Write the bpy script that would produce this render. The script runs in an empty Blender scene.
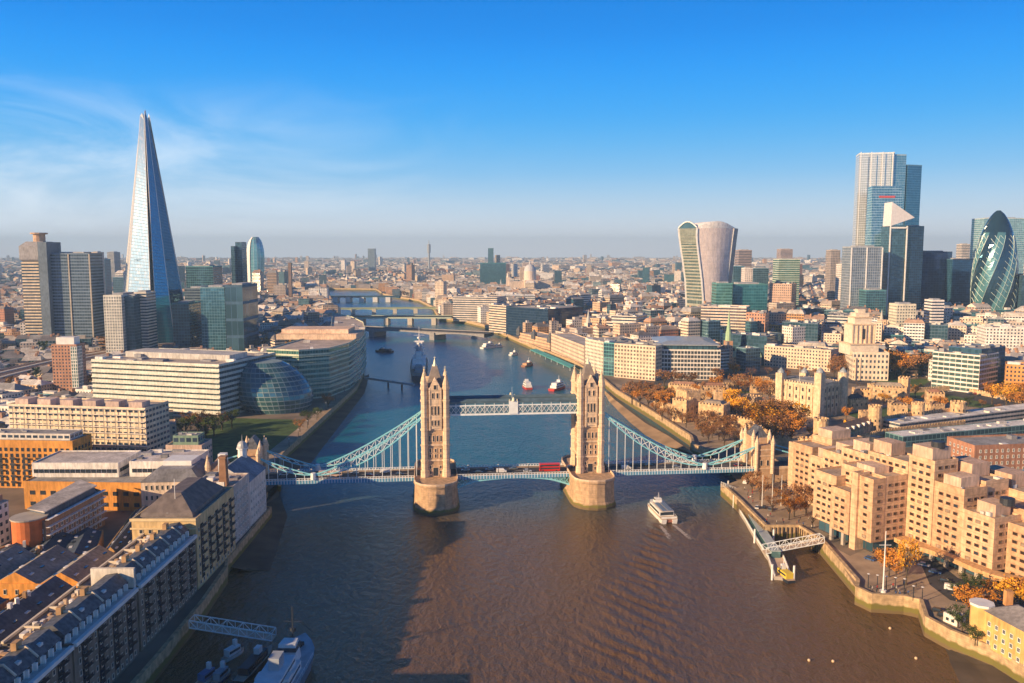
import bpy, bmesh, math, random
import numpy as np
from mathutils import Vector, Matrix
from math import sin, cos, tan, pi, radians, atan2, sqrt, floor
S = bpy.context.scene
COL = S.collection
# ------------------------------------------------------------------ camera
CAM_H = 132.0; FPX = 838.0; PITCH = radians(6.2)
cd = bpy.data.cameras.new("camera"); cam = bpy.data.objects.new("camera", cd); COL.objects.link(cam)
cam.location = (0, 0, CAM_H); cam.rotation_euler = (pi/2 - PITCH, 0, 0)
cd.sensor_width = 36; cd.lens = FPX/1024*36; cd.clip_start = 1; cd.clip_end = 30000
S.camera = cam
# ------------------------------------------------------------------ sky and sun
SUN_EL = 18.0; SUN_AZ = 238.0            # azimuth clockwise from +Y: behind the camera, to the left
w = bpy.data.worlds.new("World"); S.world = w; w.use_nodes = True
nt = w.node_tree; nt.nodes.clear()
def N(t, typ, **kw):
    n = t.nodes.new(typ)
    for k, v in kw.items(): setattr(n, k, v)
    return n
wo = N(nt, 'ShaderNodeOutputWorld'); bg = N(nt, 'ShaderNodeBackground')
sky = N(nt, 'ShaderNodeTexSky', sky_type='NISHITA', sun_disc=False)
sky.sun_elevation = radians(SUN_EL); sky.sun_rotation = radians(SUN_AZ)
sky.air_density = 1.0; sky.dust_density = 0.25; sky.ozone_density = 3.0; sky.altitude = 100
hs = N(nt, 'ShaderNodeHueSaturation'); hs.inputs['Saturation'].default_value = 1.32; hs.inputs['Hue'].default_value = 0.497
nt.links.new(sky.outputs[0], hs.inputs['Color'])
# the photographed sky: saturated azure aloft, pale and slightly rosy at the horizon
_tc = N(nt, 'ShaderNodeTexCoord'); _sx = N(nt, 'ShaderNodeSeparateXYZ'); nt.links.new(_tc.outputs['Generated'], _sx.inputs[0])
rampn = N(nt, 'ShaderNodeValToRGB'); rampn.color_ramp.interpolation = 'B_SPLINE'
_st = [(0.0, (.95, .90, .94)), (.04, (.64, .78, .90)), (.09, (.20, .56, .92)), (.155, (.03, .42, .97)), (.24, (.0, .29, .99)), (.40, (.0, .085, .36)), (1.0, (.0, .02, .09))]
while len(rampn.color_ramp.elements) < len(_st): rampn.color_ramp.elements.new(.5)
for e_, (p_, c_) in zip(rampn.color_ramp.elements, _st): e_.position = p_; e_.color = (*c_, 1)
nt.links.new(_sx.outputs[2], rampn.inputs[0])
_sc = N(nt, 'ShaderNodeVectorMath', operation='SCALE'); _sc.inputs['Scale'].default_value = 6.2; nt.links.new(rampn.outputs[0], _sc.inputs[0])
_mx = N(nt, 'ShaderNodeMix', data_type='RGBA'); _mx.inputs[0].default_value = .985; nt.links.new(hs.outputs[0], _mx.inputs[6]); nt.links.new(_sc.outputs[0], _mx.inputs[7])
# thin high cloud low on the left of the sky
tc = N(nt, 'ShaderNodeTexCoord'); sx = N(nt, 'ShaderNodeSeparateXYZ'); nt.links.new(tc.outputs['Generated'], sx.inputs[0])
mp = N(nt, 'ShaderNodeMapping'); mp.inputs['Scale'].default_value = (3.0, 3.0, 11.0); mp.inputs['Rotation'].default_value = (0.25, 0.35, 0.0)
nt.links.new(tc.outputs['Generated'], mp.inputs[0])
cn = N(nt, 'ShaderNodeTexNoise'); cn.inputs['Scale'].default_value = 1.3; cn.inputs['Detail'].default_value = 7; cn.inputs['Roughness'].default_value = .6
cn.inputs['Distortion'].default_value = .7
nt.links.new(mp.outputs[0], cn.inputs['Vector'])
def mrange(t, src, a, b, c=0., d=1.):
    m = N(t, 'ShaderNodeMapRange'); m.interpolation_type = 'SMOOTHSTEP'
    for i, v in enumerate((a, b, c, d)): m.inputs[i+1].default_value = v
    t.links.new(src, m.inputs[0]); return m.outputs[0]
def mul(t, a, b, op='MULTIPLY'):
    m = N(t, 'ShaderNodeMath', operation=op)
    for i, v in enumerate((a, b)):
        if isinstance(v, (int, float)): m.inputs[i].default_value = v
        else: t.links.new(v, m.inputs[i])
    return m.outputs[0]
cl = mul(nt, mrange(nt, cn.outputs[0], .36, .75), mrange(nt, sx.outputs[0], .1, -.55))
cl = mul(nt, cl, mrange(nt, sx.outputs[2], .21, .08))
cl = mul(nt, cl, .75)
mx = N(nt, 'ShaderNodeMix', data_type='RGBA'); nt.links.new(cl, mx.inputs[0]); nt.links.new(_mx.outputs[2], mx.inputs[6])
mx.inputs[7].default_value = (5.6, 6.3, 7.0, 1)
nt.links.new(mx.outputs[2], bg.inputs[0]); bg.inputs[1].default_value = 0.10
nt.links.new(bg.outputs[0], wo.inputs[0])
sd = bpy.data.lights.new("sun", 'SUN'); sun = bpy.data.objects.new("sun", sd); COL.objects.link(sun)
sd.energy = 5.0; sd.angle = radians(0.5); sd.color = (1.0, 0.69, 0.385)
_d = Vector((sin(radians(SUN_AZ))*cos(radians(SUN_EL)), cos(radians(SUN_AZ))*cos(radians(SUN_EL)), sin(radians(SUN_EL))))
sun.rotation_euler = _d.to_track_quat('Z', 'Y').to_euler()
vs = S.view_settings; vs.view_transform = 'Standard'; vs.look = 'None'; vs.exposure = 0.72; vs.gamma = 1; vs.use_curve_mapping = False
HAZE = True; HAZE_D = 9.5e-5
R = random.Random(7)
# ------------------------------------------------------------------ survey helpers: where a sight line meets a level
def P(px, py, z=6.0):
    a = (px-512)/FPX; b = -(py-341.5)/FPX
    dy = cos(PITCH)+b*sin(PITCH); dz = -sin(PITCH)+b*cos(PITCH)
    t = (z-CAM_H)/dz
    return (a*t, dy*t)
def Zat(Y, py):
    b = -(py-341.5)/FPX
    return CAM_H+Y*(-sin(PITCH)+b*cos(PITCH))/(cos(PITCH)+b*sin(PITCH))
def Xat(px, Y, z=6.0):
    return (px-512)/FPX*(Y*cos(PITCH)-(z-CAM_H)*sin(PITCH))
# ------------------------------------------------------------------ objects and tags
ALL = []
def tag(o, label=None, cat=None, group=None, kind=None):
    if label: o['label'] = label
    if cat: o['category'] = cat
    if group: o['group'] = group
    if kind: o['kind'] = kind
    if label and kind is None: ALL.append(o)
    return o
def thing(name, label, cat, loc=(0, 0, 0), rz=0.0, group=None):
    o = bpy.data.objects.new(name, None); o.empty_display_size = 1; COL.objects.link(o)
    o.location = loc; o.rotation_euler = (0, 0, rz)
    return tag(o, label, cat, group)
def kids(o): return [c for c in o.children]
def copy_tree(o, loc, rz, label=None, group=None, scale=None):
    c = o.copy(); COL.objects.link(c); c.location = loc; c.rotation_euler = (0, 0, rz)
    if scale: c.scale = scale
    if label: c['label'] = label
    if group: c['group'] = group
    ALL.append(c)
    for ch in kids(o):
        d = ch.copy(); COL.objects.link(d); d.parent = c
        for g in kids(ch):
            e = g.copy(); COL.objects.link(e); e.parent = d
    return c
class MB:
    def __init__(s): s.v = []; s.f = []; s.uv = []; s.c = []; s.m = []
    def face(s, pts, uv=None, col=None, m=0):
        i = len(s.v); s.v.extend([tuple(p) for p in pts]); s.f.append(tuple(range(i, i+len(pts))))
        s.uv.append(uv); s.c.append(col); s.m.append(m)
    def box(s, x0, x1, y0, y1, z0, z1, col=None, m=0, fn=None, bottom=True):
        q = [(x0, y0, z0), (x1, y0, z0), (x1, y1, z0), (x0, y1, z0), (x0, y0, z1), (x1, y0, z1), (x1, y1, z1), (x0, y1, z1)]
        if fn: q = [fn(*p) for p in q]
        fs = [(0, 1, 5, 4), (1, 2, 6, 5), (2, 3, 7, 6), (3, 0, 4, 7), (4, 5, 6, 7)]
        if bottom: fs.append((3, 2, 1, 0))
        i = len(s.v); s.v.extend(q)
        for f in fs: s.f.append(tuple(i+k for k in f)); s.uv.append(None); s.c.append(col); s.m.append(m)
    def obox(s, cx, cy, a, hx, hy, z0, z1, col=None, m=0):
        ca, sa = cos(a), sin(a)
        s.box(-hx, hx, -hy, hy, z0, z1, col, m, fn=lambda x, y, z: (cx+x*ca-y*sa, cy+x*sa+y*ca, z))
    def prism(s, poly, z0, z1, col=None, m=0, top=True, bottom=False, mtop=None, coltop=None, cells=None):
        n = len(poly)
        for i in range(n):
            a, b = poly[i], poly[(i+1) % n]
            uv = None
            if cells:
                L = math.hypot(b[0]-a[0], b[1]-a[1]); nu = max(1, round(L/cells[0])); nv = max(1, round((z1-z0)/cells[1]))
                uv = [(0, 0), (nu, 0), (nu, nv), (0, nv)]
            s.face([(a[0], a[1], z0), (b[0], b[1], z0), (b[0], b[1], z1), (a[0], a[1], z1)], uv, col, m)
        if top: s.face([(p[0], p[1], z1) for p in poly], None, coltop or col, m if mtop is None else mtop)
        if bottom: s.face([(p[0], p[1], z0) for p in reversed(poly)], None, col, m)
    def loft(s, rings, col=None, m=0, cap=True, cells=None, closed=True, capm=None):
        # rings: lists of (x,y,z) with the same count
        nr = len(rings); n = len(rings[0])
        for j in range(nr-1):
            A, B = rings[j], rings[j+1]
            for i in range(n if closed else n-1):
                k = (i+1) % n
                uv = None
                if cells: uv = [(i*cells[0], j*cells[1]), ((i+1)*cells[0], j*cells[1]), ((i+1)*cells[0], (j+1)*cells[1]), (i*cells[0], (j+1)*cells[1])]
                s.face([A[i], A[k], B[k], B[i]], uv, col, m)
        if cap:
            s.face(rings[-1], None, col, m if capm is None else capm); s.face(list(reversed(rings[0])), None, col, m if capm is None else capm)
    def cyl(s, x, y, z0, z1, r0, r1=None, n=10, col=None, m=0, cap=True, cells=None):
        r1 = r0 if r1 is None else r1
        g = lambda r, z: [(x+r*cos(2*pi*i/n), y+r*sin(2*pi*i/n), z) for i in range(n)]
        if r1 <= 1e-6:
            A = g(r0, z0)
            for i in range(n): s.face([A[i], A[(i+1) % n], (x, y, z1)], None, col, m)
        else:
            s.loft([g(r0, z0), g(r1, z1)], col, m, cap, cells)
    def bar(s, p, q, r, col=None, m=0, r2=None, n=4):
        p = Vector(p); q = Vector(q); d = q-p
        if d.length < 1e-6: return
        d.normalize(); up = Vector((0, 0, 1)) if abs(d.z) < .95 else Vector((0, 1, 0))
        a = d.cross(up).normalized(); b = d.cross(a).normalized(); r2 = r if r2 is None else r2
        g = lambda c, rr: [tuple(c+a*(rr*cos(2*pi*i/n+pi/4))+b*(rr*sin(2*pi*i/n+pi/4))) for i in range(n)]
        A, B = g(p, r), g(q, r2)
        for i in range(n):
            k = (i+1) % n; s.face([A[k], A[i], B[i], B[k]], None, col, m)
        s.face(A, None, col, m); s.face(list(reversed(B)), None, col, m)
    def build(s, name, mats, parent=None, smooth=False):
        if not isinstance(mats, (list, tuple)): mats = [mats]
        me = bpy.data.meshes.new(name)
        me.from_pydata(s.v, [], s.f)
        for mt in mats: me.materials.append(mt)
        if any(s.m): me.polygons.foreach_set('material_index', s.m)
        if any(u is not None for u in s.uv):
            ul = me.uv_layers.new(name='UVMap'); arr = []
            for f, u in zip(s.f, s.uv):
                if u is None:
                    arr.extend([0.0, 0.0]*len(f))
                else:
                    for q in u: arr.extend(q)
            ul.data.foreach_set('uv', np.array(arr, dtype=np.float32))
        if any(c is not None for c in s.c):
            at = me.color_attributes.new('col', 'FLOAT_COLOR', 'CORNER'); arr = []
            for f, c in zip(s.f, s.c):
                c = c or (.4, .4, .4)
                arr.extend((c[0], c[1], c[2], 1.0)*len(f))
            at.data.foreach_set('color', np.array(arr, dtype=np.float32))
        if smooth: me.polygons.foreach_set('use_smooth', [True]*len(me.polygons))
        me.update()
        o = bpy.data.objects.new(name, me); COL.objects.link(o)
        if parent: o.parent = parent
        return o
def ccw(poly):
    a = sum(poly[i][0]*poly[(i+1) % len(poly)][1]-poly[(i+1) % len(poly)][0]*poly[i][1] for i in range(len(poly)))
    return list(poly) if a > 0 else list(reversed(poly))
def inset(poly, d):
    n = len(poly); out = []
    for i in range(n):
        p0, p1, p2 = Vector(poly[i-1][:2]), Vector(poly[i][:2]), Vector(poly[(i+1) % n][:2])
        e1 = (p1-p0).normalized(); e2 = (p2-p1).normalized()
        n1 = Vector((-e1.y, e1.x)); n2 = Vector((-e2.y, e2.x))
        b = n1+n2; L = b.length_squared
        b = b*(2*d/L) if L > .05 else n1*d
        out.append((p1.x+b.x, p1.y+b.y))
    return out
def inpoly(x, y, poly):
    c = False; j = len(poly)-1
    for i in range(len(poly)):
        a, b = poly[i], poly[j]
        if (a[1] > y) != (b[1] > y) and x < (b[0]-a[0])*(y-a[1])/(b[1]-a[1])+a[0]: c = not c
        j = i
    return c
EXC = []
def exclude(poly, d=3.0):
    poly = ccw(poly); q = inset(poly, -d)
    EXC.append((q, min(p[0] for p in q), max(p[0] for p in q), min(p[1] for p in q), max(p[1] for p in q)))
# ------------------------------------------------------------------ materials
def newmat(name):
    m = bpy.data.materials.new(name); m.use_nodes = True
    t = m.node_tree; b = t.nodes['Principled BSDF']
    return m, t, b
def colnode(t, col, attr):
    if attr:
        a = N(t, 'ShaderNodeAttribute', attribute_name='col'); return a.outputs['Color']
    r = N(t, 'ShaderNodeRGB'); r.outputs[0].default_value = (*col, 1); return r.outputs[0]
def vary(t, c, amt, scale, stretch=(1, 1, 1), detail=4):
    co = N(t, 'ShaderNodeTexCoord'); mp = N(t, 'ShaderNodeMapping'); mp.inputs['Scale'].default_value = stretch
    t.links.new(co.outputs['Object'], mp.inputs[0])
    n = N(t, 'ShaderNodeTexNoise'); n.inputs['Scale'].default_value = scale; n.inputs['Detail'].default_value = detail
    t.links.new(mp.outputs[0], n.inputs['Vector'])
    v = mrange(t, n.outputs[0], .25, .75, 1-amt, 1+amt)
    m = N(t, 'ShaderNodeVectorMath', operation='SCALE'); t.links.new(c, m.inputs[0]); t.links.new(v, m.inputs['Scale'])
    return m.outputs[0], n.outputs[0]
MC = {}
def plain(name, col=(.5, .5, .5), rough=.8, amt=.18, scale=.35, metal=0.0, attr=False, bump=0.0, stretch=(1, 1, 1), spec=.4):
    if name in MC: return MC[name]
    m, t, b = newmat(name)
    c, nz = vary(t, colnode(t, col, attr), amt, scale, stretch)
    if attr:
        c, _n = vary(t, c, .22, .9, (1, 1, .25), 6); c, _n = vary(t, c, .14, .04)
    t.links.new(c, b.inputs['Base Color']); b.inputs['Roughness'].default_value = rough; b.inputs['Metallic'].default_value = metal
    b.inputs['Specular IOR Level'].default_value = spec
    if bump:
        bp = N(t, 'ShaderNodeBump'); bp.inputs['Strength'].default_value = bump; bp.inputs['Distance'].default_value = .3
        t.links.new(nz, bp.inputs['Height']); t.links.new(bp.outputs[0], b.inputs['Normal'])
    MC[name] = m; return m
def facade(name, a=.25, b0=.3, b1=.78, glass=(.03, .05, .08), col=(.5, .5, .5), attr=True, grough=.12, gmetal=0.0, wrough=.8, wmetal=0.0, amt=.15, lit=.35, slab=0.0, pane2=None):
    """wall with a grid of panes; one UV unit = one bay by one storey"""
    if name in MC: return MC[name]
    m, t, b = newmat(name)
    uv = N(t, 'ShaderNodeUVMap'); uv.uv_map = 'UVMap'; sp = N(t, 'ShaderNodeSeparateXYZ'); t.links.new(uv.outputs[0], sp.inputs[0])
    u, v = sp.outputs[0], sp.outputs[1]
    fu, fv = mul(t, u, 0, 'FRACT'), mul(t, v, 0, 'FRACT')
    m1 = mul(t, mul(t, fu, a, 'GREATER_THAN'), mul(t, fu, 1-a, 'LESS_THAN'))
    m2 = mul(t, mul(t, fv, b0, 'GREATER_THAN'), mul(t, fv, b1, 'LESS_THAN'))
    mask = mul(t, m1, m2)
    cb = N(t, 'ShaderNodeCombineXYZ'); t.links.new(mul(t, u, 0, 'FLOOR'), cb.inputs[0]); t.links.new(mul(t, v, 0, 'FLOOR'), cb.inputs[1])
    wn = N(t, 'ShaderNodeTexWhiteNoise', noise_dimensions='2D'); t.links.new(cb.outputs[0], wn.inputs[0])
    gc = N(t, 'ShaderNodeMix', data_type='RGBA'); gc.inputs[6].default_value = (*glass, 1)
    g2 = pane2 or tuple(min(1, g*3+.05) for g in glass); gc.inputs[7].default_value = (*g2, 1)
    t.links.new(mul(t, mul(t, wn.outputs[0], 3.0, 'POWER'), lit), gc.inputs[0])
    c, nz = vary(t, colnode(t, col, attr), amt, .12)
    c, _n = vary(t, c, .16, .7, (1, 1, .2), 5)
    mx = N(t, 'ShaderNodeMix', data_type='RGBA'); t.links.new(mask, mx.inputs[0]); t.links.new(c, mx.inputs[6]); t.links.new(gc.outputs[2], mx.inputs[7])
    t.links.new(mx.outputs[2], b.inputs['Base Color'])
    t.links.new(mrange(t, mask, 0, 1, wrough, grough), b.inputs['Roughness'])
    t.links.new(mrange(t, mask, 0, 1, wmetal, gmetal), b.inputs['Metallic'])
    bp = N(t, 'ShaderNodeBump'); bp.inputs['Strength'].default_value = .5; bp.inputs['Distance'].default_value = .2; bp.invert = True
    t.links.new(mask, bp.inputs['Height']); t.links.new(bp.outputs[0], b.inputs['Normal'])
    MC[name] = m; return m
def glass(name, col, rough=.08, metal=.5, spec=.8):
    return plain(name, col, rough, .12, .08, metal, spec=spec)
F_punch = facade('wall_with_windows', .27, .28, .75)
F_wide = facade('wall_with_wide_windows', .12, .34, .80)
F_band = facade('wall_with_window_bands', .015, .38, .86)
F_curtain = facade('curtain_wall', .05, .10, .93, glass=(.04, .10, .14), grough=.08, gmetal=.35)
M_roof = plain('roof_surface', attr=True, rough=.9, amt=.25, scale=.15)
M_wall = plain('painted_wall', attr=True, rough=.85, amt=.14, scale=.2)
M_paneglass = plain('window_glass', (.035, .05, .07), .08, .3, .3, .0, spec=.9)
M_frame = plain('window_frame', (.62, .56, .46), .7, .1)
M_framew = plain('white_frame', (.8, .78, .74), .6, .08)
M_white = plain('white_paint', (.78, .77, .74), .5, .1)
M_dark = plain('dark_metal', (.03, .035, .045), .5, .2)
M_asph = plain('asphalt', (.055, .055, .06), .9, .25, .08, bump=.1)
M_pave = plain('paving', (.36, .27, .185), .9, .25, .12)
M_grass = plain('grass', (.06, .11, .025), .95, .35, .2, bump=.3)
M_mud = plain('mud', (.10, .075, .05), .8, .35, .08, bump=.4)
M_sand = plain('sand', (.36, .24, .13), .9, .3, .08, bump=.3)
M_slate = plain('slate', (.10, .105, .12), .6, .45, .8)
M_conc = plain('concrete', (.42, .37, .31), .85, .18, .2)
# stone with courses, for castle, towers and river walls
def stone(name, col, mortar, sc=1.0, amt=.25, algae=None):
    if name in MC: return MC[name]
    m, t, b = newmat(name)
    c, nz = vary(t, colnode(t, col, False), amt, .5, (1, 1, 1), 6)
    c, _n = vary(t, c, .16, .6, (1, 1, .12), 5)
    co = N(t, 'ShaderNodeTexCoord'); sp = N(t, 'ShaderNodeSeparateXYZ'); t.links.new(co.outputs['Object'], sp.inputs[0])
    fz = mul(t, mul(t, sp.outputs[2], 1/sc), 0, 'FRACT'); ln = mul(t, fz, .1, 'LESS_THAN')
    mx = N(t, 'ShaderNodeMix', data_type='RGBA'); t.links.new(mul(t, ln, .6), mx.inputs[0]); t.links.new(c, mx.inputs[6]); mx.inputs[7].default_value = (*mortar, 1)
    out = mx.outputs[2]
    if algae:
        nn = N(t, 'ShaderNodeTexNoise'); nn.inputs['Scale'].default_value = .25; t.links.new(co.outputs['Object'], nn.inputs['Vector'])
        zz = mul(t, sp.outputs[2], mul(t, nn.outputs[0], 2.0), 'ADD')
        ac = N(t, 'ShaderNodeMix', data_type='RGBA'); t.links.new(mrange(t, zz, algae+1.6, algae+.6), ac.inputs[0]); t.links.new(out, ac.inputs[6]); ac.inputs[7].default_value = (.16, .14, .03, 1)
        a2 = N(t, 'ShaderNodeMix', data_type='RGBA'); t.links.new(mrange(t, zz, 2.6, 1.8), a2.inputs[0]); t.links.new(ac.outputs[2], a2.inputs[6]); a2.inputs[7].default_value = (.16, .11, .05, 1)
        out = a2.outputs[2]
    t.links.new(out, b.inputs['Base Color']); b.inputs['Roughness'].default_value = .9
    bp = N(t, 'ShaderNodeBump'); bp.inputs['Strength'].default_value = .35; bp.inputs['Distance'].default_value = .2
    t.links.new(nz, bp.inputs['Height']); t.links.new(bp.outputs[0], b.inputs['Normal'])
    MC[name] = m; return m
ST_tower = stone('tower_stone', (.50, .33, .20), (.28, .18, .11), 1.6, .18)
ST_trim = stone('tower_trim_stone', (.72, .54, .37), (.4, .28, .2), 2.4, .12)
ST_pier = stone('pier_granite', (.48, .32, .19), (.3, .22, .15), 1.2, .25, algae=2.2)
ST_castle = stone('castle_stone', (.62, .42, .23), (.36, .27, .18), .8, .35)
ST_keep = stone('keep_stone', (.68, .52, .34), (.42, .33, .23), .9, .25)
ST_quay = stone('quay_wall', (.48, .34, .19), (.3, .22, .13), .7, .3, algae=3.2)
ST_hotel = stone('hotel_concrete', (.62, .41, .25), (.44, .28, .17), 3.12, .22)
ST_hotel2 = stone('hotel_concrete_darker', (.54, .34, .20), (.38, .24, .14), 3.12, .25)
# ------------------------------------------------------------------ building kit
def win_mesh(name, pane, frame, bars=0):
    m = MB()   # faces -Y, one unit wide and high, centred; x along the wall
    f = .09
    m.face([(-.5, -.02, -.5), (.5, -.02, -.5), (.5, -.02, .5), (-.5, -.02, .5)], m=0)
    for a in ((-.5, -.5+f, -.5, .5), (.5-f, .5, -.5, .5), (-.5+f, .5-f, .5-f, .5), (-.5+f, .5-f, -.5, -.5+f*1.4)):
        m.box(a[0], a[1], -.14, 0, a[2], a[3], m=1)
    for k in range(bars):
        x = -.5+(k+1)/(bars+1); m.box(x-.02, x+.02, -.09, -.021, -.5+f*1.4, .5-f, m=1)
    o = m.build(name, [pane, frame]); me = o.data
    bpy.data.objects.remove(o); return me
# near window types
WM = {'stone': win_mesh('window', M_paneglass, M_frame), 'white': win_mesh('window', M_paneglass, M_framew, 1),
      'dark': win_mesh('window', M_paneglass, M_dark, 1),
      'deep': win_mesh('window', plain('brown_window_glass', (.035, .022, .018), .3, .4, .3), plain('concrete_reveal', (.26, .16, .10), .9, .15, .5)),
      'curtained': win_mesh('window', plain('curtained_glass', (.30, .23, .17), .35, .4, .3), plain('concrete_reveal')),
      'glossy': win_mesh('window', M_paneglass, plain('concrete_reveal'))}
class Bld:
    def __init__(s, name, label, cat='building', group=None, loc=None):
        s.root = thing(name, label, cat, loc or (0, 0, 0), 0, group); s.w = []; s.base = loc; s.first = loc is None
        s.polys = []; s.lr = None
    def setbase(s, poly, z0):
        if s.first:
            cx = sum(p[0] for p in poly)/len(poly); cy = sum(p[1] for p in poly)/len(poly)
            s.root.location = (cx, cy, z0); s.base = (cx, cy, z0); s.first = False
    def L(s, o):      # part was built in world coordinates: bring it under the thing
        o.data.transform(Matrix.Translation(-Vector(s.base))); o.parent = s.root if o.parent is None else o.parent; return o
    def part(s, mb, name, mats, smooth=False, parent=None):
        o = mb.build(name, mats, parent, smooth)
        o.data.transform(Matrix.Translation(-Vector(s.base)))
        if parent is None: o.parent = s.root
        return o
    def block(s, poly, z0, z1, wall, col, roofcol=(.3, .29, .28), cells=(3.5, 3.3), par=.9, win=None, roof='flat', rh=3.0, wname='wall', rname='roof', exc=True, roofm=None, skipwin=(), base=0.0, ins=2.0):
        poly = ccw(poly); s.setbase(poly, z0)
        if exc: exclude(poly)
        n = len(poly); wb = MB(); rb = MB()
        for i in range(n):
            a, b = poly[i], poly[(i+1) % n]
            L = math.hypot(b[0]-a[0], b[1]-a[1]); nu = max(1, round(L/cells[0])); nv = max(1, round((z1-z0)/cells[1]))
            wb.face([(a[0], a[1], z0), (b[0], b[1], z0), (b[0], b[1], z1), (a[0], a[1], z1)], [(0, 0), (nu, 0), (nu, nv), (0, nv)], col)
            if win and i not in skipwin:
                ww, wh, bay, fh, st = win
                nb = int((L-1.0)/bay); nf = int((z1-z0-base-.4)/fh)
                if nb < 1: continue
                dx, dy = (b[0]-a[0])/L, (b[1]-a[1])/L; nx, ny = dy, -dx
                off = (L-nb*bay)/2
                mx_, my_ = (a[0]+b[0])/2, (a[1]+b[1])/2
                vis = 1 if (nx*(0-mx_)+ny*(0-my_)) > 0 else 0
                ang = atan2(dy, dx)
                for j in range(nf):
                    for k in range(nb):
                        u = off+(k+.5)*bay; z = z0+base+(j+.5)*fh+.15
                        x, y = a[0]+dx*u+nx*.03, a[1]+dy*u+ny*.03
                        s.w.append((vis, x, y, z, ang, ww, wh, st if st != 'deep' else ('curtained' if (j*7+k*5+i*3+j*k) % 9 == 0 else ('glossy' if (j*5+k*3+i) % 4 == 0 else 'deep'))))
        if roof == 'flat':
            q = inset(poly, .45); t = z1+par
            for i in range(n):
                a, b, c, d = poly[i], poly[(i+1) % n], q[(i+1) % n], q[i]
                wb.face([(a[0], a[1], z1), (b[0], b[1], z1), (b[0], b[1], t), (a[0], a[1], t)], None, col)
                wb.face([(a[0], a[1], t), (b[0], b[1], t), (c[0], c[1], t), (d[0], d[1], t)], None, col)
                wb.face([(c[0], c[1], z1), (d[0], d[1], z1), (d[0], d[1], t), (c[0], c[1], t)], None, col)
            rb.face([(p[0], p[1], z1+.02) for p in q], None, roofcol)
        elif roof == 'mansard':
            q = inset(poly, ins)
            e = inset(poly, -.35)
            for i in range(n):
                k = (i+1) % n
                rb.face([(e[i][0], e[i][1], z1), (e[k][0], e[k][1], z1), (q[k][0], q[k][1], z1+rh), (q[i][0], q[i][1], z1+rh)], None, roofcol)
            rb.face([(p[0], p[1], z1+rh) for p in q], None, tuple(min(1, c*1.5) for c in roofcol))
            rb.face([(p[0], p[1], z1) for p in reversed(e)], None, roofcol)
        elif roof in ('gable', 'hip'):
            A, B, C, D = [Vector((p[0], p[1])) for p in inset(poly, -.4)]
            if (B-A).length < (C-B).length: A, B, C, D = B, C, D, A
            m0, m1 = (A+D)/2, (B+C)/2; ax = (m1-m0).normalized()
            k = 0 if roof == 'gable' else min((m1-m0).length*.35, (D-A).length*.5)
            m0, m1 = m0+ax*k, m1-ax*k
            T = lambda p, z: (p.x, p.y, z)
            rb.face([T(A, z1), T(B, z1), T(m1, z1+rh), T(m0, z1+rh)], None, roofcol)
            rb.face([T(C, z1), T(D, z1), T(m0, z1+rh), T(m1, z1+rh)], None, roofcol)
            cc = col if roof == 'gable' else roofcol
            rb.face([T(B, z1), T(C, z1), T(m1, z1+rh)], None, cc); rb.face([T(D, z1), T(A, z1), T(m0, z1+rh)], None, cc)
            rb.face([T(D, z1), T(C, z1), T(B, z1), T(A, z1)], None, roofcol)
        s.part(wb, wname, wall)
        s.lr = s.part(rb, rname, roofm or M_roof)
        s.polys.append((poly, z1))
        return poly
    def unit(s, name, cx, cy, a, hx, hy, z0, z1, mat, col=None):
        m = MB(); m.obox(cx, cy, a, hx, hy, z0, z1, col); return s.part(m, name, mat, parent=s.lr)
    def clutter(s, n, rng, poly=None, z=None, hmax=2.2, cols=((.6, .57, .52), (.3, .3, .32), (.75, .73, .7), (.2, .2, .22)), name='roof_unit', size=(1, 3.5)):
        if poly is None: poly, z = s.polys[-1]
        q = inset(poly, 2.2); xs = [p[0] for p in q]; ys = [p[1] for p in q]
        d = max(range(len(poly)), key=lambda i: math.hypot(poly[(i+1) % len(poly)][0]-poly[i][0], poly[(i+1) % len(poly)][1]-poly[i][1]))
        a = atan2(poly[(d+1) % len(poly)][1]-poly[d][1], poly[(d+1) % len(poly)][0]-poly[d][0])
        k = 0; tries = 0; placed = []
        while k < n and tries < n*20:
            tries += 1
            x, y = rng.uniform(min(xs), max(xs)), rng.uniform(min(ys), max(ys))
            if not inpoly(x, y, q): continue
            hx, hy = rng.uniform(*size), rng.uniform(*size)*.7
            r = math.hypot(hx, hy)
            if any(math.hypot(x-p[0], y-p[1]) < r+p[2] for p in placed): continue
            placed.append((x, y, r))
            s.unit(name, x, y, a, hx, hy, z, z+rng.uniform(.6, hmax), M_wall, rng.choice(cols)); k += 1
    def windows(s, limit=100, name='window'):
        if not s.w: return
        s.w.sort(key=lambda t: (-t[0], t[1]**2+t[2]**2))
        B = Vector(s.base)
        for t in s.w[:limit]:
            o = bpy.data.objects.new(name, WM[t[7]]); COL.objects.link(o); o.parent = s.root
            o.location = Vector(t[1:4])-B; o.rotation_euler = (0, 0, t[4]); o.scale = (t[5], 1, t[6])
        rest = s.w[limit:]
        if rest:
            m = MB(); mts = []; cache = {}
            for t in rest:
                if t[7] not in cache:
                    me = WM[t[7]]; o_ = len(mts); mts += list(me.materials)
                    cache[t[7]] = ([v.co.copy() for v in me.vertices], [(tuple(p.vertices), p.material_index+o_) for p in me.polygons])
                vs_, fs = cache[t[7]]
                M = Matrix.Translation(Vector(t[1:4])-B) @ Matrix.Rotation(t[4], 4, 'Z') @ Matrix.Diagonal((t[5], 1, t[6], 1))
                i = len(m.v); m.v.extend([tuple(M @ v) for v in vs_])
                for f, mi in fs: m.f.append(tuple(i+k for k in f)); m.uv.append(None); m.c.append(None); m.m.append(mi)
            o = m.build(name, mts, s.root); o['kind'] = 'stuff'
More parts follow.
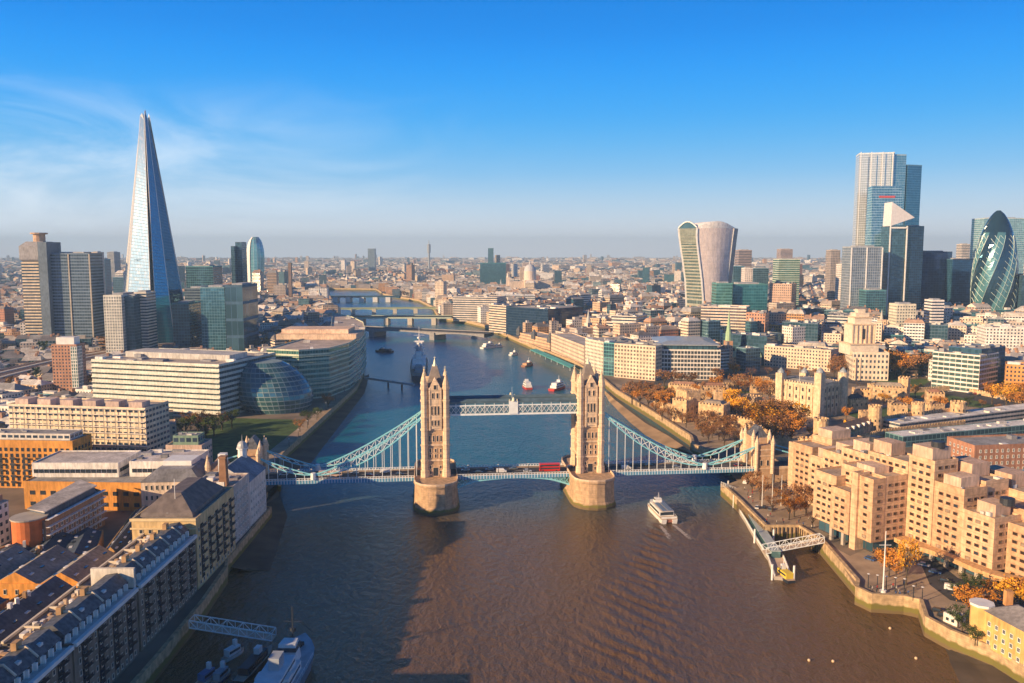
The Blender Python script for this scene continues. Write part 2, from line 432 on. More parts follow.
def front(x0, y0, x1, y1, depth, z=6.0):
    """footprint from two corners of the near face as seen at ground level z, and a depth"""
    a = Vector(P(x0, y0, z)); b = Vector(P(x1, y1, z)); d = (b-a).normalized(); n = Vector((-d.y, d.x))
    return [tuple(a), tuple(b), tuple(b+n*depth), tuple(a+n*depth)]
def frontd(px0, px1, Y, depth, skew=0.0, z=20.0):
    """footprint of a far block: near face at distance Y"""
    a = Vector((Xat(px0, Y, z), Y)); b = Vector((Xat(px1, Y, z), Y+skew)); d = (b-a).normalized(); n = Vector((-d.y, d.x))
    return [tuple(a), tuple(b), tuple(b+n*depth), tuple(a+n*depth)]
# ================================================================== SETTING
def mk_water():
    m, t, b = newmat('river_water')
    co = N(t, 'ShaderNodeTexCoord'); g = N(t, 'ShaderNodeNewGeometry')
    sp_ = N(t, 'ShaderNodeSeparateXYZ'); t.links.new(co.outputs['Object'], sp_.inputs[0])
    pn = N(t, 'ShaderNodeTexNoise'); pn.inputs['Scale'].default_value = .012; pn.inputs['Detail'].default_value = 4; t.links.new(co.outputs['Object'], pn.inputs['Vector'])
    yy = mul(t, sp_.outputs[1], mul(t, pn.outputs[0], 70.0), 'ADD')      # silty brown downstream; above the bridge, sky reflection painted in as blue base colour
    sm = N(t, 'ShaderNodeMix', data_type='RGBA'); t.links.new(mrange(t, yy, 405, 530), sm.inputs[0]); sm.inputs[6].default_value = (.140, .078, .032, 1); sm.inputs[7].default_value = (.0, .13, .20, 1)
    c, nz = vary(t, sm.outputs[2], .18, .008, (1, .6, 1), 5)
    t.links.new(c, b.inputs['Base Color']); b.inputs['Roughness'].default_value = .20; b.inputs['IOR'].default_value = 1.38
    b.inputs['Specular IOR Level'].default_value = .5
    hs_ = []
    for sc, st, d in ((.45, (1, .55, 1), 1.0), (1.7, (.8, 1.2, 1), .35), (.09, (1, .5, 1), 1.6)):
        mp = N(t, 'ShaderNodeMapping'); mp.inputs['Scale'].default_value = st; mp.inputs['Rotation'].default_value = (0, 0, .35)
        t.links.new(co.outputs['Object'], mp.inputs[0])
        n = N(t, 'ShaderNodeTexNoise'); n.inputs['Scale'].default_value = sc; n.inputs['Detail'].default_value = 3; n.inputs['Distortion'].default_value = .4
        t.links.new(mp.outputs[0], n.inputs['Vector']); hs_.append(mul(t, n.outputs[0], d))
    h = mul(t, mul(t, hs_[0], hs_[1], 'ADD'), hs_[2], 'ADD')
    bp = N(t, 'ShaderNodeBump'); bp.inputs['Strength'].default_value = 1.0; bp.inputs['Distance'].default_value = .75
    t.links.new(h, bp.inputs['Height']); t.links.new(bp.outputs[0], b.inputs['Normal'])
    return m
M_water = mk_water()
FERRY = P(661, 514, 0.5)
WD = Vector((-.13, 1)).normalized()      # the ferry's course
def water():
    X0, X1, Y0, Y1, st = -80, 120, 190, 440, 1.25
    nx, ny = int((X1-X0)/st), int((Y1-Y0)/st)
    xs = np.linspace(X0, X1, nx+1); ys = np.linspace(Y0, Y1, ny+1)
    GX, GY = np.meshgrid(xs, ys)
    dx, dy = GX-FERRY[0], GY-FERRY[1]
    s = -(dx*WD.x+dy*WD.y); l = dx*WD.y-dy*WD.x
    sp = np.clip(s, 1, None); r = np.abs(l)/sp
    amp = np.where(s > 4, (.72+.28*np.sin(dx*.11+dy*.05)*np.sin(dy*.07))/np.sqrt(1+sp/40)*.85, 0)*np.exp(-((r-.42)/.20)**2)
    ph = (sp*.62+np.abs(l)*1.0+1.1*np.sin(dx*.19)*np.sin(dy*.13)+.8*np.sin(dx*.07+dy*.31))*2*np.pi/7.6
    inn = np.where(s > 4, .07*np.exp(-(l/(6+.1*sp))**2)*np.exp(-sp/90), 0)*np.cos(s*2*np.pi/8)
    edge = np.clip((GX-X0)/15, 0, 1)*np.clip((X1-GX)/15, 0, 1)*np.clip((GY-Y0)/15, 0, 1)*np.clip((Y1-GY)/15, 0, 1)
    side = np.where(l > 0, .6, 1.0)
    H = (amp*side*np.cos(ph)+inn)*edge
    V = [(float(a), float(b), float(c)) for a, b, c in zip(GX.ravel(), GY.ravel(), H.ravel())]
    W = nx+1
    F = [(j*W+i, j*W+i+1, (j+1)*W+i+1, (j+1)*W+i) for j in range(ny) for i in range(nx)]
    k = len(V); big = 14000
    V += [(-big, -400, 0), (big, -400, 0), (big, 14000, 0), (-big, 14000, 0), ]
    c = [0, nx, ny*W+nx, ny*W]
    bot = list(range(0, nx+1)); top = [ny*W+i for i in range(nx+1)]; lf = [j*W for j in range(ny+1)]; rt = [j*W+nx for j in range(ny+1)]
    F.append(tuple([k, k+1]+bot[::-1])); F.append(tuple([k+1, k+2]+rt[::-1])); F.append(tuple([k+2, k+3]+top)); F.append(tuple([k+3, k]+lf))
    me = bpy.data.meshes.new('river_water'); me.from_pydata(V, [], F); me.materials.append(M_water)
    me.polygons.foreach_set('use_smooth', [True]*(len(F)-4)+[False]*4); me.update()
    o = bpy.data.objects.new('river_water', me); COL.objects.link(o); o['kind'] = 'structure'
water()
M_ground = plain('ground_surface', (.20, .155, .115), .95, .35, .05)
Pz = lambda L, z=6.0: [P(x, y, z) for x, y in L]
LB = [(-110.5, -60), (-110.5, 250), (-111.5, 290), (-114, 322)]+[(-117, 332), (-119, 402), (-128, 405), (-128, 450)]+Pz([(281, 455), (356, 387), (363, 372), (360, 352), (352, 338), (340, 322), (334, 312), (330, 302), (329, 292), (318, 288)])+[(-2500, 3050)]
RB = [(190, -60), (182, 225)]+Pz([(1024, 668), (995, 650), (952, 633), (927, 619.5), (921, 602), (904, 598), (872, 596), (857, 589), (858, 582), (822, 541), (809, 533), (799, 527), (766, 527), (738, 499), (722, 485)])+[(124, 448), (124, 474)]+Pz([(709, 452), (694, 446), (691, 437), (652, 412), (617, 391), (605, 381), (588, 370), (575, 362), (540, 349), (505, 334), (483, 325), (462, 320), (440, 318), (433, 307), (419, 300), (399, 297), (384, 294), (376, 289)])+[(-2500, 3350)]
land = MB()
def tessland(poly):
    bm = bmesh.new(); vs_ = [bm.verts.new((p[0], p[1], 6.0)) for p in poly]; f = bm.faces.new(vs_); f.normal_update()
    if f.normal.z < 0: f.normal_flip()
    r = bmesh.ops.triangulate(bm, faces=[f])
    for f in bm.faces: land.face([tuple(v.co) for v in f.verts])
    bm.free()
LEFTLAND = [(-14000, -60)]+LB+[(-14000, 3050)]
RIGHTLAND = [(14000, -60)]+RB+[(-14000, 3350), (-14000, 14000), (14000, 14000)]
tessland(LEFTLAND); tessland(RIGHTLAND)
g = land.build('ground', M_ground); g['kind'] = 'structure'
RIVER = LB+list(reversed(RB))
def ribbon(pts, half, z0, z1, name, mat, kind=None, label=None, cat=None, off=0.0):
    n = len(pts); m = MB(); A = []; B = []
    for i in range(n):
        p = Vector(pts[i][:2]); a = Vector(pts[max(0, i-1)][:2]); b = Vector(pts[min(n-1, i+1)][:2]); d = (b-a).normalized(); nn = Vector((-d.y, d.x))
        A.append(p+nn*(half+off)); B.append(p+nn*(off-half))
    for i in range(n-1):
        za = z1 if not hasattr(z1, '__len__') else z1[i]; zb = z1 if not hasattr(z1, '__len__') else z1[i+1]
        q = [(*B[i], za), (*B[i+1], zb), (*A[i+1], zb), (*A[i], za)]
        m.face(q)
        if z0 is not None:
            m.face([(*A[i], z0), (*A[i], za), (*A[i+1], zb), (*A[i+1], z0)]); m.face([(*B[i], z0), (*B[i+1], z0), (*B[i+1], zb), (*B[i], za)])
    if z0 is not None:
        for i, fl in ((0, 0), (n-1, 1)):
            z = z1 if not hasattr(z1, '__len__') else z1[i]
            m.face([(*A[i], z0), (*B[i], z0), (*B[i], z), (*A[i], z)])
    o = m.build(name, mat)
    if kind: o['kind'] = kind
    if label: tag(o, label, cat)
    return o
# river walls, one per stretch
ribbon(LB[:4], .7, -2, 6.9, 'river_wall', ST_quay, label='low dark quay wall along the riverside walk below the long balconied block', cat='wall')
ribbon(LB[3:7], .5, -2, 6.4, 'river_wall', ST_quay, label='shaded wall dropping to the foreshore just before the bridge, south bank', cat='wall')
ribbon(LB[7:11], .8, -2, 7.0, 'river_wall', ST_quay, label='shaded embankment wall in front of the glass egg building', cat='wall')
ribbon(LB[11:18], 1.5, -2, 7.4, 'river_wall', ST_quay, label='far south bank embankment wall beside the road bridge', cat='wall')
ribbon(RB[:6], .7, -2, 7.2, 'river_wall', ST_quay, label='curved green-stained river wall beside the yellow brick houses', cat='wall')
ribbon(RB[5:11], .7, -2, 7.1, 'river_wall', ST_quay, label='jutting green-stained wall of the hotel promontory with the tall mast', cat='wall')
ribbon(RB[10:12], .7, -2, 7.1, 'river_wall', ST_quay, label='straight yellow-green wall below the hotel walk, next to the white gangway', cat='wall')
ribbon(RB[11:17], .7, -2, 7.1, 'river_wall', ST_quay, label='recessed timber-fendered quay wall behind the landing pontoon', cat='wall')
ribbon(RB[19:25], .9, -2, 7.4, 'river_wall', ST_quay, label='sunlit curved wharf wall above the sandy beach by the castle', cat='wall')
ribbon(RB[24:31], 1.2, -2, 7.6, 'river_wall', ST_quay, label='long tan embankment wall with orange strip by the moored boats', cat='wall')
ribbon(RB[30:38], 1.5, -2, 7.6, 'river_wall', ST_quay, label='far north bank wall upstream of the road bridge', cat='wall')
# vertical timber fenders of the recessed dock
fd = MB()
for i in range(11, 15):
    a, b = Vector(RB[i]), Vector(RB[i+1]); L = (b-a).length; k = 0
    nn = Vector((-(b-a).y, (b-a).x)).normalized()
    while k*1.9 < L:
        p = a+(b-a)*(k*1.9/L)+nn*.95; fd.bar((p.x, p.y, -1), (p.x, p.y, 6.2), .22); k += 1
tag(fd.build('timber_fender', plain('timber', (.13, .085, .05), .9, .4, .5)), 'row of dark timber fenders on the recessed quay wall', 'fender')
# foreshores
def shore(pts, name, mat, zi=1.6, zo=-.25, n=None):
    # pts: inner (wall) side then outer (water) side, same count
    h = len(pts)//2; m = MB(); inn = pts[:h]; out = pts[h:]
    K = 5; rr = random.Random(3)
    rows = []
    for j in range(K+1):
        row = []
        for i in range(h):
            a, b = inn[i], out[i]; t_ = j/K
            row.append((a[0]+(b[0]-a[0])*t_, a[1]+(b[1]-a[1])*t_, zi+(zo-zi)*t_+(rr.uniform(-.12, .12) if 0 < j < K else 0)))
        rows.append(row)
    for j in range(K):
        for i in range(h-1): m.face([rows[j][i], rows[j][i+1], rows[j+1][i+1], rows[j+1][i]])
    o = m.build(name, mat, smooth=True); o['kind'] = 'structure'
P0 = lambda L, z=.5: [P(x, y, z) for x, y in L]
shore(P0([(701, 462), (690, 453), (668, 438), (645, 425), (628, 412), (614, 401), (604, 392)])+P0([(693, 452), (664, 446), (642, 434), (628, 422), (617, 411), (609, 402), (604, 393)], 0), 'beach', M_sand, 2.2)
shore([(-105.5, 330), (-117.5, 336), (-119.5, 365), (-119.5, 400), (-128, 420), (-128.5, 452)]+P0([(226, 572), (275, 571), (283, 545), (292, 515), (282, 494), (276, 482)], 0), 'foreshore', M_mud, 1.5)
shore([(q[0]+.8, q[1]-.5) for q in LB[7:11]]+P0([(277, 480), (318, 462), (366, 393), (371, 373)], 0)[:4], 'foreshore', M_mud, 1.2)
shore([RB[1], RB[2], RB[3], RB[4]]+[(170, 215)]+P0([(950, 690), (942, 660), (940, 642)], 0), 'foreshore', M_mud, 1.0, -.2)
# surfaces
def sheet(pts, name, mat, z, kind='structure'):
    bm = bmesh.new(); vs_ = [bm.verts.new((p[0], p[1], z)) for p in pts]; f = bm.faces.new(vs_); f.normal_update()
    if f.normal.z < 0: f.normal_flip()
    bmesh.ops.triangulate(bm, faces=[f])
    me = bpy.data.meshes.new(name); bm.to_mesh(me); bm.free(); me.materials.append(mat)
    o = bpy.data.objects.new(name, me); COL.objects.link(o); o['kind'] = kind; return o
sheet(Pz([(856, 588), (904, 597), (921, 601), (927, 618), (952, 631), (1024, 666), (1060, 640), (1040, 560), (930, 520), (850, 556), (830, 545)]), 'pavement', M_pave, 6.01)
sheet(Pz([(950, 600), (1030, 618), (1060, 612), (1000, 588), (958, 578), (935, 560), (920, 562), (930, 585)]), 'road', M_asph, 6.02)
sheet(Pz([(722, 486), (738, 499), (766, 526), (800, 525), (822, 538), (835, 532), (800, 480), (790, 462)]), 'pavement', M_pave, 6.01)
sheet(Pz([(617, 390), (652, 411), (691, 436), (694, 444), (709, 450), (750, 450), (735, 425), (690, 412), (640, 392), (615, 383)]), 'quay_path', M_pave, 6.012)
sheet(Pz([(640, 388), (665, 386), (765, 392), (762, 412), (745, 425), (735, 424), (690, 410)]), 'moat_lawn', M_grass, 6.008)
sheet(Pz([(690, 396), (845, 388), (980, 408), (960, 424), (880, 440), (825, 456), (770, 446), (722, 424), (690, 410)]), 'castle_ward', M_pave, 6.016)
sheet(Pz([(745, 402), (772, 400), (778, 412), (752, 414)]), 'castle_lawn', M_grass, 6.024)
sheet(Pz([(846, 414), (905, 404), (915, 416), (880, 428)]), 'castle_lawn', M_grass, 6.024)
sheet(Pz([(868, 380), (960, 378), (1024, 398), (1024, 412), (960, 418), (880, 400)]), 'moat_lawn', M_grass, 6.008)
sheet(Pz([(860, 371), (912, 371), (905, 379), (868, 381)]), 'square_lawn', M_grass, 6.02)
sheet(Pz([(196, 470), (262, 468), (297, 440), (312, 420), (232, 418), (190, 440)]), 'park_lawn', M_grass, 6.008)
sheet(Pz([(920, 388), (1024, 412), (1040, 404), (930, 381)]), 'road', M_asph, 6.02)
sheet(Pz([(640, 381), (700, 373), (830, 376), (890, 384), (890, 388), (830, 381), (700, 378), (645, 386)]), 'road', M_asph, 6.02)
sheet(Pz([(262, 470), (285, 452), (356, 386), (362, 372), (350, 374), (330, 396), (296, 430), (255, 462)]), 'riverside_walk', M_pave, 6.012)
# railway: a viaduct of parallel tracks curving into the terminus
RAILP = [(-620, 560), (-560, 640), (-500, 735), (-460, 840), (-400, 960), (-330, 1060)]
def rail():
    pts = Pz([(-60, 392), (0, 375), (60, 361), (110, 352), (150, 346), (200, 341)], 13)
    # resample
    q = []
    for i in range(len(pts)-1):
        for k in range(6): q.append((pts[i][0]+(pts[i+1][0]-pts[i][0])*k/6, pts[i][1]+(pts[i+1][1]-pts[i][1])*k/6))
    q.append(pts[-1])
    root = thing('railway_viaduct', 'broad beige railway viaduct with parallel tracks curving towards the glass spire tower', 'railway')
    d = ribbon(q, 27, 6, 12.6, 'viaduct_deck', M_conc); d.parent = root
    bal = ribbon(q, 25, None, 12.64, 'ballast', plain('ballast', (.80, .62, .43), .95, .25, .3)); bal.parent = root
    for k in range(-5, 6):
        if k in (-2, 2):
            o = ribbon(q, 1.8, 12.64, 13.7, 'platform', plain('platform_surface', (.55, .50, .44), .9, .15), off=k*4.6); o.parent = root; continue
        for s_ in (-.72, .72):
            o = ribbon(q, .42, 12.64, 12.95, 'rail', plain('rail_steel', (.22, .11, .07), .6, .2), off=k*4.6+s_); o.parent = root
    EXC.append(([(p[0], p[1]) for p in [(-2000, 0), (-2001, 0), (-2000, 1)]], 0, 0, 0, 0))
    A = [Vector(p) for p in q]
    poly = []
    for i in range(0, len(A), 3):
        a, b = A[max(0, i-1)], A[min(len(A)-1, i+1)]; n_ = Vector((-(b-a).y, (b-a).x)).normalized(); poly.append(A[i]+n_*28)
    for i in range(len(A)-1, -1, -3):
        a, b = A[max(0, i-1)], A[min(len(A)-1, i+1)]; n_ = Vector((-(b-a).y, (b-a).x)).normalized(); poly.append(A[i]-n_*28)
    exclude([tuple(p) for p in poly], 0)
rail()
# ================================================================== THE BRIDGE
M_teal = plain('pale_blue_steel', (.28, .68, .76), .45, .10, .5)
M_bwhite = plain('bridge_white_paint', (.80, .84, .84), .45, .08, .5)
M_bblue = plain('bridge_blue_paint', (.10, .30, .48), .45, .12, .5)
M_copper = plain('spire_gilding', (.75, .70, .50), .4, .1, metal=.3)
def bridge():
    root = thing('suspension_bridge', 'twin-towered stone suspension bridge with pale blue chains and high walkways across the river', 'bridge', (0, 442, 0), atan2(.1, 1))
    def nparts(o): return o
    def hexp(hx, y0, y1, z):
        return [(-hx, -y0, z), (0, -y1, z), (hx, -y0, z), (hx, y0, z), (0, y1, z), (-hx, y0, z)]
    for sx_ in (-1, 1):
        X = 41*sx_
        m = MB(); T = lambda r: [(x+X, y, z) for x, y, z in r]
        def pp(hx, ys, yt, z):       # rounded cutwater outline
            r = []
            for k in range(9):
                a = pi*k/8; r.append((X-hx*cos(a), -ys-(yt-ys)*sin(a)**.8, z))
            for k in range(9):
                a = pi*k/8; r.append((X+hx*cos(a), ys+(yt-ys)*sin(a)**.8, z))
            return r
        m.loft([pp(12.0, 16, 30.5, -2), pp(12.0, 16, 30.5, 1.0), pp(11.2, 16, 28.5, 3.2), pp(10.9, 16, 28, 8.6), pp(11.4, 16.3, 28.6, 8.7), pp(11.4, 16.3, 28.6, 9.7)], cap=True)
        m.build('pier', ST_pier, root)
        m = MB(); m.loft([pp(11.3, 16.2, 28.5, 9.71), pp(11.3, 16.2, 28.5, 10.7)], cap=False); m.loft([list(reversed(pp(10.9, 16.0, 28.0, 9.71))), list(reversed(pp(10.9, 16, 28.0, 10.7)))], cap=False)
        A, B = pp(11.3, 16.2, 28.5, 10.7), pp(10.9, 16.0, 28.0, 10.7)
        for i in range(len(A)): k = (i+1) % len(A); m.face([A[i], A[k], B[k], B[i]])
        m.build('pier_parapet', ST_trim, root)
        # tower
        m = MB(); hx, hy = 5.6, 9.2
        m.box(X-hx, X+hx, -hy, hy, 18.5, 60)
        for a in ((-hx, -hx+2.2), (hx-2.2, hx)):       # road arch: legs
            m.box(X+a[0], X+a[1], -hy, hy, 9.7, 18.5)
        m.box(X-hx+2.2, X+hx-2.2, -hy, -hy+2.4, 9.7, 18.5); m.box(X-hx+2.2, X+hx-2.2, hy-2.4, hy, 9.7, 18.5)
        tw = m.build('tower', ST_tower, root)
        # string courses
        for z in (18.6, 27.5, 36.5, 43.2, 52.5, 59.2):
            c = MB(); c.box(X-hx-.35, X+hx+.35, -hy-.35, hy+.35, z, z+.9); c.build('string_course', ST_trim, tw)
        for ax in (-1, 1):
            for ay in (-1, 1):
                cx, cy = X+ax*hx, ay*hy
                t = MB(); t.cyl(cx, cy, 9.7, 13.5, 2.2, 2.2, 8); t.cyl(cx, cy, 13.5, 60.5, 1.75, 1.75, 8)
                for z in (18.6, 27.5, 36.5, 43.2, 52.5, 59.6): t.cyl(cx, cy, z, z+1.0, 2.15, 2.15, 8)
                t.build('turret', ST_trim, tw)
                t = MB(); t.cyl(cx, cy, 60.6, 62.2, 1.9, 1.75, 8); t.cyl(cx, cy, 62.2, 68.6, 1.75, .12, 8); t.build('turret_spire', ST_trim, tw)
                t = MB(); t.cyl(cx, cy, 67.6, 68.3, .5, .65, 6); t.cyl(cx, cy, 68.3, 70.4, .2, .02, 6); t.box(cx-.6, cx+.6, cy-.12, cy+.12, 69.2, 69.5); t.build('finial', M_copper, tw)
        for ay in (-1, 1):          # oriel, gable, windows on the river faces
            f = MB(); y0 = ay*hy; y1 = ay*(hy+1.0)
            ya, yb = min(y0, y1), max(y0, y1)
            f.box(X-3.0, X+3.0, ya, yb, 37.5, 58.5)
            f.box(X-3.3, X-2.5, ya-(.3 if ay < 0 else 0), yb+(.3 if ay > 0 else 0), 36.6, 60.5); f.box(X+2.5, X+3.3, ya-(.3 if ay < 0 else 0), yb+(.3 if ay > 0 else 0), 36.6, 60.5)
            f.build('oriel', ST_trim, tw)
            g_ = MB(); yo = ay*(hy+1.2); yi = ay*(hy-3.5)
            g_.face([(X-3.4, yo, 58.6), (X+3.4, yo, 58.6), (X+2.2, yo, 62), (X, yo, 66.2), (X-2.2, yo, 62)][::(1 if ay < 0 else -1)])
            g_.face([(X-3.4, yi, 58.6), (X+3.4, yi, 58.6), (X+2.2, yi, 62), (X, yi, 66.2), (X-2.2, yi, 62)][::(-1 if ay < 0 else 1)])
            pr = [(-3.4, 58.6), (-2.2, 62), (0, 66.2), (2.2, 62), (3.4, 58.6)]
            for i in range(4):
                a, b = pr[i], pr[i+1]; q = [(X+a[0], yo, a[1]), (X+b[0], yo, b[1]), (X+b[0], yi, b[1]), (X+a[0], yi, a[1])]
                g_.face(q if ay > 0 else q[::-1])
            g_.build('gable', ST_trim, tw)
            def wn(x, z, w_, h_, yy, nm='window', fr=.3):
                o = MB(); yf = ay*yy; s_ = ay
                o.box(x-w_/2-fr, x+w_/2+fr, min(yf, yf+s_*.22), max(yf, yf+s_*.22), z-fr, z+h_+fr, m=1)
                o.box(x-w_/2, x+w_/2, min(yf+s_*.02, yf+s_*.26), max(yf+s_*.02, yf+s_*.26), z, z+h_, m=0)
                o.build(nm, [M_dark, ST_trim], tw)
            for z in (12.5, 15.5):
                for x in (-2.6, 2.6): wn(X+x, z-1.2, .8, 1.6, hy)
            wn(X, 10.2, 2.6, 4.6, hy)
            for z in (20.6, 23.8):
                for x in (-2.7, 0, 2.7): wn(X+x, z, .8, 1.9, hy)
            for x in (-2.9, -1.0, 1.0, 2.9): wn(X+x, 30.0, .8, 3.2, hy)
            for x in (-1.7, 0, 1.7): wn(X+x, 39.3, .8, 3.0, hy+1.0)
            for x in (-1.7, 0, 1.7): wn(X+x, 45.3, .8, 4.6, hy+1.0)
            for x in (-1.2, 1.2): wn(X+x, 54.3, .9, 3.0, hy+1.0)
            wn(X, 59.6, 1.3, 2.4, hy+1.2)
        for ax in (-1, 1):          # windows on the faces along the deck
            for z, hh in ((21, 3.6), (30, 3.2), (38.5, 3.2), (54.2, 3)):
                for y in (-5.4, -1.8, 1.8, 5.4):
                    o = MB(); xf = X+ax*hx
                    o.box(min(xf, xf+ax*.2), max(xf, xf+ax*.2), y-.85, y+.85, z-.3, z+hh+.3, m=1); o.box(min(xf+ax*.02, xf+ax*.25), max(xf+ax*.02, xf+ax*.25), y-.5, y+.5, z, z+hh, m=0)
                    o.build('window', [M_dark, ST_trim], tw)
            o = MB(); xf = X+ax*hx
            o.box(min(xf+ax*.02, xf+ax*.25), max(xf+ax*.02, xf+ax*.25), -4.2, 4.2, 9.72, 17.2); o.build('road_arch', M_dark, tw)
            g_ = MB(); xo = X+ax*(hx+.1)
            q = [(xo, -3.4, 60.2), (xo, 3.4, 60.2), (xo, 0, 65.5)]; g_.face(q if ax > 0 else q[::-1])
            for s_ in (-1, 1):
                q = [(xo, 3.4*s_, 60.2), (xo, 0, 65.5), (X, 0, 65.5), (X, 3.4*s_, 60.2)]; g_.face(q if ax*s_ > 0 else q[::-1])
            g_.build('gable', ST_trim, tw)
        r = MB()
        rg = lambda a, b, z: [(X-a, -b, z), (X+a, -b, z), (X+a, b, z), (X-a, b, z)]
        r.loft([rg(5.2, 8.8, 60.1), rg(3.2, 5.2, 64.5), rg(1.3, 1.6, 71.5)]); r.build('roof', plain('tower_roof', (.24, .20, .17), .8, .2, .4), tw)
        r = MB(); r.cyl(X, 0, 71.4, 72.3, 1.5, 1.2, 8); r.cyl(X, 0, 72.3, 76.0, .9, .08, 8); r.cyl(X, 0, 76.0, 77.3, .12, .05, 4); r.box(X-.7, X+.7, -.1, .1, 76.2, 76.5); r.build('roof_spire', M_copper, tw)
    # high walkways
    for y in (-5.5, 5.5):
        m = MB(); m.box(-35.2, 35.2, y-1.8, y+1.8, 44.0, 45.0); wk = m.build('walkway', M_bwhite, root)
        m = MB(); m.box(-35.2, 35.2, y-2.0, y+2.0, 50.6, 51.4)
        m.face([(-35.2, y-2.2, 51.4), (35.2, y-2.2, 51.4), (35.2, y, 52.6), (-35.2, y, 52.6)]); m.face([(-35.2, y, 52.6), (35.2, y, 52.6), (35.2, y+2.2, 51.4), (-35.2, y+2.2, 51.4)])
        m.build('walkway_roof', plain('walkway_roof_lead', (.10, .16, .20), .5, .2), wk)
        m = MB(); m.box(-35, 35, y-1.55, y+1.55, 45.1, 50.5); m.build('walkway_glazing', plain('walkway_glazing_panel', (.10, .22, .30), .3, .2), wk)
        for s_ in (-1, 1):
            m = MB(); yy = y+s_*1.78; n = 28; dx = 70.4/n
            for k in range(n):
                x0 = -35.2+k*dx
                m.bar((x0, yy, 45.2), (x0+dx, yy, 49.0), .16); m.bar((x0, yy, 49.0), (x0+dx, yy, 45.2), .16)
            for k in range(0, n+1, 2): m.bar((-35.2+k*dx, yy, 45), (-35.2+k*dx, yy, 50.6), .2)
            m.box(-35.2, 35.2, yy-.2, yy+.2, 49.0, 49.6)
            m.build('lattice', M_bwhite, wk)
        m = MB(); m.box(-2.4, 2.4, y-2.25, y-2.02, 44.6, 51.6, m=0) if y < 0 else m.box(-2.4, 2.4, y+2.02, y+2.25, 44.6, 51.6, m=0)
        yb_ = y-2.05 if y < 0 else y+2.05
        m.cyl(0, yb_, 51.6, 53.6, 1.1, .3, 8, m=1); m.cyl(-2.0, yb_, 51.6, 52.6, .45, .2, 6, m=1); m.cyl(2.0, yb_, 51.6, 52.6, .45, .2, 6, m=1)
        m.build('crest', [M_bwhite, M_copper], wk)
    m = MB(); m.cyl(0, 0, 51, 58.5, .08, .04, 6); m.build('flagpole', M_bwhite, root)
    # decks
    def deck(x0, x1, name='road_deck'):
        m = MB(); m.box(x0, x1, -8.8, 8.8, 8.3, 9.3); d = m.build(name, M_conc, root)
        m = MB(); m.box(x0, x1, -5.6, 5.6, 9.3, 9.34); m.build('carriageway', M_asph, d)
        for s_ in (-1, 1):
            m = MB(); m.box(x0, x1, min(s_*5.62, s_*8.6), max(s_*5.62, s_*8.6), 9.3, 9.46); m.build('footway', M_pave, d)
            m = MB(); ya, yb = sorted((s_*8.85, s_*9.15)); m.box(x0, x1, ya, yb, 7.6, 9.5)
            m.build('side_girder', M_bblue, d)
            m = MB(); m.box(x0, x1, ya-.05, yb+.05, 10.45, 10.62); m.box(x0, x1, ya-.05, yb+.05, 9.5, 9.75); n = int((x1-x0)/1.5)
            for k in range(n+1):
                x = x0+.1+k*(x1-x0-.2)/n; m.box(x-.16, x+.16, ya-.02, yb+.02, 7.7, 10.5)
            m.build('railing', M_bwhite, d)
        m = MB(); k = 0; x = x0+2
        while x < x1-3: m.box(x, x+3, -.1, .1, 9.34, 9.35); x += 7
        if m.v: m.build('lane_marking', M_white, d)
        return d
    deck(-131, -52.2); deck(52.2, 132)
    for s_ in (-1, 1):
        a, b = (-52.2, -30) if s_ < 0 else (30, 52.2)
        c = MB(); c.box(a, b, -5.5, 5.5, 9.71, 9.76); c.build('carriageway', M_asph, root)
    for s_ in (-1, 1):
        xa, xb = sorted((s_*.15, s_*30)); bd = deck(xa, xb, 'bascule_leaf')
        for y in (-8.6, -3, 3, 8.6):
            m = MB(); n = 11
            zb = lambda t_: 7.6-2.5*(t_**2.0)
            for k in range(n):
                t0, t1 = k/n, (k+1)/n; xa_, xb_ = s_*30*t0, s_*30*t1
                m.bar((xa_, y, zb(t0)), (xb_, y, zb(t1)), .28)
                m.bar((xa_, y, 7.7), (xb_, y, zb(t1)), .14); m.bar((xb_, y, zb(t1)), (xb_, y, 8), .14); m.bar((xa_, y, zb(t0)), (xb_, y, 7.7), .14)
            m.build('bascule_girder', M_teal, bd)
    # chains
    for sx_ in (-1, 1):
        xt, xl, xa = 46.6*sx_, 104*sx_, (131 if sx_ < 0 else 132)*sx_
        zt, zl, za = 45.0, 12.4, 22.5
        for y in (-8.9, 8.9):
            m = MB(); n = 13
            up = lambda t_: zl+(zt-zl)*(t_**1.28)
            lo = lambda t_: up(t_)-6.0*sin(pi*t_**.9)*(.7+.3*t_)-.15
            X_ = lambda t_: xl+(xt-xl)*t_
            for k in range(n):
                t0, t1 = k/n, (k+1)/n
                m.bar((X_(t0), y, up(t0)), (X_(t1), y, up(t1)), .48); m.bar((X_(t0), y, lo(t0)), (X_(t1), y, lo(t1)), .42)
                m.bar((X_(t0), y, up(t0)), (X_(t1), y, lo(t1)), .2, m=1); m.bar((X_(t0), y, lo(t0)), (X_(t1), y, up(t1)), .2, m=1)
                if k: m.bar((X_(t0), y, up(t0)), (X_(t0), y, lo(t0)), .22, m=1)
            ns = 6; us = lambda t_: zl+(za-zl)*(t_**1.15); ls = lambda t_: us(t_)-2.3*sin(pi*t_)-.1; XS = lambda t_: xl+(xa-xl)*t_
            for k in range(ns):
                t0, t1 = k/ns, (k+1)/ns
                m.bar((XS(t0), y, us(t0)), (XS(t1), y, us(t1)), .42); m.bar((XS(t0), y, ls(t0)), (XS(t1), y, ls(t1)), .38)
                m.bar((XS(t0), y, us(t0)), (XS(t1), y, ls(t1)), .17, m=1); m.bar((XS(t0), y, ls(t0)), (XS(t1), y, us(t1)), .17, m=1)
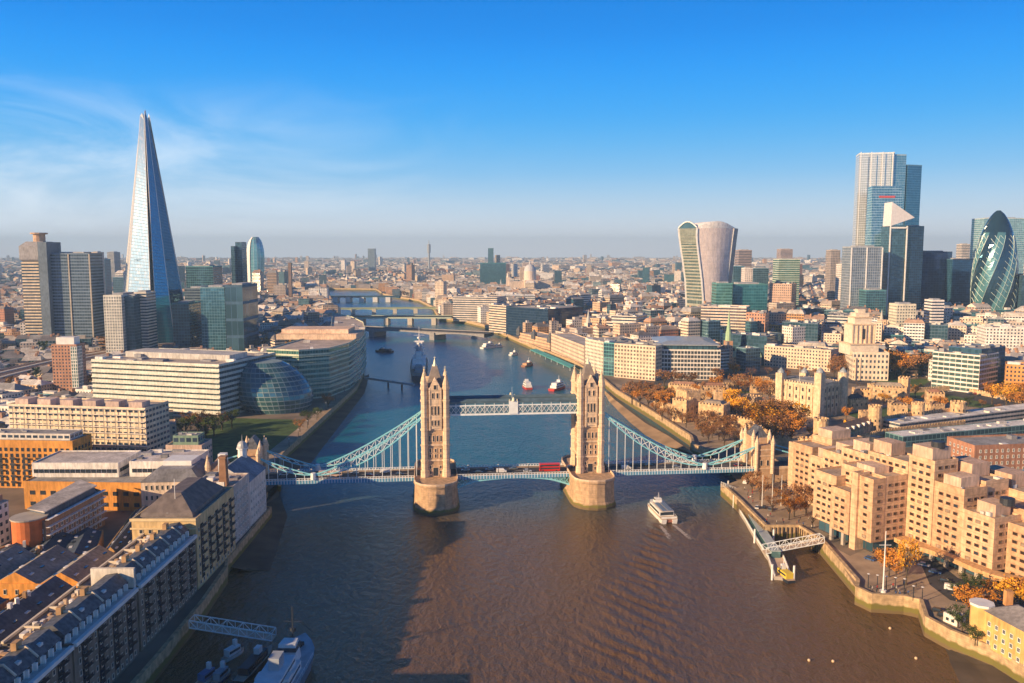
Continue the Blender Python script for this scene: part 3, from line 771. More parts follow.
            m.cyl(xl, y, 10, 13.4, 1.5, 1.3, 8, m=1)
            ch = m.build('suspension_chain', [M_teal, M_bwhite], root)
            for k in range(1, n):
                t0 = k/n; z = lo(t0)
                if z > 11.2:
                    h = MB(); h.bar((X_(t0), y, 9.5), (X_(t0), y, z), .2); h.build('hanger', M_bwhite, ch)
            for k in range(1, ns+1):
                t0 = k/ns; z = ls(t0)
                if z > 11.2 and k < ns:
                    h = MB(); h.bar((XS(t0), y, 9.5), (XS(t0), y, z), .2); h.build('hanger', M_bwhite, ch)
        # abutment towers
        XA = xa+sx_*4.5
        m = MB()
        for ya, yb in ((-11, -6), (6, 11)): m.box(XA-4.5, XA+4.5, ya, yb, -1, 20.5)
        m.box(XA-4.5, XA+4.5, -6, 6, 17, 27)
        m.box(XA-4.5, XA+4.5, -11, -6, 20.5, 23.5); m.box(XA-4.5, XA+4.5, 6, 11, 20.5, 23.5)
        m.box(XA-4.4, XA+4.4, -5.95, 5.95, -1, 9.25)
        ab = m.build('abutment_tower', ST_tower, root)
        for ax in (-1, 1):
            for y in (-11, -6, 6, 11):
                t = MB(); cx = XA+ax*4.5; t.cyl(cx, y, 7, 27.0 if abs(y) < 8 else 24.5, 1.1, 1.1, 8); h0 = 27.0 if abs(y) < 8 else 24.5; t.cyl(cx, y, h0, h0+1, 1.4, 1.4, 8); t.cyl(cx, y, h0+1, h0+5, 1.2, .1, 8)
                t.build('turret', ST_trim, ab)
        r = MB(); rr = lambda a, b, z: [(XA-a, -b, z), (XA+a, -b, z), (XA+a, b, z), (XA-a, b, z)]
        r.loft([rr(4.3, 6, 27.02), rr(.5, 3.5, 33)]); r.build('roof', M_slate, ab)
        for z in (9.6, 17, 20.6):
            c = MB(); 
            for ya, yb in ((-11.3, -5.8), (5.8, 11.3)): c.box(XA-4.8, XA+4.8, ya, yb, z, z+.6)
            c.build('string_course', ST_trim, ab)
        for y in (-11.02, ):
            for z in (11.5, 1.5):
                for x in (-1.8, 1.8):
                    o = MB(); o.box(XA+x-.9, XA+x+.9, y-.15, y, z-.2, z+3.4, m=1); o.box(XA+x-.55, XA+x+.55, y-.2, y, z, z+3.1); o.build('window', [M_dark, ST_trim], ab)
        # approach beyond, with the back chains running down to the anchorage
        x0, x1 = sorted((XA+sx_*4.5, XA+sx_*95))
        m = MB(); m.box(x0, x1, -10, 10, 2, 9.3); ap = m.build('approach', ST_tower, root)
        m = MB(); m.box(x0, x1, -6, 6, 9.31, 9.36); m.build('carriageway', M_asph, ap)
        for y in (-9.8, 9.8):
            m = MB(); m.box(x0, x1, y-.25, y+.25, 9.31, 10.6); m.build('parapet', ST_trim, ap)
        for y in (-8.9, 8.9):
            m = MB(); m.bar((XA+sx_*4.4, y, za-1), (XA+sx_*42, y, 10), .5); m.build('back_chain', M_teal, root)
    a = atan2(.1, 1)
    exclude([(x*cos(a)-y*sin(a), 442+x*sin(a)+y*cos(a)) for x, y in ((-245, -13), (260, -13), (260, 13), (-245, 13))], 2)
bridge()
# settle the heights: the piers stand taller out of the water than first drawn
HX, HY = [-5, 3, 6.5, 12, 43, 53, 60, 90], [-5, 3, 11, 16.5, 45, 54.8, 61, 88.5]
_br = [o for o in bpy.data.objects if o.name.startswith('suspension_bridge')][0]; _seen = set()
for o in _br.children_recursive:
    if o.type == 'MESH' and o.data.name not in _seen:
        _seen.add(o.data.name); co_ = np.empty(len(o.data.vertices)*3, dtype=np.float32); o.data.vertices.foreach_get('co', co_); co_[2::3] = np.interp(co_[2::3], HX, HY); o.data.vertices.foreach_set('co', co_); o.data.update()
def onbridge(x, y, z=9.35):
    z += 4.5
    a = atan2(.1, 1); return (x*cos(a)-y*sin(a), 442+x*sin(a)+y*cos(a), z)
# ================================================================== BUILDINGS, SOUTH BANK (LEFT), NEAR
CREAM = (.62, .50, .36); CREAM2 = (.55, .46, .36); ORANGE = (.62, .28, .06); BRICK = (.38, .17, .10); WHITE = (.74, .70, .64); GREY = (.38, .37, .36); SLATE = (.09, .095, .11)
def rect(x0, x1, y0, y1): return [(x0, y0), (x1, y0), (x1, y1), (x0, y1)]
rg = random.Random(11)
def balconies(b, x, y0, y1, z0, z1, fh, n, side=1):
    for k in range(n):
        yc = y0+(k+.5)*(y1-y0)/n
        m = MB(); z = z0+fh
        while z < z1-1:
            m.box(x, x+1.5*side, yc-1.7, yc+1.7, z, z+.15)
            for t in range(9):
                yy = yc-1.65+t*3.3/8; m.bar((x+1.45*side, yy, z+.15), (x+1.45*side, yy, z+1.1), .04)
            m.box(min(x+1.4*side, x+1.5*side), max(x+1.4*side, x+1.5*side), yc-1.7, yc+1.7, z+1.05, z+1.15); z += fh
        b.part(m, 'balcony', M_dark)
        m = MB(); m.box(x+.02*side, x+.06*side, yc-1.5, yc+1.5, z0+.3, z1-1.2); b.part(m, 'loggia', plain('loggia_glass', (.02, .03, .045), .2, .3, .4))
def wharf_block(label, y0, y1, seed, zc=27.0):
    b = Bld('riverside_block', label, 'apartment block')
    rr = random.Random(seed)
    b.block(rect(-136, -117, y0, y1), 6, zc, M_wall, (.20, .165, .13), par=.6, win=(1.2, 1.7, 2.9, 3.4, 'stone'), roofcol=(.30, .28, .26))
    # cornice, set-back glazed storey and dark mansard along the river side
    m = MB(); m.box(-117.4, -116.2, y0+.1, y1-.1, zc-.3, zc+.8); b.part(m, 'cornice', M_white)
    m = MB(); m.box(-122, -119.6, y0+.5, y1-.5, zc+.1, zc+2.7); b.part(m, 'set_back_storey', M_framew)
    m = MB(); m.box(-119.6, -116.9, y0+.5, y1-.5, zc+.3, zc+.42); b.part(m, 'terrace', plain('pale_terrace', (.58, .56, .52), .8, .2))
    m = MB()
    m.face([(-119.3, y0+.4, zc+2.75), (-119.3, y1-.4, zc+2.75), (-122.4, y1-.4, zc+5.6), (-122.4, y0+.4, zc+5.6)])
    m.face([(-122.4, y0+.4, zc+5.6), (-122.4, y1-.4, zc+5.6), (-126, y1-.4, zc+5.0), (-126, y0+.4, zc+5.0)])
    m.face([(-126, y0+.4, zc), (-126, y0+.4, zc+5), (-126, y1-.4, zc+5), (-126, y1-.4, zc)])
    for y, d in ((y0+.4, 1), (y1-.4, -1)):
        q = [(-119.7, y, zc), (-119.3, y, zc+2.75), (-122.4, y, zc+5.6), (-126, y, zc+5.0), (-126, y, zc)]; m.face(q if d < 0 else q[::-1])
    b.part(m, 'mansard_roof', M_slate)
    n = int((y1-y0)/3.6)
    for k in range(n):
        y = y0+(k+.5)*(y1-y0)/n
        m = MB(); m.box(-119.6, -118.7, y-.28, y+.28, zc+.43, zc+2.6, m=1); m.box(-119.58, -119.52, y+.5, y+2.7, zc+.6, zc+2.5, m=0); b.part(m, 'terrace_bay', [M_paneglass, M_white])
    y = y0+9
    while y < y1-5:
        m = MB(); m.box(-135.3, -121, y-.22, y+.22, zc+.1, zc+1.5); m.face([(-126, y-.25, zc+1.4), (-126, y-.25, zc+5.7), (-122.4, y-.25, zc+6.1), (-119.4, y-.25, zc+3.3), (-119.4, y-.25, zc+1.4)]); m.face([(-126, y+.25, zc+1.4), (-126, y+.25, zc+5.7), (-122.4, y+.25, zc+6.1), (-119.4, y+.25, zc+3.3), (-119.4, y+.25, zc+1.4)][::-1])
        m.face([(-126, y-.25, zc+5.7), (-126, y+.25, zc+5.7), (-122.4, y+.25, zc+6.1), (-122.4, y-.25, zc+6.1)][::-1]); m.face([(-122.4, y-.25, zc+6.1), (-122.4, y+.25, zc+6.1), (-119.4, y+.25, zc+3.3), (-119.4, y-.25, zc+3.3)][::-1])
        b.part(m, 'party_wall', plain('pale_coping', (.7, .6, .46), .8, .1))
        m = MB(); m.box(-125.6, -124.2, y-1.2, y+1.2, zc+4.8, zc+7.2); b.part(m, 'chimney', plain('stock_brick', (.46, .28, .14), .9, .2)); 
        m = MB(); m.box(-121.9, -120.6, y+3, y+4.4, zc+4.2, zc+4.9); b.part(m, 'skylight', M_framew); y += rr.uniform(9, 13)
    balconies(b, -116.95, y0+1, y1-1, 8.5, zc, 3.4, max(2, int((y1-y0)/9)))
    m = MB(); m.box(-136.3, -135.6, y0, y1, zc+.6, zc+1.3); b.part(m, 'roof_coping', plain('pale_coping', (.7, .6, .46), .8, .1))
    b.clutter(int((y1-y0)*1.15), rr, rect(-135.5, -125, y0, y1), zc+.02, 2.0, size=(.4, 1.3), cols=((.78, .70, .60), (.6, .46, .34), (.82, .78, .74), (.22, .2, .2), (.5, .32, .18)))
    b.windows(100)
    return b
wharf_block('long riverside block with mansard dormers, nearest the bottom edge of the view', 183, 212.5, 1)
b = Bld('corner_block', 'taller riverside block outside the lower left corner of the view', 'apartment block'); b.block(rect(-150, -122, 148, 182), 6, 41, M_wall, (.5, .4, .3), win=(1.3, 1.8, 3.6, 3.4, 'stone')); b.windows(60)
wharf_block('long riverside block with roof gardens, middle of the balconied row', 213.5, 251, 2)
wharf_block('balconied riverside block with dark mansard, beside the yellow-fronted one', 252.5, 300, 3)
b = Bld('party_wall_slab', 'tall pale firewall slab standing between two riverside roofs', 'wall'); b.block(rect(-131, -117.6, 251.15, 252.35), 26, 33.5, M_wall, (.72, .66, .56), par=.2, exc=False)
b = Bld('corner_block', 'pale rendered block with sunlit end wall and cluttered terrace at the lower left corner', 'apartment block')
b.block(rect(-178, -136.6, 196, 212), 6, 27, M_wall, (.70, .58, .44), par=1.0, win=(1.6, 2.0, 3.6, 3.4, 'stone')); b.clutter(34, rg, hmax=1.4, size=(.5, 1.6), cols=((.72, .6, .5), (.25, .22, .2), (.8, .76, .7), (.35, .3, .25)))
m = MB(); m.box(-178.3, -136.5, 195.6, 196.0, 25.2, 25.7); b.part(m, 'cornice', M_white); b.windows(100)
def warehouse(label, poly, z0, zw, rh, col, ng, along, ridgecol=(.12, .12, .14), win=None, sky=True, name='warehouse', glazed=False):
    """brick shed under ng parallel gabled roofs"""
    b = Bld(name, label, 'warehouse'); poly = ccw(poly)
    b.block(poly, z0, zw, M_wall, col, par=.5, roofcol=(.2, .2, .2), win=win)
    a, bb, c, d = [Vector(p) for p in inset(poly, .5)]
    if along: a, bb, c, d = bb, c, d, a
    for k in range(ng):
        t0, t1 = k/ng, (k+1)/ng; tm = (t0+t1)/2
        A0, A1 = a.lerp(bb, t0), a.lerp(bb, t1); B0, B1 = d.lerp(c, t0), d.lerp(c, t1); Am, Bm = a.lerp(bb, tm), d.lerp(c, tm)
        m = MB(); z = zw+.05
        T = lambda p, zz: (p.x, p.y, zz)
        m.face([T(A0, z), T(Am, z+rh), T(Bm, z+rh), T(B0, z)][::-1], None, ridgecol); m.face([T(Am, z+rh), T(A1, z), T(B1, z), T(Bm, z+rh)][::-1], None, ridgecol)
        m.face([T(A0, z), T(A1, z), T(Am, z+rh)], None, col); m.face([T(B1, z), T(B0, z), T(Bm, z+rh)], None, col)
        r = b.part(m, 'roof', M_roof)
        L = (Bm-Am).length; n = max(2, int(L/6)); dirv = (Bm-Am).normalized()
        for s0, q0, q1 in ((0, Am, A0), (1, Am, A1)):
            e = (q1-q0); w_ = e.length
            if sky:
                for j in range(n):
                    cpos = q0+e*.45+dirv*((j+.5)*L/n); sm = MB(); zc = z+rh*.55
                    ang = atan2(dirv.y, dirv.x); sm.obox(cpos.x, cpos.y, ang, 1.0, .6, zc-.1, zc+.22)
                    b.part(sm, 'skylight', M_framew if (j+s0) % 2 else M_paneglass)
    for k in range(5):
        t_ = rg.random(); pz = (a.lerp(bb, rg.choice([(j+.5)/ng for j in range(ng)]))).lerp(d.lerp(c, .5), t_*.8)
        m = MB(); m.obox(pz.x, pz.y, rg.random(), .5, .7, zw, zw+rh+rg.uniform(.8, 2.0)); b.part(m, 'chimney' if k % 2 else 'roof_vent', plain('stock_brick', (.46, .28, .14), .9, .2) if k % 2 else M_framew)
    b.windows(100)
    return b
warehouse('dark-roofed warehouse with skylights behind the cluttered roofs, nearer the river', rect(-160, -142.5, 214.5, 268), 6, 19.5, 5.5, (.50, .26, .08), 1, False, win=(1.4, 1.8, 4, 3.6, 'stone'))
warehouse('dark-roofed warehouse at the left edge, farther from the river', rect(-183, -163.5, 214, 262), 6, 19, 5.5, (.42, .22, .1), 1, False, win=(1.4, 1.8, 4, 3.6, 'stone'))
warehouse('dark ridge-roofed shed at the far lower left edge', rect(-206, -186, 216, 268), 6, 18, 5, (.42, .22, .1), 1, False)
warehouse('orange brick shed under five grey gabled roofs, lower left', [(-232, 285), (-150, 283), (-150, 312), (-232, 314)], 6, 15, 4.5, ORANGE, 5, False, (.28, .25, .22), win=(1.1, 2.0, 4.2, 4.2, 'stone'))
warehouse('low dark shed with white-lined glazed ridges beside the riverside row', [(-160, 316), (-141, 314), (-142, 366), (-172, 372)], 6, 14, 3, (.42, .25, .10), 3, False, (.06, .07, .10))
warehouse('low dark shed with glazed ridges in front of the curved block', [(-208, 317), (-163, 316), (-176, 350), (-206, 336)], 6, 12, 2.6, (.42, .25, .10), 3, False, (.05, .07, .11))
b = Bld('lane_wall', 'long narrow orange brick terrace along the lane behind the riverside row', 'terrace', None)
b.block(rect(-141.5, -138, 214, 300), 6, 20, M_wall, (.55, .30, .10), par=.4, roofcol=(.45, .32, .2), win=(1, 1.5, 4, 3.4, 'stone')); b.windows(60)
# yellow-fronted block with dark pyramid roof
b = Bld('corner_block', 'yellow-fronted block under a dark pyramid roof, end of the balconied riverside row', 'apartment block')
b.block(rect(-141, -117.2, 301.5, 344), 6, 32.5, M_wall, (.66, .48, .24), par=.8, win=(1.3, 1.7, 3.4, 3.4, 'stone'))
m = MB(); q = rect(-139.5, -119.5, 305, 341); q2 = inset(q, 7)
m.loft([[(x, y, 32.6) for x, y in q], [(x, y, 34.2) for x, y in inset(q, .5)], [(x, y, 40) for x, y in q2]]); b.part(m, 'pyramid_roof', plain('brown_slate', (.16, .13, .12), .7, .3, .4))
m = MB(); m.box(-141.5, -117, 301, 301.45, 29.2, 29.8); m.box(-141.5, -117, 301, 301.45, 32.3, 33.3); b.part(m, 'cornice', plain('yellow_cornice', (.75, .58, .32), .8, .1))
m = MB(); m.bar((-128, 310, 37), (-128, 310, 46), .12); b.part(m, 'flagpole', M_white)
balconies(b, -117.15, 303, 343, 8.5, 31, 3.4, 5); b.clutter(8, rg, rect(-140, -119, 302, 344), 33.5, 1.2, size=(.4, 1)); b.windows(100)
b = Bld('brewhouse', 'old blue-shaded brewery building rising straight from the foreshore near the bridge', 'brewery')
b.block(rect(-138, -119.5, 345.5, 372), 6, 31, M_wall, (.50, .46, .42), par=.6, win=(1.1, 1.8, 3.2, 3.8, 'white'), roofcol=(.42, .32, .27)); b.clutter(8, rg, hmax=2.5)
b.block(rect(-140, -119.8, 372.3, 398), 4, 27, M_wall, (.60, .58, .54), par=.6, win=(1.2, 1.9, 3.4, 3.8, 'white'), roof='gable', rh=7, roofcol=(.16, .22, .28))
m = MB(); m.cyl(-130, 396, 27, 37, 2.2, 2.2, 10); m.cyl(-130, 396, 37, 37.6, 2.8, 2.8, 10); b.part(m, 'cupola_drum', M_white)
m = MB(); rings = [[(-130+2.5*cos(t*pi/2*.98/5)*cos(2*pi*i/12), 396+2.5*cos(t*pi/2*.98/5)*sin(2*pi*i/12), 37.7+3.2*sin(t*pi/2/5)) for i in range(12)] for t in range(6)]
m.loft(rings); m.cyl(-130, 396, 40.8, 44, .15, .05, 5); b.part(m, 'dome', plain('lead_dome', (.45, .46, .46), .4, .1), True)
m = MB(); m.box(-138, -134.5, 385, 388.5, 27, 37); b.part(m, 'white_turret', M_white); b.windows(100)
b = Bld('brewery_chimney', 'square brown brick chimney beside the bridge foot on the south bank', 'chimney')
m = MB(); b.setbase(rect(-126, -123, 352, 355), 31); m.loft([[(x, y, 31) for x, y in rect(-126.2, -122.8, 351.8, 355.2)], [(x, y, 43) for x, y in rect(-125.8, -123.2, 352.2, 354.8)], [(x, y, 43.05) for x, y in rect(-126.1, -122.9, 351.9, 355.1)], [(x, y, 44) for x, y in rect(-126.1, -122.9, 351.9, 355.1)]]); b.part(m, 'stack', plain('brown_brick', (.30, .16, .09), .9, .2))
b = Bld('gabled_turret_house', 'small pale house with pointed turrets beside the bridge end', 'house')
b.block(rect(-150, -142, 404, 416), 6, 24, M_wall, (.66, .50, .36), roof='hip', rh=6, win=(.9, 1.5, 2.6, 3.6, 'stone'), roofcol=(.3, .2, .16))
for x, y in ((-150, 404), (-142, 404)):
    m = MB(); m.cyl(x, y, 6, 26, 1.4, 1.4, 8); m.cyl(x, y, 26, 32, 1.5, .1, 8); b.part(m, 'turret', ST_trim)
b.windows(40)
# curved block with drum end
b = Bld('curved_block', 'long grey-roofed apartment block ending in a red drum', 'apartment block')
A = Pz([(20, 512), (45, 517), (103, 487), (80, 479)], 24)
b.block(A, 6, 21.5, M_wall, (.34, .20, .12), par=.6, roofcol=(.3, .28, .27), win=(1.6, 1.9, 3.6, 3.3, 'white'))
m = MB(); q = inset(ccw(A), 3); m.prism(q, 21.6, 24.6, (.10, .12, .16)); b.part(m, 'set_back_storey', M_wall)
m = MB(); q = inset(ccw(A), 2.2); m.prism(q, 24.65, 25.1, (.42, .38, .35)); b.part(m, 'roof_slab', M_roof)
m = MB(); m.cyl(A[0][0]+6, A[0][1]-4, 6, 23, 6.5, 6.5, 24); b.part(m, 'drum', plain('red_render', (.60, .17, .05), .8, .12), False)
m = MB(); m.cyl(A[0][0]+6, A[0][1]-4, 23.05, 23.6, 7, 7, 24); b.part(m, 'drum_roof', M_conc)
for z in (9.5, 12.8, 16.1, 19.4, 22.6):
    m = MB(); a_, b_ = Vector(A[1]), Vector(A[2]); d_ = (b_-a_).normalized(); n_ = Vector((d_.y, -d_.x)); q = [tuple(a_), tuple(b_), tuple(b_+n_*1.5), tuple(a_+n_*1.5)]
    m.prism(ccw(q), z, z+.2, (.8, .78, .74), bottom=True); b.part(m, 'balcony', M_wall)
b.windows(100); exclude(rect(-215, -160, 314, 372), 0)
# white-roofed warehouse row
b = Bld('white_roofed_depot', 'low orange-fronted building with white set-back top and flat roofs, middle left', 'building')
q = front(25, 509, 146, 511, 34); b.block(q, 6, 19.5, M_wall, ORANGE, par=.5, win=(2.6, 2.0, 5.2, 5.5, 'dark'))
q1 = rect(min(p[0] for p in q)+.5, -188, 407, 432); z2 = 27
b.block(rect(-239, -196, 408, 434), 19.6, 26.5, M_wall, WHITE, par=.5, cells=(2, 6), win=(2.2, 1.9, 2.6, 6, 'dark'), exc=False, roofcol=(.55, .5, .46))
b.block(rect(-191, -160, 409, 434), 19.6, 27, M_wall, WHITE, par=.5, cells=(2, 6), win=(2.2, 1.9, 2.6, 6, 'dark'), exc=False, roofcol=(.6, .54, .5)); b.clutter(6, rg)
b.windows(100)
b = Bld('mansard_block', 'cream arcaded building under a broad grey mansard roof, left of the bridge end', 'building')
b.block(rect(-179, -150, 398, 424) if False else [(-178, 392), (-150.5, 394), (-152, 424), (-179, 424)], 6, 21.5, M_wall, (.70, .56, .44), roof='mansard', rh=5, ins=5.5, roofcol=(.20, .20, .22), win=(1.1, 2.6, 2.5, 5.0, 'stone'))
m = MB(); m.box(-172, -158, 404, 416, 26.6, 29); b.part(m, 'plant_room', M_white); b.windows(100)
b = Bld('terraced_block', 'small pinkish cream block with stepped roof terraces next to the shaded lawn', 'apartment block')
b.block(front(167, 478, 203, 478, 16), 6, 24, M_wall, (.66, .48, .38), win=(1.8, 1.7, 3, 3.4, 'stone'), par=.7)
p_ = b.polys[-1][0]; b.block(inset(p_, 3), 24.1, 29, F_wide, (.20, .30, .22), exc=False, par=.4); b.clutter(4, rg, size=(.5, 1.4), hmax=1.2); b.windows(100)
# cream banded apartments
b = Bld('long_apartment_block', 'long cream apartment block with white slab edges and roof pavilions, left', 'apartment block')
Q = front(12, 464, 148, 470, 24); ztop = Zat(Q[0][1], 405)
b.block(Q, 6, ztop, F_wide, (.70, .58, .42), cells=(3.6, 3.3), par=.8, roofcol=(.42, .36, .3))
a_, b_ = Vector(Q[0]), Vector(Q[1]); d_ = (b_-a_).normalized(); n_ = Vector((d_.y, -d_.x))
nf = int((ztop-6)/3.3)
for k in range(1, nf+1):
    m = MB(); z = 6+k*(ztop-6)/nf
    m.prism(ccw([tuple(a_+n_*.05), tuple(b_+n_*.05), tuple(b_+n_*1.3), tuple(a_+n_*1.3)]), z-.35, z-.02, (.8, .72, .62), bottom=True); b.part(m, 'slab_edge', M_wall)
L_ = (b_-a_).length
for k in range(12):
    m = MB(); c_ = a_+d_*(k+.5)*L_/12; m.bar((c_.x+n_.x*1.2, c_.y+n_.y*1.2, 6), (c_.x+n_.x*1.2, c_.y+n_.y*1.2, ztop), .22); b.part(m, 'pier', M_conc)
for k in range(6):
    c_ = a_+d_*(k+.5)*L_/6-n_*6; b.unit('roof_pavilion', c_.x, c_.y, atan2(d_.y, d_.x), 4.2, 4, ztop, ztop+3.6, M_wall, (.55, .42, .36))
b.clutter(10, rg, size=(.6, 1.5), hmax=1)
b = Bld('orange_apartment_block', 'orange brick apartment block with dark balconies at the left edge', 'apartment block')
Q = front(-30, 487, 75, 489, 18); zt = Zat(Q[1][1], 442)
b.block(Q, 6, zt, M_wall, ORANGE, win=(1.5, 1.9, 3.1, 3.2, 'dark'), par=.5, roofcol=(.35, .3, .26))
a_, b_ = Vector(Q[0]), Vector(Q[1]); d_ = (b_-a_).normalized(); n_ = Vector((d_.y, -d_.x)); L_ = (b_-a_).length
for k in range(8):
    c_ = a_+d_*(k+.6)*L_/8.2
    for j in range(5):
        m = MB(); m.obox(c_.x+n_.x*.7, c_.y+n_.y*.7, atan2(d_.y, d_.x), 1.5, .65, 9+j*3.2, 9.2+j*3.2); m.obox(c_.x+n_.x*1.3, c_.y+n_.y*1.3, atan2(d_.y, d_.x), 1.5, .05, 9.2+j*3.2, 10.2+j*3.2); b.part(m, 'balcony', M_dark)
b.block(inset(ccw(Q), 3), zt+.1, zt+3.2, F_wide, (.6, .56, .5), exc=False, par=.4); b.clutter(6, rg, size=(.6, 1.5), hmax=1); b.windows(100)
b = Bld('orange_annex', 'small orange brick annex with white top beside the orange apartments', 'building')
b.block(front(75.5, 487, 99, 487, 12), 6, 19, M_wall, ORANGE, win=(1.2, 1.7, 3.2, 3.2, 'dark'), par=.4)
b.block(inset(b.polys[0][0], 1.5), 19.1, 22.5, F_wide, WHITE, exc=False, par=.3); b.windows(50)
b = Bld('brick_tower_block', 'slim brown brick tower with glazed corner and white cap, by the railway', 'tower')
Q = front(54, 394, 79, 394, 15); zt = Zat(Q[0][1], 345)
b.block(Q, 6, zt, F_punch, (.46, .24, .15), par=.5, cells=(2.6, 3))
a_, b_ = Vector(Q[0]), Vector(Q[1]); d_ = (b_-a_).normalized(); n_ = Vector((d_.y, -d_.x)); L_ = (b_-a_).length
m = MB(); m.prism(ccw([tuple(a_+d_*L_*.76+n_*.3), tuple(b_+n_*.3+d_*.3), tuple(b_+d_*.3-n_*9), tuple(a_+d_*L_*.76-n_*9)]), 6, zt-1.5, (.75, .72, .66), cells=(2.2, 3)); b.part(m, 'glazed_corner', facade('tower_glazing', .2, .12, .85, glass=(.06, .14, .14)))
c_ = sum((Vector(p) for p in Q), Vector((0, 0)))/4; b.unit('roof_cap', c_.x, c_.y, atan2(d_.y, d_.x), L_*.36, 5, zt, zt+6.5, M_white)
# offices by the park
GL_green = facade('green_glass_bands', .03, .30, .92, glass=(.05, .16, .14), grough=.06, gmetal=.3)
b = Bld('banded_office', 'wide white office block with dark ribbon windows and flat roof, left centre', 'office block')
Q = front(94, 411, 221, 419, 78); zt = Zat(Q[1][1], 366)
b.block(Q, 6, zt, facade('ribbon_windows', .02, .42, .90, glass=(.035, .06, .07), slab=1), (.62, .62, .54), cells=(3, 3.9), par=1.2, roofcol=(.44, .38, .33)); b.clutter(16, rg, hmax=3, size=(2, 6))
a_, b_ = Vector(Q[0]), Vector(Q[1]); d_ = (b_-a_).normalized(); n_ = Vector((d_.y, -d_.x)); L_ = (b_-a_).length; nf = max(1, round((zt-6)/3.9))
for k in range(1, nf+1):
    m = MB(); z = 6+k*(zt-6)/nf; m.prism(ccw([tuple(a_+n_*.03), tuple(b_+n_*.03), tuple(b_+n_*.9), tuple(a_+n_*.9)]), z-.9, z-.2, (.66, .65, .57), bottom=True); b.part(m, 'spandrel', M_wall)
m = MB(); m.prism(inset(ccw(Q), -1.2), zt+1.2, zt+1.8, (.5, .46, .42), bottom=True); 
b.part(MB() if False else (lambda mm: (mm.obox(*(sum((Vector(p) for p in Q), Vector((0, 0)))/4), atan2(d_.y, d_.x), L_*.42, 12, zt+.1, zt+4.5, (.5, .48, .45)), mm)[1])(MB()), 'roof_plant', M_wall)
def office(label, q, z, mat, col, name='office_block', cells=(3, 3.8), cl=8, rc=(.42, .38, .34), setb=None, **k):
    b = Bld(name, label, 'office block'); b.block(q, 6, z, mat, col, cells=cells, par=.9, roofcol=rc, **k)
    if setb: b.block(inset(ccw(q), setb[0]), z+.1, z+setb[1], setb[2], setb[3], exc=False, par=.5, cells=cells)
    b.clutter(cl, rg, hmax=3, size=(1.5, 5)); return b
office('shaded office block tucked behind the glass egg building', front(226, 398, 268, 400, 60), 38, F_curtain, (.20, .26, .30))
# rounded green glass office
b = Bld('rounded_glass_office', 'green glass office with a rounded riverside corner and roof terraces', 'office block')
g0 = Pz([(268, 398), (300, 400), (330, 397), (350, 389), (361, 379), (366, 368), (364, 358), (353, 350)], 6); g0 += [(g0[-1][0]-40, g0[-1][1]+70), (g0[0][0]+20, g0[0][1]+160)]
zt = Zat(g0[2][1], 349)
b.block(g0, 6, zt, GL_green, (.55, .58, .44), cells=(2.5, 4.2), par=1.0, roofcol=(.46, .38, .32)); b.clutter(14, rg, hmax=3, size=(1.5, 5))
for k in range(1, 8):
    m = MB(); z = 6+k*(zt-6)/8; o1 = inset(ccw(g0), -.9)
    m.prism(o1, z-.25, z+.1, (.70, .70, .50), bottom=True); b.part(m, 'sunshade', M_wall)
c0 = P(313, 341, zt); b.unit('penthouse', c0[0], c0[1]+35, 0, 38, 22, zt, zt+5, M_wall, (.66, .48, .34))
b.unit('upper_penthouse', c0[0]-3, c0[1]+38, 0, 32, 17, zt+5, zt+9, M_wall, (.70, .50, .36))
# glass egg
def egg():
    c = P(271, 414, 6); b = Bld('glass_egg_hall', 'leaning egg-shaped glass hall beside the shaded lawn', 'hall', loc=(c[0], c[1]+20, 6))
    H_ = Zat(c[1]+20, 362)-6; n = 40; rings = []; K = 11; slabs = []
    for k in range(K+1):
        t = k/K; r = 30*sqrt(max(.0, 1-((t-.36)/.72)**2)); r = max(r, 2.5)
        if t < .36: r = 30*(.80+.20*sin(t/.36*pi/2))
        ox = -11*(t**1.2); oy = 5*t
        rings.append([(c[0]+ox+r*1.0*cos(2*pi*i/n), c[1]+20+oy+r*.92*sin(2*pi*i/n), 6+H_*t) for i in range(n)])
    m = MB(); m.loft(rings, (.20, .28, .30), cells=(1, 1)); b.part(m, 'glazed_skin', facade('egg_glazing', .06, .16, .95, glass=(.05, .15, .18), grough=.05, gmetal=.4))
    for k in range(1, K):
        m = MB(); R_ = rings[k]; cx = sum(p[0] for p in R_)/n; cy = sum(p[1] for p in R_)/n
        up_ = [(cx+(p[0]-cx)*1.012, cy+(p[1]-cy)*1.012, p[2]+.25) for p in R_]; dn = [(p[0], p[1], p[2]-.25) for p in up_]; 
        m.loft([dn, up_], cap=False); b.part(m, 'floor_ring', plain('egg_ring', (.42, .50, .50), .4, .1, metal=.3))
    exclude([(c[0]+34*cos(a/8*2*pi), c[1]+20+34*sin(a/8*2*pi)) for a in range(8)], 4)
egg()
exclude(Pz([(185, 485), (262, 478), (300, 442), (366, 388), (368, 356), (352, 338), (335, 345), (340, 392), (262, 412), (185, 418)]), 0)
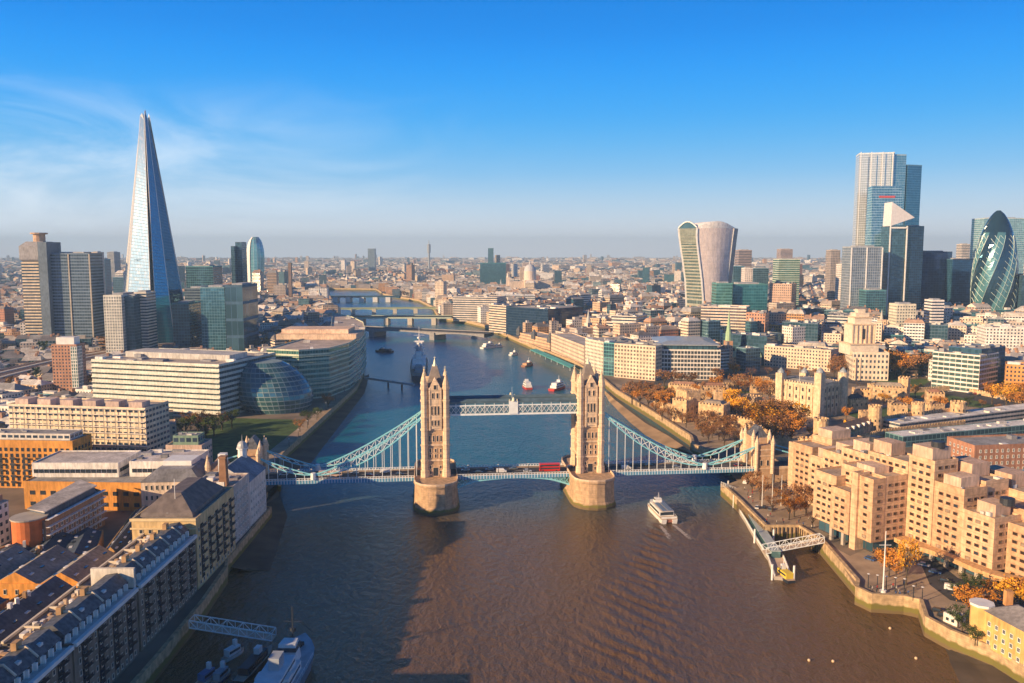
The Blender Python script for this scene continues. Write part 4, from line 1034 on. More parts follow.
# ================================================================== THE GLASS SPIRE
def spire():
    cx, cy = -474, 1105; b = Bld('glass_spire_tower', 'very tall tapering glass spire with splintered tip, left skyline', 'skyscraper', loc=(cx, cy, 8))
    top = 312
    # outline of the plan at the base; each facet leans to its own point near the tip
    base = [(-30, -26), (-12, -42), (14, -40), (17, -38), (38, -22), (43, -14), (42, 20), (20, 40), (-20, 38), (-36, 18)]
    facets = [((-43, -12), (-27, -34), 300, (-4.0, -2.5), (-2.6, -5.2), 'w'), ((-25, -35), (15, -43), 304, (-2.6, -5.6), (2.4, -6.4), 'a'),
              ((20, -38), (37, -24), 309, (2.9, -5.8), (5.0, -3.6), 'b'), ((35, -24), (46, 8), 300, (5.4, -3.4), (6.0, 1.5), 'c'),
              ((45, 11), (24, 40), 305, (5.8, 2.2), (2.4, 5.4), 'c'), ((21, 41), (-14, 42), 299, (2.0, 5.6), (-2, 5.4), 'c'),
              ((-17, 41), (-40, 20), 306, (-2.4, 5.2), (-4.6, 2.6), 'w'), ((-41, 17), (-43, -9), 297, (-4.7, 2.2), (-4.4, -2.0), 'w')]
    mats = {'w': facade('spire_glass_sunlit', .04, .06, .97, glass=(.56, .52, .48), grough=.3, gmetal=.3, lit=.2, amt=.1),  # one glass in sunlit and shaded copies: facet tones carry the light
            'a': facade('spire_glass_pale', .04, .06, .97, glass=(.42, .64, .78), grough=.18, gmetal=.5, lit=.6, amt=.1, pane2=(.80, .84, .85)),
            'b': facade('spire_glass_shaded_blue', .04, .06, .97, glass=(.06, .30, .40), grough=.08, gmetal=.6, lit=.15, amt=.1),
            'c': facade('spire_glass_shaded_deep', .04, .06, .97, glass=(.03, .13, .20), grough=.08, gmetal=.5, lit=.15, amt=.1)}
    for a, c, zt, ta, tc_, k in facets:
        m = MB(); K = 72
        A0, C0 = Vector((cx+a[0], cy+a[1], 8)), Vector((cx+c[0], cy+c[1], 8)); A1, C1 = Vector((cx+ta[0], cy+ta[1], zt)), Vector((cx+tc_[0], cy+tc_[1], zt-6))
        w0 = max(2, int((C0-A0).length/1.6))
        for j in range(K):
            t0, t1 = j/K, (j+1)/K
            p, q, r, s_ = A0.lerp(A1, t0), C0.lerp(C1, t0), C0.lerp(C1, t1), A0.lerp(A1, t1)
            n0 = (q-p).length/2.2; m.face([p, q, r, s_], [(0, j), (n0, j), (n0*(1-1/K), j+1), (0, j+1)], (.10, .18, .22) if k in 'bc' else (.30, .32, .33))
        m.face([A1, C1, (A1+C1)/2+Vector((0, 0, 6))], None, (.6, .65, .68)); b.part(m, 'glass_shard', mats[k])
        m = MB(); m.bar(A0, A1, .55, n=4, r2=.25); m.bar(C0, C1, .55, n=4, r2=.25); b.part(m, 'shard_edge', M_framew)
    # dark core set behind the facets
    m = MB(); rgs = []
    for z, f in ((8, .90), (150, .50), (285, .08)): rgs.append([(cx+x*f, cy+y*f, z) for x, y in base])
    m.loft(rgs); b.part(m, 'core', plain('dark_core', (.03, .06, .08), .4, .2))
    for z, h_ in ((120, 2.2), (190, 2)):
        f = 1-(z-8)/300; m = MB(); m.prism([(cx+x*f*1.045, cy+y*f*1.045) for x, y in base], z, z+.4); b.part(m, 'floor_plate', M_dark)
    m = MB()
    for k in range(9): z = 272+k*4; f = (318-z)/300; m.box(cx-18*f*1.2, cx+18*f*1.2, cy-16*f*1.2, cy+16*f*1.2, z, z+.3)
    m.bar((cx, cy, 270), (cx+1, cy, 311), .9, r2=.2); m.bar((cx-2, cy, 270), (cx-2.5, cy, 306), .5, r2=.2); b.part(m, 'spire_frame', M_white)
    exclude([(cx-50, cy-50), (cx+50, cy-50), (cx+50, cy+50), (cx-50, cy+50)], 2)
spire()
def tower(label, px0, px1, Y, ytop, depth, mat, col, cells=(3.2, 3.6), skew=0.0, name='tower_block', cat='tower', zg=8, rc=(.3, .3, .32), par=1.5, plant=True, group=None, fins=None, **k):
    z = Zat(Y, ytop); q = frontd(px0, px1, Y, depth, skew, 60)
    b = Bld(name, label, cat, group); b.block(q, zg, z-par, mat, col, cells=cells, par=par, roofcol=rc, **k)
    if plant:
        c_ = sum((Vector(p) for p in q), Vector((0, 0)))/4; a_ = atan2(q[1][1]-q[0][1], q[1][0]-q[0][0]); w_ = math.hypot(q[1][0]-q[0][0], q[1][1]-q[0][1])
        b.unit('roof_plant', c_.x, c_.y, a_, w_*.3, depth*.28, z-par, z+1.5, M_wall, (.35, .36, .38))
    if fins:
        n_ = fins[0]; a0, a1 = Vector(q[0]), Vector(q[1]); d_ = (a1-a0).normalized(); nn = Vector((d_.y, -d_.x))
        for i in range(n_+1):
            p = a0.lerp(a1, i/n_)+nn*.4; b.unit('fin', p.x, p.y, atan2(d_.y, d_.x), fins[1], .5, zg, z-par, fins[2], (.75, .75, .72))
    return b
# concrete hospital tower
b = tower('slim concrete hospital tower with wider crown and antenna drum, left', 24, 41, 1062, 262, 30, F_band, (.64, .52, .38), cells=(3, 3.9), plant=False, name='hospital_tower')
q = b.polys[0][0]; z = Zat(1062, 262)
def hexb(b, px0, px1, Y, dep, y0, y1, mat, col, name='crown'):
    q = frontd(px0, px1, Y, dep, 0, 100); m = MB(); z0, z1 = Zat(Y, y0), Zat(Y, y1); q = ccw(q)
    m.loft([[(x, y, z0) for x, y in inset(q, 3)], [(x, y, z0+3) for x, y in q], [(x, y, z1-6) for x, y in q], [(x, y, z1) for x, y in inset(q, 6)]], col); b.part(m, name, mat)
hexb(b, 20.5, 47, 1060, 34, 262, 241.5, M_wall, (.30, .29, .30))
c = frontd(30, 46, 1068, 16, 0, 100); cx_ = sum(p[0] for p in c)/4; cy_ = sum(p[1] for p in c)/4
m = MB(); m.cyl(cx_, cy_, Zat(1062, 243), Zat(1062, 234), 7, 7, 12); m.cyl(cx_, cy_, Zat(1062, 234), Zat(1062, 232.5), 10, 10, 12); b.part(m, 'antenna_drum', plain('rusty_drum', (.5, .33, .22), .8, .2))
m = MB(); m.prism(ccw(frontd(41.2, 50, 1058, 34, 0, 60)), 8, Zat(1062, 242), (.13, .17, .22)); b.part(m, 'stair_shaft', M_wall)
tower('wide dark banded hospital slab joined beside the antenna tower', 50.6, 92, 1066, 253, 34, facade('hospital_bands', .06, .35, .9, glass=(.04, .07, .10), gmetal=.2), (.14, .20, .28), cells=(3.2, 4.0), name='hospital_slab', fins=(2, .8, M_conc))
# around the spire
tower('pale patterned office block standing left of the glass spire', 104, 122, 960, 295, 60, facade('patterned', .22, .2, .8, glass=(.10, .12, .13), lit=.5), (.62, .60, .54), cells=(3, 3.4))
tower('dark glass office wing between pale block and the glass spire', 122.6, 134, 968, 296, 46, F_curtain, (.07, .12, .16))
tower('light concrete office at the foot of the glass spire', 134.6, 147, 985, 292, 26, F_band, (.60, .55, .48))
tower('teal glass block just right of the glass spire foot', 172, 189, 1020, 303, 40, F_curtain, (.07, .20, .24))
tower('low teal office set behind the blue blocks', 187, 214, 1250, 266, 40, F_curtain, (.10, .26, .30))
tower('blue glass office block with pale top right of the spire', 201, 225, 1010, 287, 50, facade('blue_mirror', .04, .08, .95, glass=(.05, .16, .22), gmetal=.5), (.16, .28, .34))
tower('dark navy glass block beside the blue glass one', 225.6, 243, 1005, 285, 60, F_curtain, (.05, .12, .20), cells=(6, 20))
tower('dark grey office low between spire and blue block', 185, 203, 1080, 288, 40, F_band, (.12, .17, .21))
tower('slim dark blue tower, thinner of a close pair', 232.5, 236, 1350, 246, 18, F_curtain, (.06, .12, .18), plant=False)
tower('slim dark blue tower, taller of a close pair', 237, 243.5, 1360, 242, 24, F_curtain, (.06, .12, .18), plant=False)
tower('pale slim tower left of the glass spire, with blue neighbour', 92, 99, 1900, 252, 30, F_punch, (.52, .44, .38))
tower('bright blue glass tower in haze left of the spire', 99.5, 105.5, 1950, 259, 30, F_curtain, (.10, .34, .46))
tower('grey tower in haze nearer the glass spire', 108, 115, 2500, 252, 40, F_band, (.34, .36, .40))
tower('low blue office under the hazy towers', 113, 124, 1700, 277, 40, F_curtain, (.16, .26, .34))
tower('dark teal office on the left horizon behind blue glass blocks', 190, 212, 1650, 268, 40, F_curtain, (.06, .20, .26), plant=False)
def sail():
    Y = 2300; b = Bld('sail_shaped_tower', 'pale blue bulging sail-shaped glass tower on the left horizon', 'skyscraper', loc=(Xat(255, Y, 80), Y, 8)); X = Xat(255.5, Y, 80); K = 20; rings = []; zt = Zat(Y, 237)
    for k in range(K+1):
        t = k/K; w_ = 22*(.78+.30*sin(t*2.2)); 
        if t > .6: w_ *= sqrt(max(.03, 1-((t-.6)/.42)**2.4))
        ox = 3*t; rings.append([(X+ox+w_*cos(2*pi*i/16), Y+18*sin(2*pi*i/16)*min(1, w_/15), 8+(zt-8)*t) for i in range(16)])
    m = MB(); m.loft(rings, (.4, .5, .55), cells=(1, 2)); b.part(m, 'glazed_skin', facade('sail_glass', .05, .08, .95, glass=(.10, .34, .42), gmetal=.5), True)
    m = MB(); m.loft([[(p[0]-2, p[1]-1.5, p[2]) for p in (r[9], r[10], r[11])] for r in rings], closed=False, cap=False); b.part(m, 'white_edge', M_white); exclude(rect(X-25, X+25, Y-25, Y+25))
sail()
b = Bld('power_station_chimney', 'dark square brick chimney on the far south bank', 'chimney'); b.block(frontd(288.5, 291.5, 2000, 9, 0, 50), 8, Zat(2000, 263), M_wall, (.20, .14, .12), par=.5)
tower('far isolated grey tower above the upstream river', 368, 375, 4300, 248.5, 40, F_band, (.28, .36, .42), plant=False)
b = Bld('telecom_tower', 'far slender telecom mast tower with thin drum top', 'tower', loc=(Xat(429, 5000, 100), 5000, 8)); X = Xat(429, 5000, 100)
m = MB(); zt = Zat(5000, 240); m.cyl(X, 5000, 8, zt-75, 6, 6, 12); m.cyl(X, 5000, zt-75, zt-25, 10, 10, 12); m.cyl(X, 5000, zt-25, zt, 3, 1, 8); b.part(m, 'shaft', plain('mast_grey', (.3, .33, .36), .6, .1))
tower('far blue tower on the horizon above the bend of the river', 488, 493.5, 3300, 248, 30, F_curtain, (.16, .34, .42), plant=False)
tower('stepped dark teal office mass in the far middle', 480, 506, 2600, 263, 60, F_curtain, (.05, .20, .24), plant=False)
tower('pale beige tower in haze beside the far blue tower', 495, 500, 3350, 255, 30, F_punch, (.6, .5, .4), plant=False)
# ================================================================== NORTH BANK (RIGHT), HERO TOWERS
def walkie():
    Y0, Xc = 1260, 300; b = Bld('top_heavy_tower', 'curved top-heavy glass tower with white frame, flaring towards its arched roof', 'skyscraper', loc=(Xc, Y0, 6))
    # near face corners in pixels by height: left edge, fold, right edge
    prof = [(330, 686.5, 703.5, 725.5), (300, 686, 703, 726), (280, 685, 701.5, 727.5), (260, 682.5, 699, 730), (243, 680, 697, 732), (235, 679, 696.5, 733), (228, 678.5, 697, 734)]
    rowsF, rowsL = [], []
    for y, a, f_, r in prof:
        z = Zat(Y0, y) if y != 330 else 6
        F = Vector((Xat(f_, Y0, z), Y0, z)); A = Vector((Xat(a, Y0+32, z), Y0+32, z)); Rr = Vector((Xat(r, Y0+16, z), Y0+16, z)); rowsF.append((A, F, Rr))
    # resample vertically
    rows = []
    for i in range(len(rowsF)-1):
        for k in range(6): rows.append(tuple(rowsF[i][j].lerp(rowsF[i+1][j], k/6) for j in range(3)))
    rows.append(rowsF[-1])
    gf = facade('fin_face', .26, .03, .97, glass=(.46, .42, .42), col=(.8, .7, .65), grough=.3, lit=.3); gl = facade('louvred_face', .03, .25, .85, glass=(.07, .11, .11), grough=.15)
    m = MB(); D = Vector((6, 44, 0))
    for i in range(len(rows)-1):
        for e, n_ in ((0, 10),):
            a, f_ = rows[i][0], rows[i][1]; c, d = rows[i+1][0], rows[i+1][1]
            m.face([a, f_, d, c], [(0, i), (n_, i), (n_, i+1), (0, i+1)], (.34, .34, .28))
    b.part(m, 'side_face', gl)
    m = MB()
    for i in range(len(rows)-1):
        f_, r = rows[i][1], rows[i][2]; d, e = rows[i+1][1], rows[i+1][2]; K = 8
        for k in range(K):    # gently bowed face
            bow = lambda p, q, t: p.lerp(q, t)+Vector((.3, -1, 0))*(5*sin(pi*t))
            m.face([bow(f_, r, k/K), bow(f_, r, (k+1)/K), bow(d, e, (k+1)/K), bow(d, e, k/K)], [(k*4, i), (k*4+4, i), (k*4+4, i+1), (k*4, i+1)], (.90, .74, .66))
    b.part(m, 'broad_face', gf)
    m = MB()
    for i in range(len(rows)-1):
        A, F, Rr = rows[i]; A2, F2, R2 = rows[i+1]; back = Vector((20, 34, 0))
        m.face([Rr, Rr+back*.6, R2+back*.6, R2], None, (.3, .32, .34)); m.face([Rr+back*.6, A+back, A2+back, R2+back*.6], None, (.3, .32, .34)); m.face([A+back, A, A2, A2+back], None, (.3, .32, .34))
    b.part(m, 'rear_faces', M_wall)
    # arched roof
    A, F, Rr = rows[-1]; m = MB(); K = 10; back = Vector((20, 34, 0)); zt = Zat(Y0, 221)-A.z
    arc = lambda p, q, t: p.lerp(q, t)+Vector((0, 0, zt*sin(pi*t)**.8))
    bowv = lambda t: Vector((.3, -1, 0))*(5*sin(pi*t))
    for k in range(K):
        t0, t1 = k/K, (k+1)/K
        m.face([F.lerp(Rr, t0)+bowv(t0), F.lerp(Rr, t1)+bowv(t1), arc(F, Rr, t1)+bowv(t1), arc(F, Rr, t0)+bowv(t0)], None, (.80, .76, .72))
        m.face([arc(F, Rr, t0)+bowv(t0), arc(F, Rr, t1)+bowv(t1), arc(A, Rr+back*.6, t1)+Vector((0, 10, 0)), arc(A, Rr+back*.6, t0)+Vector((0, 10, 0))], None, (.85, .82, .78))
    b.part(m, 'arched_roof', M_wall)
    m = MB(); K = 8
    for k in range(K):
        t0, t1 = k/K, (k+1)/K; m.face([A.lerp(F, t0), A.lerp(F, t1), A.lerp(F, t1)+Vector((0, 0, 9*sin(pi*t1)+1)), A.lerp(F, t0)+Vector((0, 0, 9*sin(pi*t0)+1))])
    b.part(m, 'roof_garden_glazing', glass('sky_garden_glass', (.08, .18, .22)))
    m = MB()
    for i in range(len(rows)-1):
        for j in range(3): m.bar(rows[i][j]+Vector((0, -.6, 0)), rows[i+1][j]+Vector((0, -.6, 0)), 1.5 if j < 2 else .5)
    for k in range(K):
        t0, t1 = k/K, (k+1)/K; m.bar(A.lerp(F, t0)+Vector((0, -.6, 9*sin(pi*t0)+1)), A.lerp(F, t1)+Vector((0, -.6, 9*sin(pi*t1)+1)), 1.2)
    b.part(m, 'white_frame', M_white)
    q = rows[-1]; exclude([(q[0].x, q[0].y), (q[1].x, q[1].y-5), (q[2].x+5, q[2].y), (q[2].x+20, q[2].y+40), (q[0].x+20, q[0].y+40)], 2)
walkie()
def gherkin():
    Y = 1258; X = Xat(994.5, Y, 90); b = Bld('bullet_shaped_tower', 'bullet-shaped glass tower with light diamond panels between dark spirals', 'skyscraper', loc=(X, Y, 6)); zt = Zat(Y, 210.5); K = 40; n = 36; rings = []
    rad = lambda t: 30.5*(.80+.20*sin(min(t/.40, 1)*pi/2)) if t < .4 else 30.5*max(.02, (1-((t-.4)/.605)**2.15))**.62
    for k in range(K+1):
        t = k/K; r = rad(t); rings.append([(X+r*cos(2*pi*(i+k*.28)/n), Y+r*sin(2*pi*(i+k*.28)/n), 6+(zt-6)*t) for i in range(n)])
    m = MB()
    for k in range(K):
        for i in range(n):
            dark = (i % 6) < 3 or k > K*.82
            m.face([rings[k][i], rings[k][(i+1) % n], rings[k+1][(i+1) % n], rings[k+1][i]], None, None, 1 if dark else 0)
    b.part(m, 'glass_skin', [glass('light_diamond_glass', (.10, .26, .30), .18, .3), glass('dark_spiral_glass', (.02, .06, .10), .06, .4)])
    m = MB()
    for i in range(0, n, 2):
        if (i % 6) >= 2 or True:
            for k in range(int(K*.80)):
                r0, r1 = rings[k], rings[k+1]
                f = lambda p: (X+(p[0]-X)*1.012, Y+(p[1]-Y)*1.012, p[2])
                if i % 6 != 2: m.bar(f(r0[i]), f(r1[i]), .34, n=3)
                if (i-k*1.18) % 6 < 2.6: continue
                # counter-rotating member
                a0 = 2*pi*(i-k*.9)/n; a1 = 2*pi*(i-(k+1)*.9)/n; t0, t1 = k/K, (k+1)/K
                m.bar((X+rad(t0)*1.012*cos(a0), Y+rad(t0)*1.012*sin(a0), 6+(zt-6)*t0), (X+rad(t1)*1.012*cos(a1), Y+rad(t1)*1.012*sin(a1), 6+(zt-6)*t1), .32, n=3)
    b.part(m, 'diagonal_lattice', plain('lattice_white', (.70, .82, .74), .5, .08)); exclude(rect(X-36, X+36, Y-36, Y+36))
gherkin()
CT = facade('city_tower_glass', .04, .08, .94, glass=(.10, .32, .44), gmetal=.55, grough=.07, lit=.5, pane2=(.45, .55, .58))
def bishops():
    Y = 1420; b = Bld('tallest_city_tower', 'tallest pale glass skyscraper with stepped blocks at the top, right skyline', 'skyscraper')
    lit = facade('city_tower_sunlit', .05, .08, .93, glass=(.62, .62, .58), gmetal=.6, grough=.15, lit=.4, pane2=(.8, .78, .72))  # sunlit and shaded sides of the tower painted as pale and blue glass
    z = lambda y: Zat(Y, y)
    b.block(frontd(855.5, 887, Y, 40, -14, 150), 8, z(153)-2, lit, (.60, .66, .70), cells=(3, 3.9), par=2)
    b.block(frontd(887.4, 903.5, Y-13, 44, 4, 150), 8, z(155)-2, CT, (.30, .42, .48), cells=(3, 3.9), par=2, exc=False)
    b.block(frontd(904, 921, Y-8, 46, 10, 150), 8, z(165)-2, facade('city_tower_shaded', .04, .08, .94, glass=(.03, .18, .30), gmetal=.5, grough=.06, lit=.2), (.10, .26, .38), cells=(3, 3.9), par=2)
    m = MB()
    for px in (855.5, 866, 877, 887.2): X = Xat(px, Y-8, 150); m.box(X-.5, X+.5, Y-16, Y-15, 8, z(153))
    b.part(m, 'fin', M_white)
bishops()
def wedge(label, pl0, pl1, pr0, pr1, Y, y0, y1, dep, mat, col, name):
    # near face leaning in: bottom px (pl0, pr0) at y0, top px (pl1, pr1) at y1
    b = Bld(name, label, 'skyscraper', loc=(Xat((pl0+pr0)/2, Y), Y, 8)); z1 = Zat(Y, y1); z0 = 8
    A, B_ = (Xat(pl0, Y, 8), Y), (Xat(pr0, Y, 8), Y); C, D = (Xat(pr1, Y, z1), Y+dep*.45), (Xat(pl1, Y, z1), Y+dep*.45)
    m = MB(); K = 1
    nu, nv = round((B_[0]-A[0])/3.2), round((z1-z0)/3.9)
    m.face([(*A, z0), (*B_, z0), (*C, z1), (*D, z1)], [(0, 0), (nu, 0), (nu, nv), (0, nv)], col)
    E, F_ = (A[0]+4, Y+dep), (B_[0]+4, Y+dep); G, H_ = (C[0]+4, Y+dep), (D[0]+4, Y+dep)
    m.face([(*B_, z0), (*F_, z0), (*G, z1), (*C, z1)], [(0, 0), (8, 0), (5, nv), (0, nv)], col); m.face([(*F_, z0), (*E, z0), (*H_, z1), (*G, z1)], [(0, 0), (nu, 0), (nu, nv), (0, nv)], col); m.face([(*E, z0), (*A, z0), (*D, z1), (*H_, z1)], [(0, 0), (8, 0), (5, nv), (0, nv)], col)
    b.part(m, 'wall', mat); m = MB(); m.face([(*D, z1), (*C, z1), (*G, z1), (*H_, z1)]); b.part(m, 'roof', M_conc)
    exclude([A, B_, F_, E]); return b, A, B_, z1
b, A, B_, z1 = wedge('sloping wedge-shaped glass tower in front of the tallest one', 870, 878, 908, 908, 1300, 303, 185, 46, facade('wedge_glass', .06, .14, .93, glass=(.04, .22, .32), gmetal=.5, grough=.07, lit=.5, pane2=(.4, .55, .6)), (.34, .52, .60), 'wedge_tower')
m = MB(); zz = Zat(1300, 196); m.box(Xat(884, 1300, 200), Xat(900, 1300, 200), 1318, 1319, zz-1.5, zz+1.5); b.part(m, 'red_band', plain('red_band', (.6, .1, .1), .6, .1))
def scalpel():
    Y = 1215; b = Bld('angular_tower', 'angular dark glass tower with white edges and a pale triangular top', 'skyscraper', loc=(Xat(900, Y), Y, 8)); z = lambda y: Zat(Y, y)
    q = frontd(890, 906.5, Y, 30, 2, 100); b.base = b.base
    b.block(q, 8, z(226), F_curtain, (.04, .13, .19), cells=(3, 3.8), par=1.0)
    X0, X1 = Xat(890, Y, 150), Xat(906.5, Y, 150); m = MB(); X2 = Xat(915.5, Y, 180); XA = Xat(891.5, Y, 200)
    t = [(XA, Y-1, z(226)), (X2, Y+2, z(217.5)), (XA+1, Y-1, z(202))]
    m.face(t); m.face([(p[0], p[1]+26, p[2]) for p in reversed(t)])
    for i in range(3):
        a, c = t[i], t[(i+1) % 3]; m.face([a, (a[0], a[1]+26, a[2]), (c[0], c[1]+26, c[2]), c])
    b.part(m, 'triangular_crown', plain('pale_crown', (.74, .70, .68), .35, .08))
    m = MB(); m.box(X0-1, X0+.4, Y-1.6, Y-.2, 8, z(226)); m.box(X1-.4, X1+1, Y-1, Y+.8, 8, z(226)); m.box(X0, X1, Y-1.4, Y-.1, z(228.5), z(227)); b.part(m, 'white_edge', M_white)
scalpel()
tower('deep blue glass block to the right of the angular tower foot', 908, 920.5, 1250, 226, 34, F_curtain, (.04, .16, .22))
tower('square office tower with white vertical bars, left of the angular tower', 849.5, 880, 1190, 246.5, 34, facade('bar_tower', .10, .1, .93, glass=(.10, .14, .20), lit=.3), (.34, .38, .42), cells=(3, 3.8), fins=(2, .8, M_white))
tower('teal stepped glass base under the wedge tower', 866, 886, 1165, 290, 30, F_curtain, (.08, .24, .28))
tower('broad dark navy office block, left of two beside the bullet tower', 921, 950, 1380, 251.5, 50, facade('navy_curtain', .05, .10, .93, glass=(.015, .06, .15), gmetal=.35, grough=.08), (.02, .06, .14), cells=(5, 3.8))
tower('dark blue glass office block, nearer the bullet tower', 950.5, 972, 1360, 259, 50, facade('navy_mirror', .02, .05, .97, glass=(.03, .12, .20), gmetal=.5), (.05, .14, .22))
tower('pale teal glass tower directly behind the bullet tower', 980, 1022, 1480, 218, 40, facade('teal_haze_tower', .05, .12, .92, glass=(.16, .34, .38), gmetal=.5), (.42, .52, .54))
tower('slim pale tower with two caps between navy blocks and bullet tower', 960, 968, 1900, 244, 24, F_band, (.62, .56, .50))
tower('dark glass edge tower at the far right margin', 1021, 1050, 1230, 275, 40, F_curtain, (.04, .08, .14))
tower('green glass office tower with pale frame, right of the top-heavy tower', 778, 799, 1500, 259, 34, GL_green, (.52, .58, .50), cells=(3, 3.8))
tower('brownish hazy tower behind the green glass office', 780, 792, 2600, 249, 40, F_band, (.48, .36, .32))
tower('brown twin-topped tower right of the top-heavy tower', 738, 751, 1900, 250, 34, F_band, (.38, .30, .29))
tower('dark slab tower with bronze face left of the barred tower', 830, 839, 1800, 250, 30, facade('bronze', .2, .2, .85, glass=(.06, .07, .09)), (.42, .35, .31))
tower('white plain tower between the green office and barred tower', 840.5, 849, 1400, 264, 24, F_punch, (.74, .66, .60))
tower('sea-green glass block low in front of the top-heavy tower', 716, 732, 1080, 283, 26, GL_green, (.10, .26, .26), cells=(3, 3.8))
tower('wide teal office block right of the sea-green one', 732.6, 767, 1090, 284, 40, facade('teal_office', .04, .12, .92, glass=(.02, .13, .16), gmetal=.3), (.06, .20, .22), cells=(3, 3.8))
tower('blue low tower seen over the teal office', 733, 744, 1500, 266, 30, F_curtain, (.10, .24, .34))
tower('white mid-rise seen over the teal office', 744.5, 752, 1450, 268, 24, F_punch, (.72, .64, .60))
tower('blue-grey mid-rise right of the teal office', 753, 768, 1600, 268, 30, F_curtain, (.16, .26, .34))
tower('white office block with stepped top under the barred tower', 852, 872, 1010, 306, 24, F_band, (.72, .68, .62)) if False else None
tower('cream slab block with vertical windows near the bullet tower', 897, 916, 1010, 304, 22, F_punch, (.70, .64, .50))
tower('white slim tower block before the navy offices', 932, 944, 1020, 300, 20, F_band, (.78, .72, .68))
tower('small white tower block right of the slim white one', 945, 953, 1060, 307, 18, F_punch, (.66, .54, .48))
# ================================================================== NORTH BANK, RIVERFRONT AND MIDDLE DISTANCE
def fo(label, x0, y0, x1, y1, ytop, dep, mat, col, side=0, **k):
    q = front(x0, y0, x1, y1, dep); A = q[side]
    return office(label, q, Zat(A[1], ytop), mat, col, **k)
SQ = facade('square_windows', .22, .25, .78, glass=(.10, .08, .07))
fo('cream office with square windows, riverside, left of the glass-roofed one', 614, 377, 655, 381, 344, 40, SQ, (.70, .56, .42), cells=(3.4, 3.6))
fo('cream riverside block with pale grid, left of the narrow glass strip', 585, 370, 603, 375, 339, 46, F_punch, (.72, .62, .50))
fo('narrow blue-green glass strip building between two cream riverside blocks', 603.3, 375, 613.7, 376, 343, 40, F_curtain, (.12, .36, .38))
b = fo('big office with white grid front under a wide grey glass roof', 654, 379, 720, 380, 350, 74, facade('white_grid', .10, .16, .82, glass=(.04, .05, .06)), (.74, .68, .60), cells=(3.2, 4.4), rc=(.36, .40, .42), cl=2)
q = ccw(b.polys[0][0]); m = MB(); z_ = b.polys[0][1]; m.prism(inset(q, 3), z_+.1, z_+4.5, (.06, .22, .24), cells=(3, 4)); b.part(m, 'glazed_top_storey', F_curtain)
m = MB(); m.loft([[(x, y, z_+4.6) for x, y in inset(q, 1)], [(x, y, z_+5.4) for x, y in inset(q, 1)], [(x, y, z_+8) for x, y in inset(q, 14)]]); b.part(m, 'glass_roof', plain('grey_glass_roof', (.34, .38, .40), .3, .15))
fo('white-banded curved-end office on the bank above the road bridge', 453, 321, 497, 322, 297, 60, F_band, (.70, .62, .54))
fo('low white ribbon office behind the banded riverside one', 497, 313, 535, 313, 296, 50, F_band, (.74, .72, .68), rc=(.5, .55, .6))
fo('cream gabled riverside block at the road bridge end', 489, 332, 506, 334, 305, 44, F_band, (.74, .60, .46))
fo('large blue glass riverside office with curved fronts', 506, 335, 548, 339, 307, 80, facade('deep_blue', .05, .12, .9, glass=(.01, .03, .07), gmetal=.0, lit=.2), (.015, .05, .10))
fo('dark blue glass annex right of the large blue office', 548.5, 333, 566, 334, 316, 40, F_curtain, (.03, .10, .16))
b = fo('ornate tan riverside market hall with corner turrets', 519, 342, 550, 350, 333, 30, F_punch, (.66, .44, .28), cl=0)
for px, py in ((519, 342), (550, 350), (534, 346)):
    x, y = P(px, py, 6); m = MB(); zz = b.polys[0][1]; m.cyl(x, y, zz-3, zz+4, 4, 4, 8); m.cyl(x, y, zz+4, zz+10, 4.2, .3, 8); b.part(m, 'corner_turret', M_slate)
b = fo('long pale customs house facing the quay with awnings', 551, 351, 584, 366, 334, 28, F_punch, (.72, .54, .40), cells=(4, 4.5), cl=0)
aw = Pz([(536, 349), (575, 366), (570, 368), (530, 350)], 9); b = Bld('quay_canopy', 'long turquoise canopy strip along the quay by the customs house', 'canopy'); m = MB(); b.setbase(aw, 6); m.prism(ccw(aw), 9, 9.6, (.10, .42, .40), bottom=True); b.part(m, 'canopy_roof', M_wall)
for i in range(8):
    t = i/7; x = aw[3][0]+(aw[2][0]-aw[3][0])*t; y = aw[3][1]+(aw[2][1]-aw[3][1])*t; m = MB(); m.bar((x, y, 6), (x, y, 9), .3); b.part(m, 'post', M_white)
fo('brick office with dark end, set behind the blue riverside office', 567, 332, 584, 334, 312, 40, F_punch, (.52, .24, .16))
fo('low white stepped terraces office behind the cream riverside blocks', 606, 350, 638, 352, 322, 50, F_band, (.74, .64, .54), setb=(5, 8, F_band, (.74, .66, .58)))
fo('tan block with glass corner behind the customs house', 582, 342, 606, 344, 318, 40, F_punch, (.60, .42, .28))
fo('dark glass block behind the green church spire', 722, 362, 766, 366, 334, 30, F_curtain, (.03, .08, .14), rc=(.35, .36, .38))
# church with green spire
b = Bld('spired_church', 'stone church with tall green copper spire beside the dark glass block', 'church'); Y = P(730, 366, 6)[1]; X = Xat(729.5, Y)
b.block(rect(X, X+34, Y-2, Y+10), 6, 16, F_punch, (.55, .44, .32), roof='gable', rh=6, roofcol=(.30, .42, .30))
m = MB(); m.box(X-5, X+3, Y, Y+8, 6, Zat(Y, 341)); b.part(m, 'bell_tower', plain('church_brick', (.5, .28, .16), .9, .2))
m = MB(); z0, z1 = Zat(Y, 341), Zat(Y, 311); m.cyl(X-1, Y+4, z0, z0+(z1-z0)*.3, 3.6, 3, 8); m.cyl(X-1, Y+4, z0+(z1-z0)*.3, z1, 2.6, .15, 8); b.part(m, 'spire', plain('green_copper', (.36, .52, .32), .6, .15))
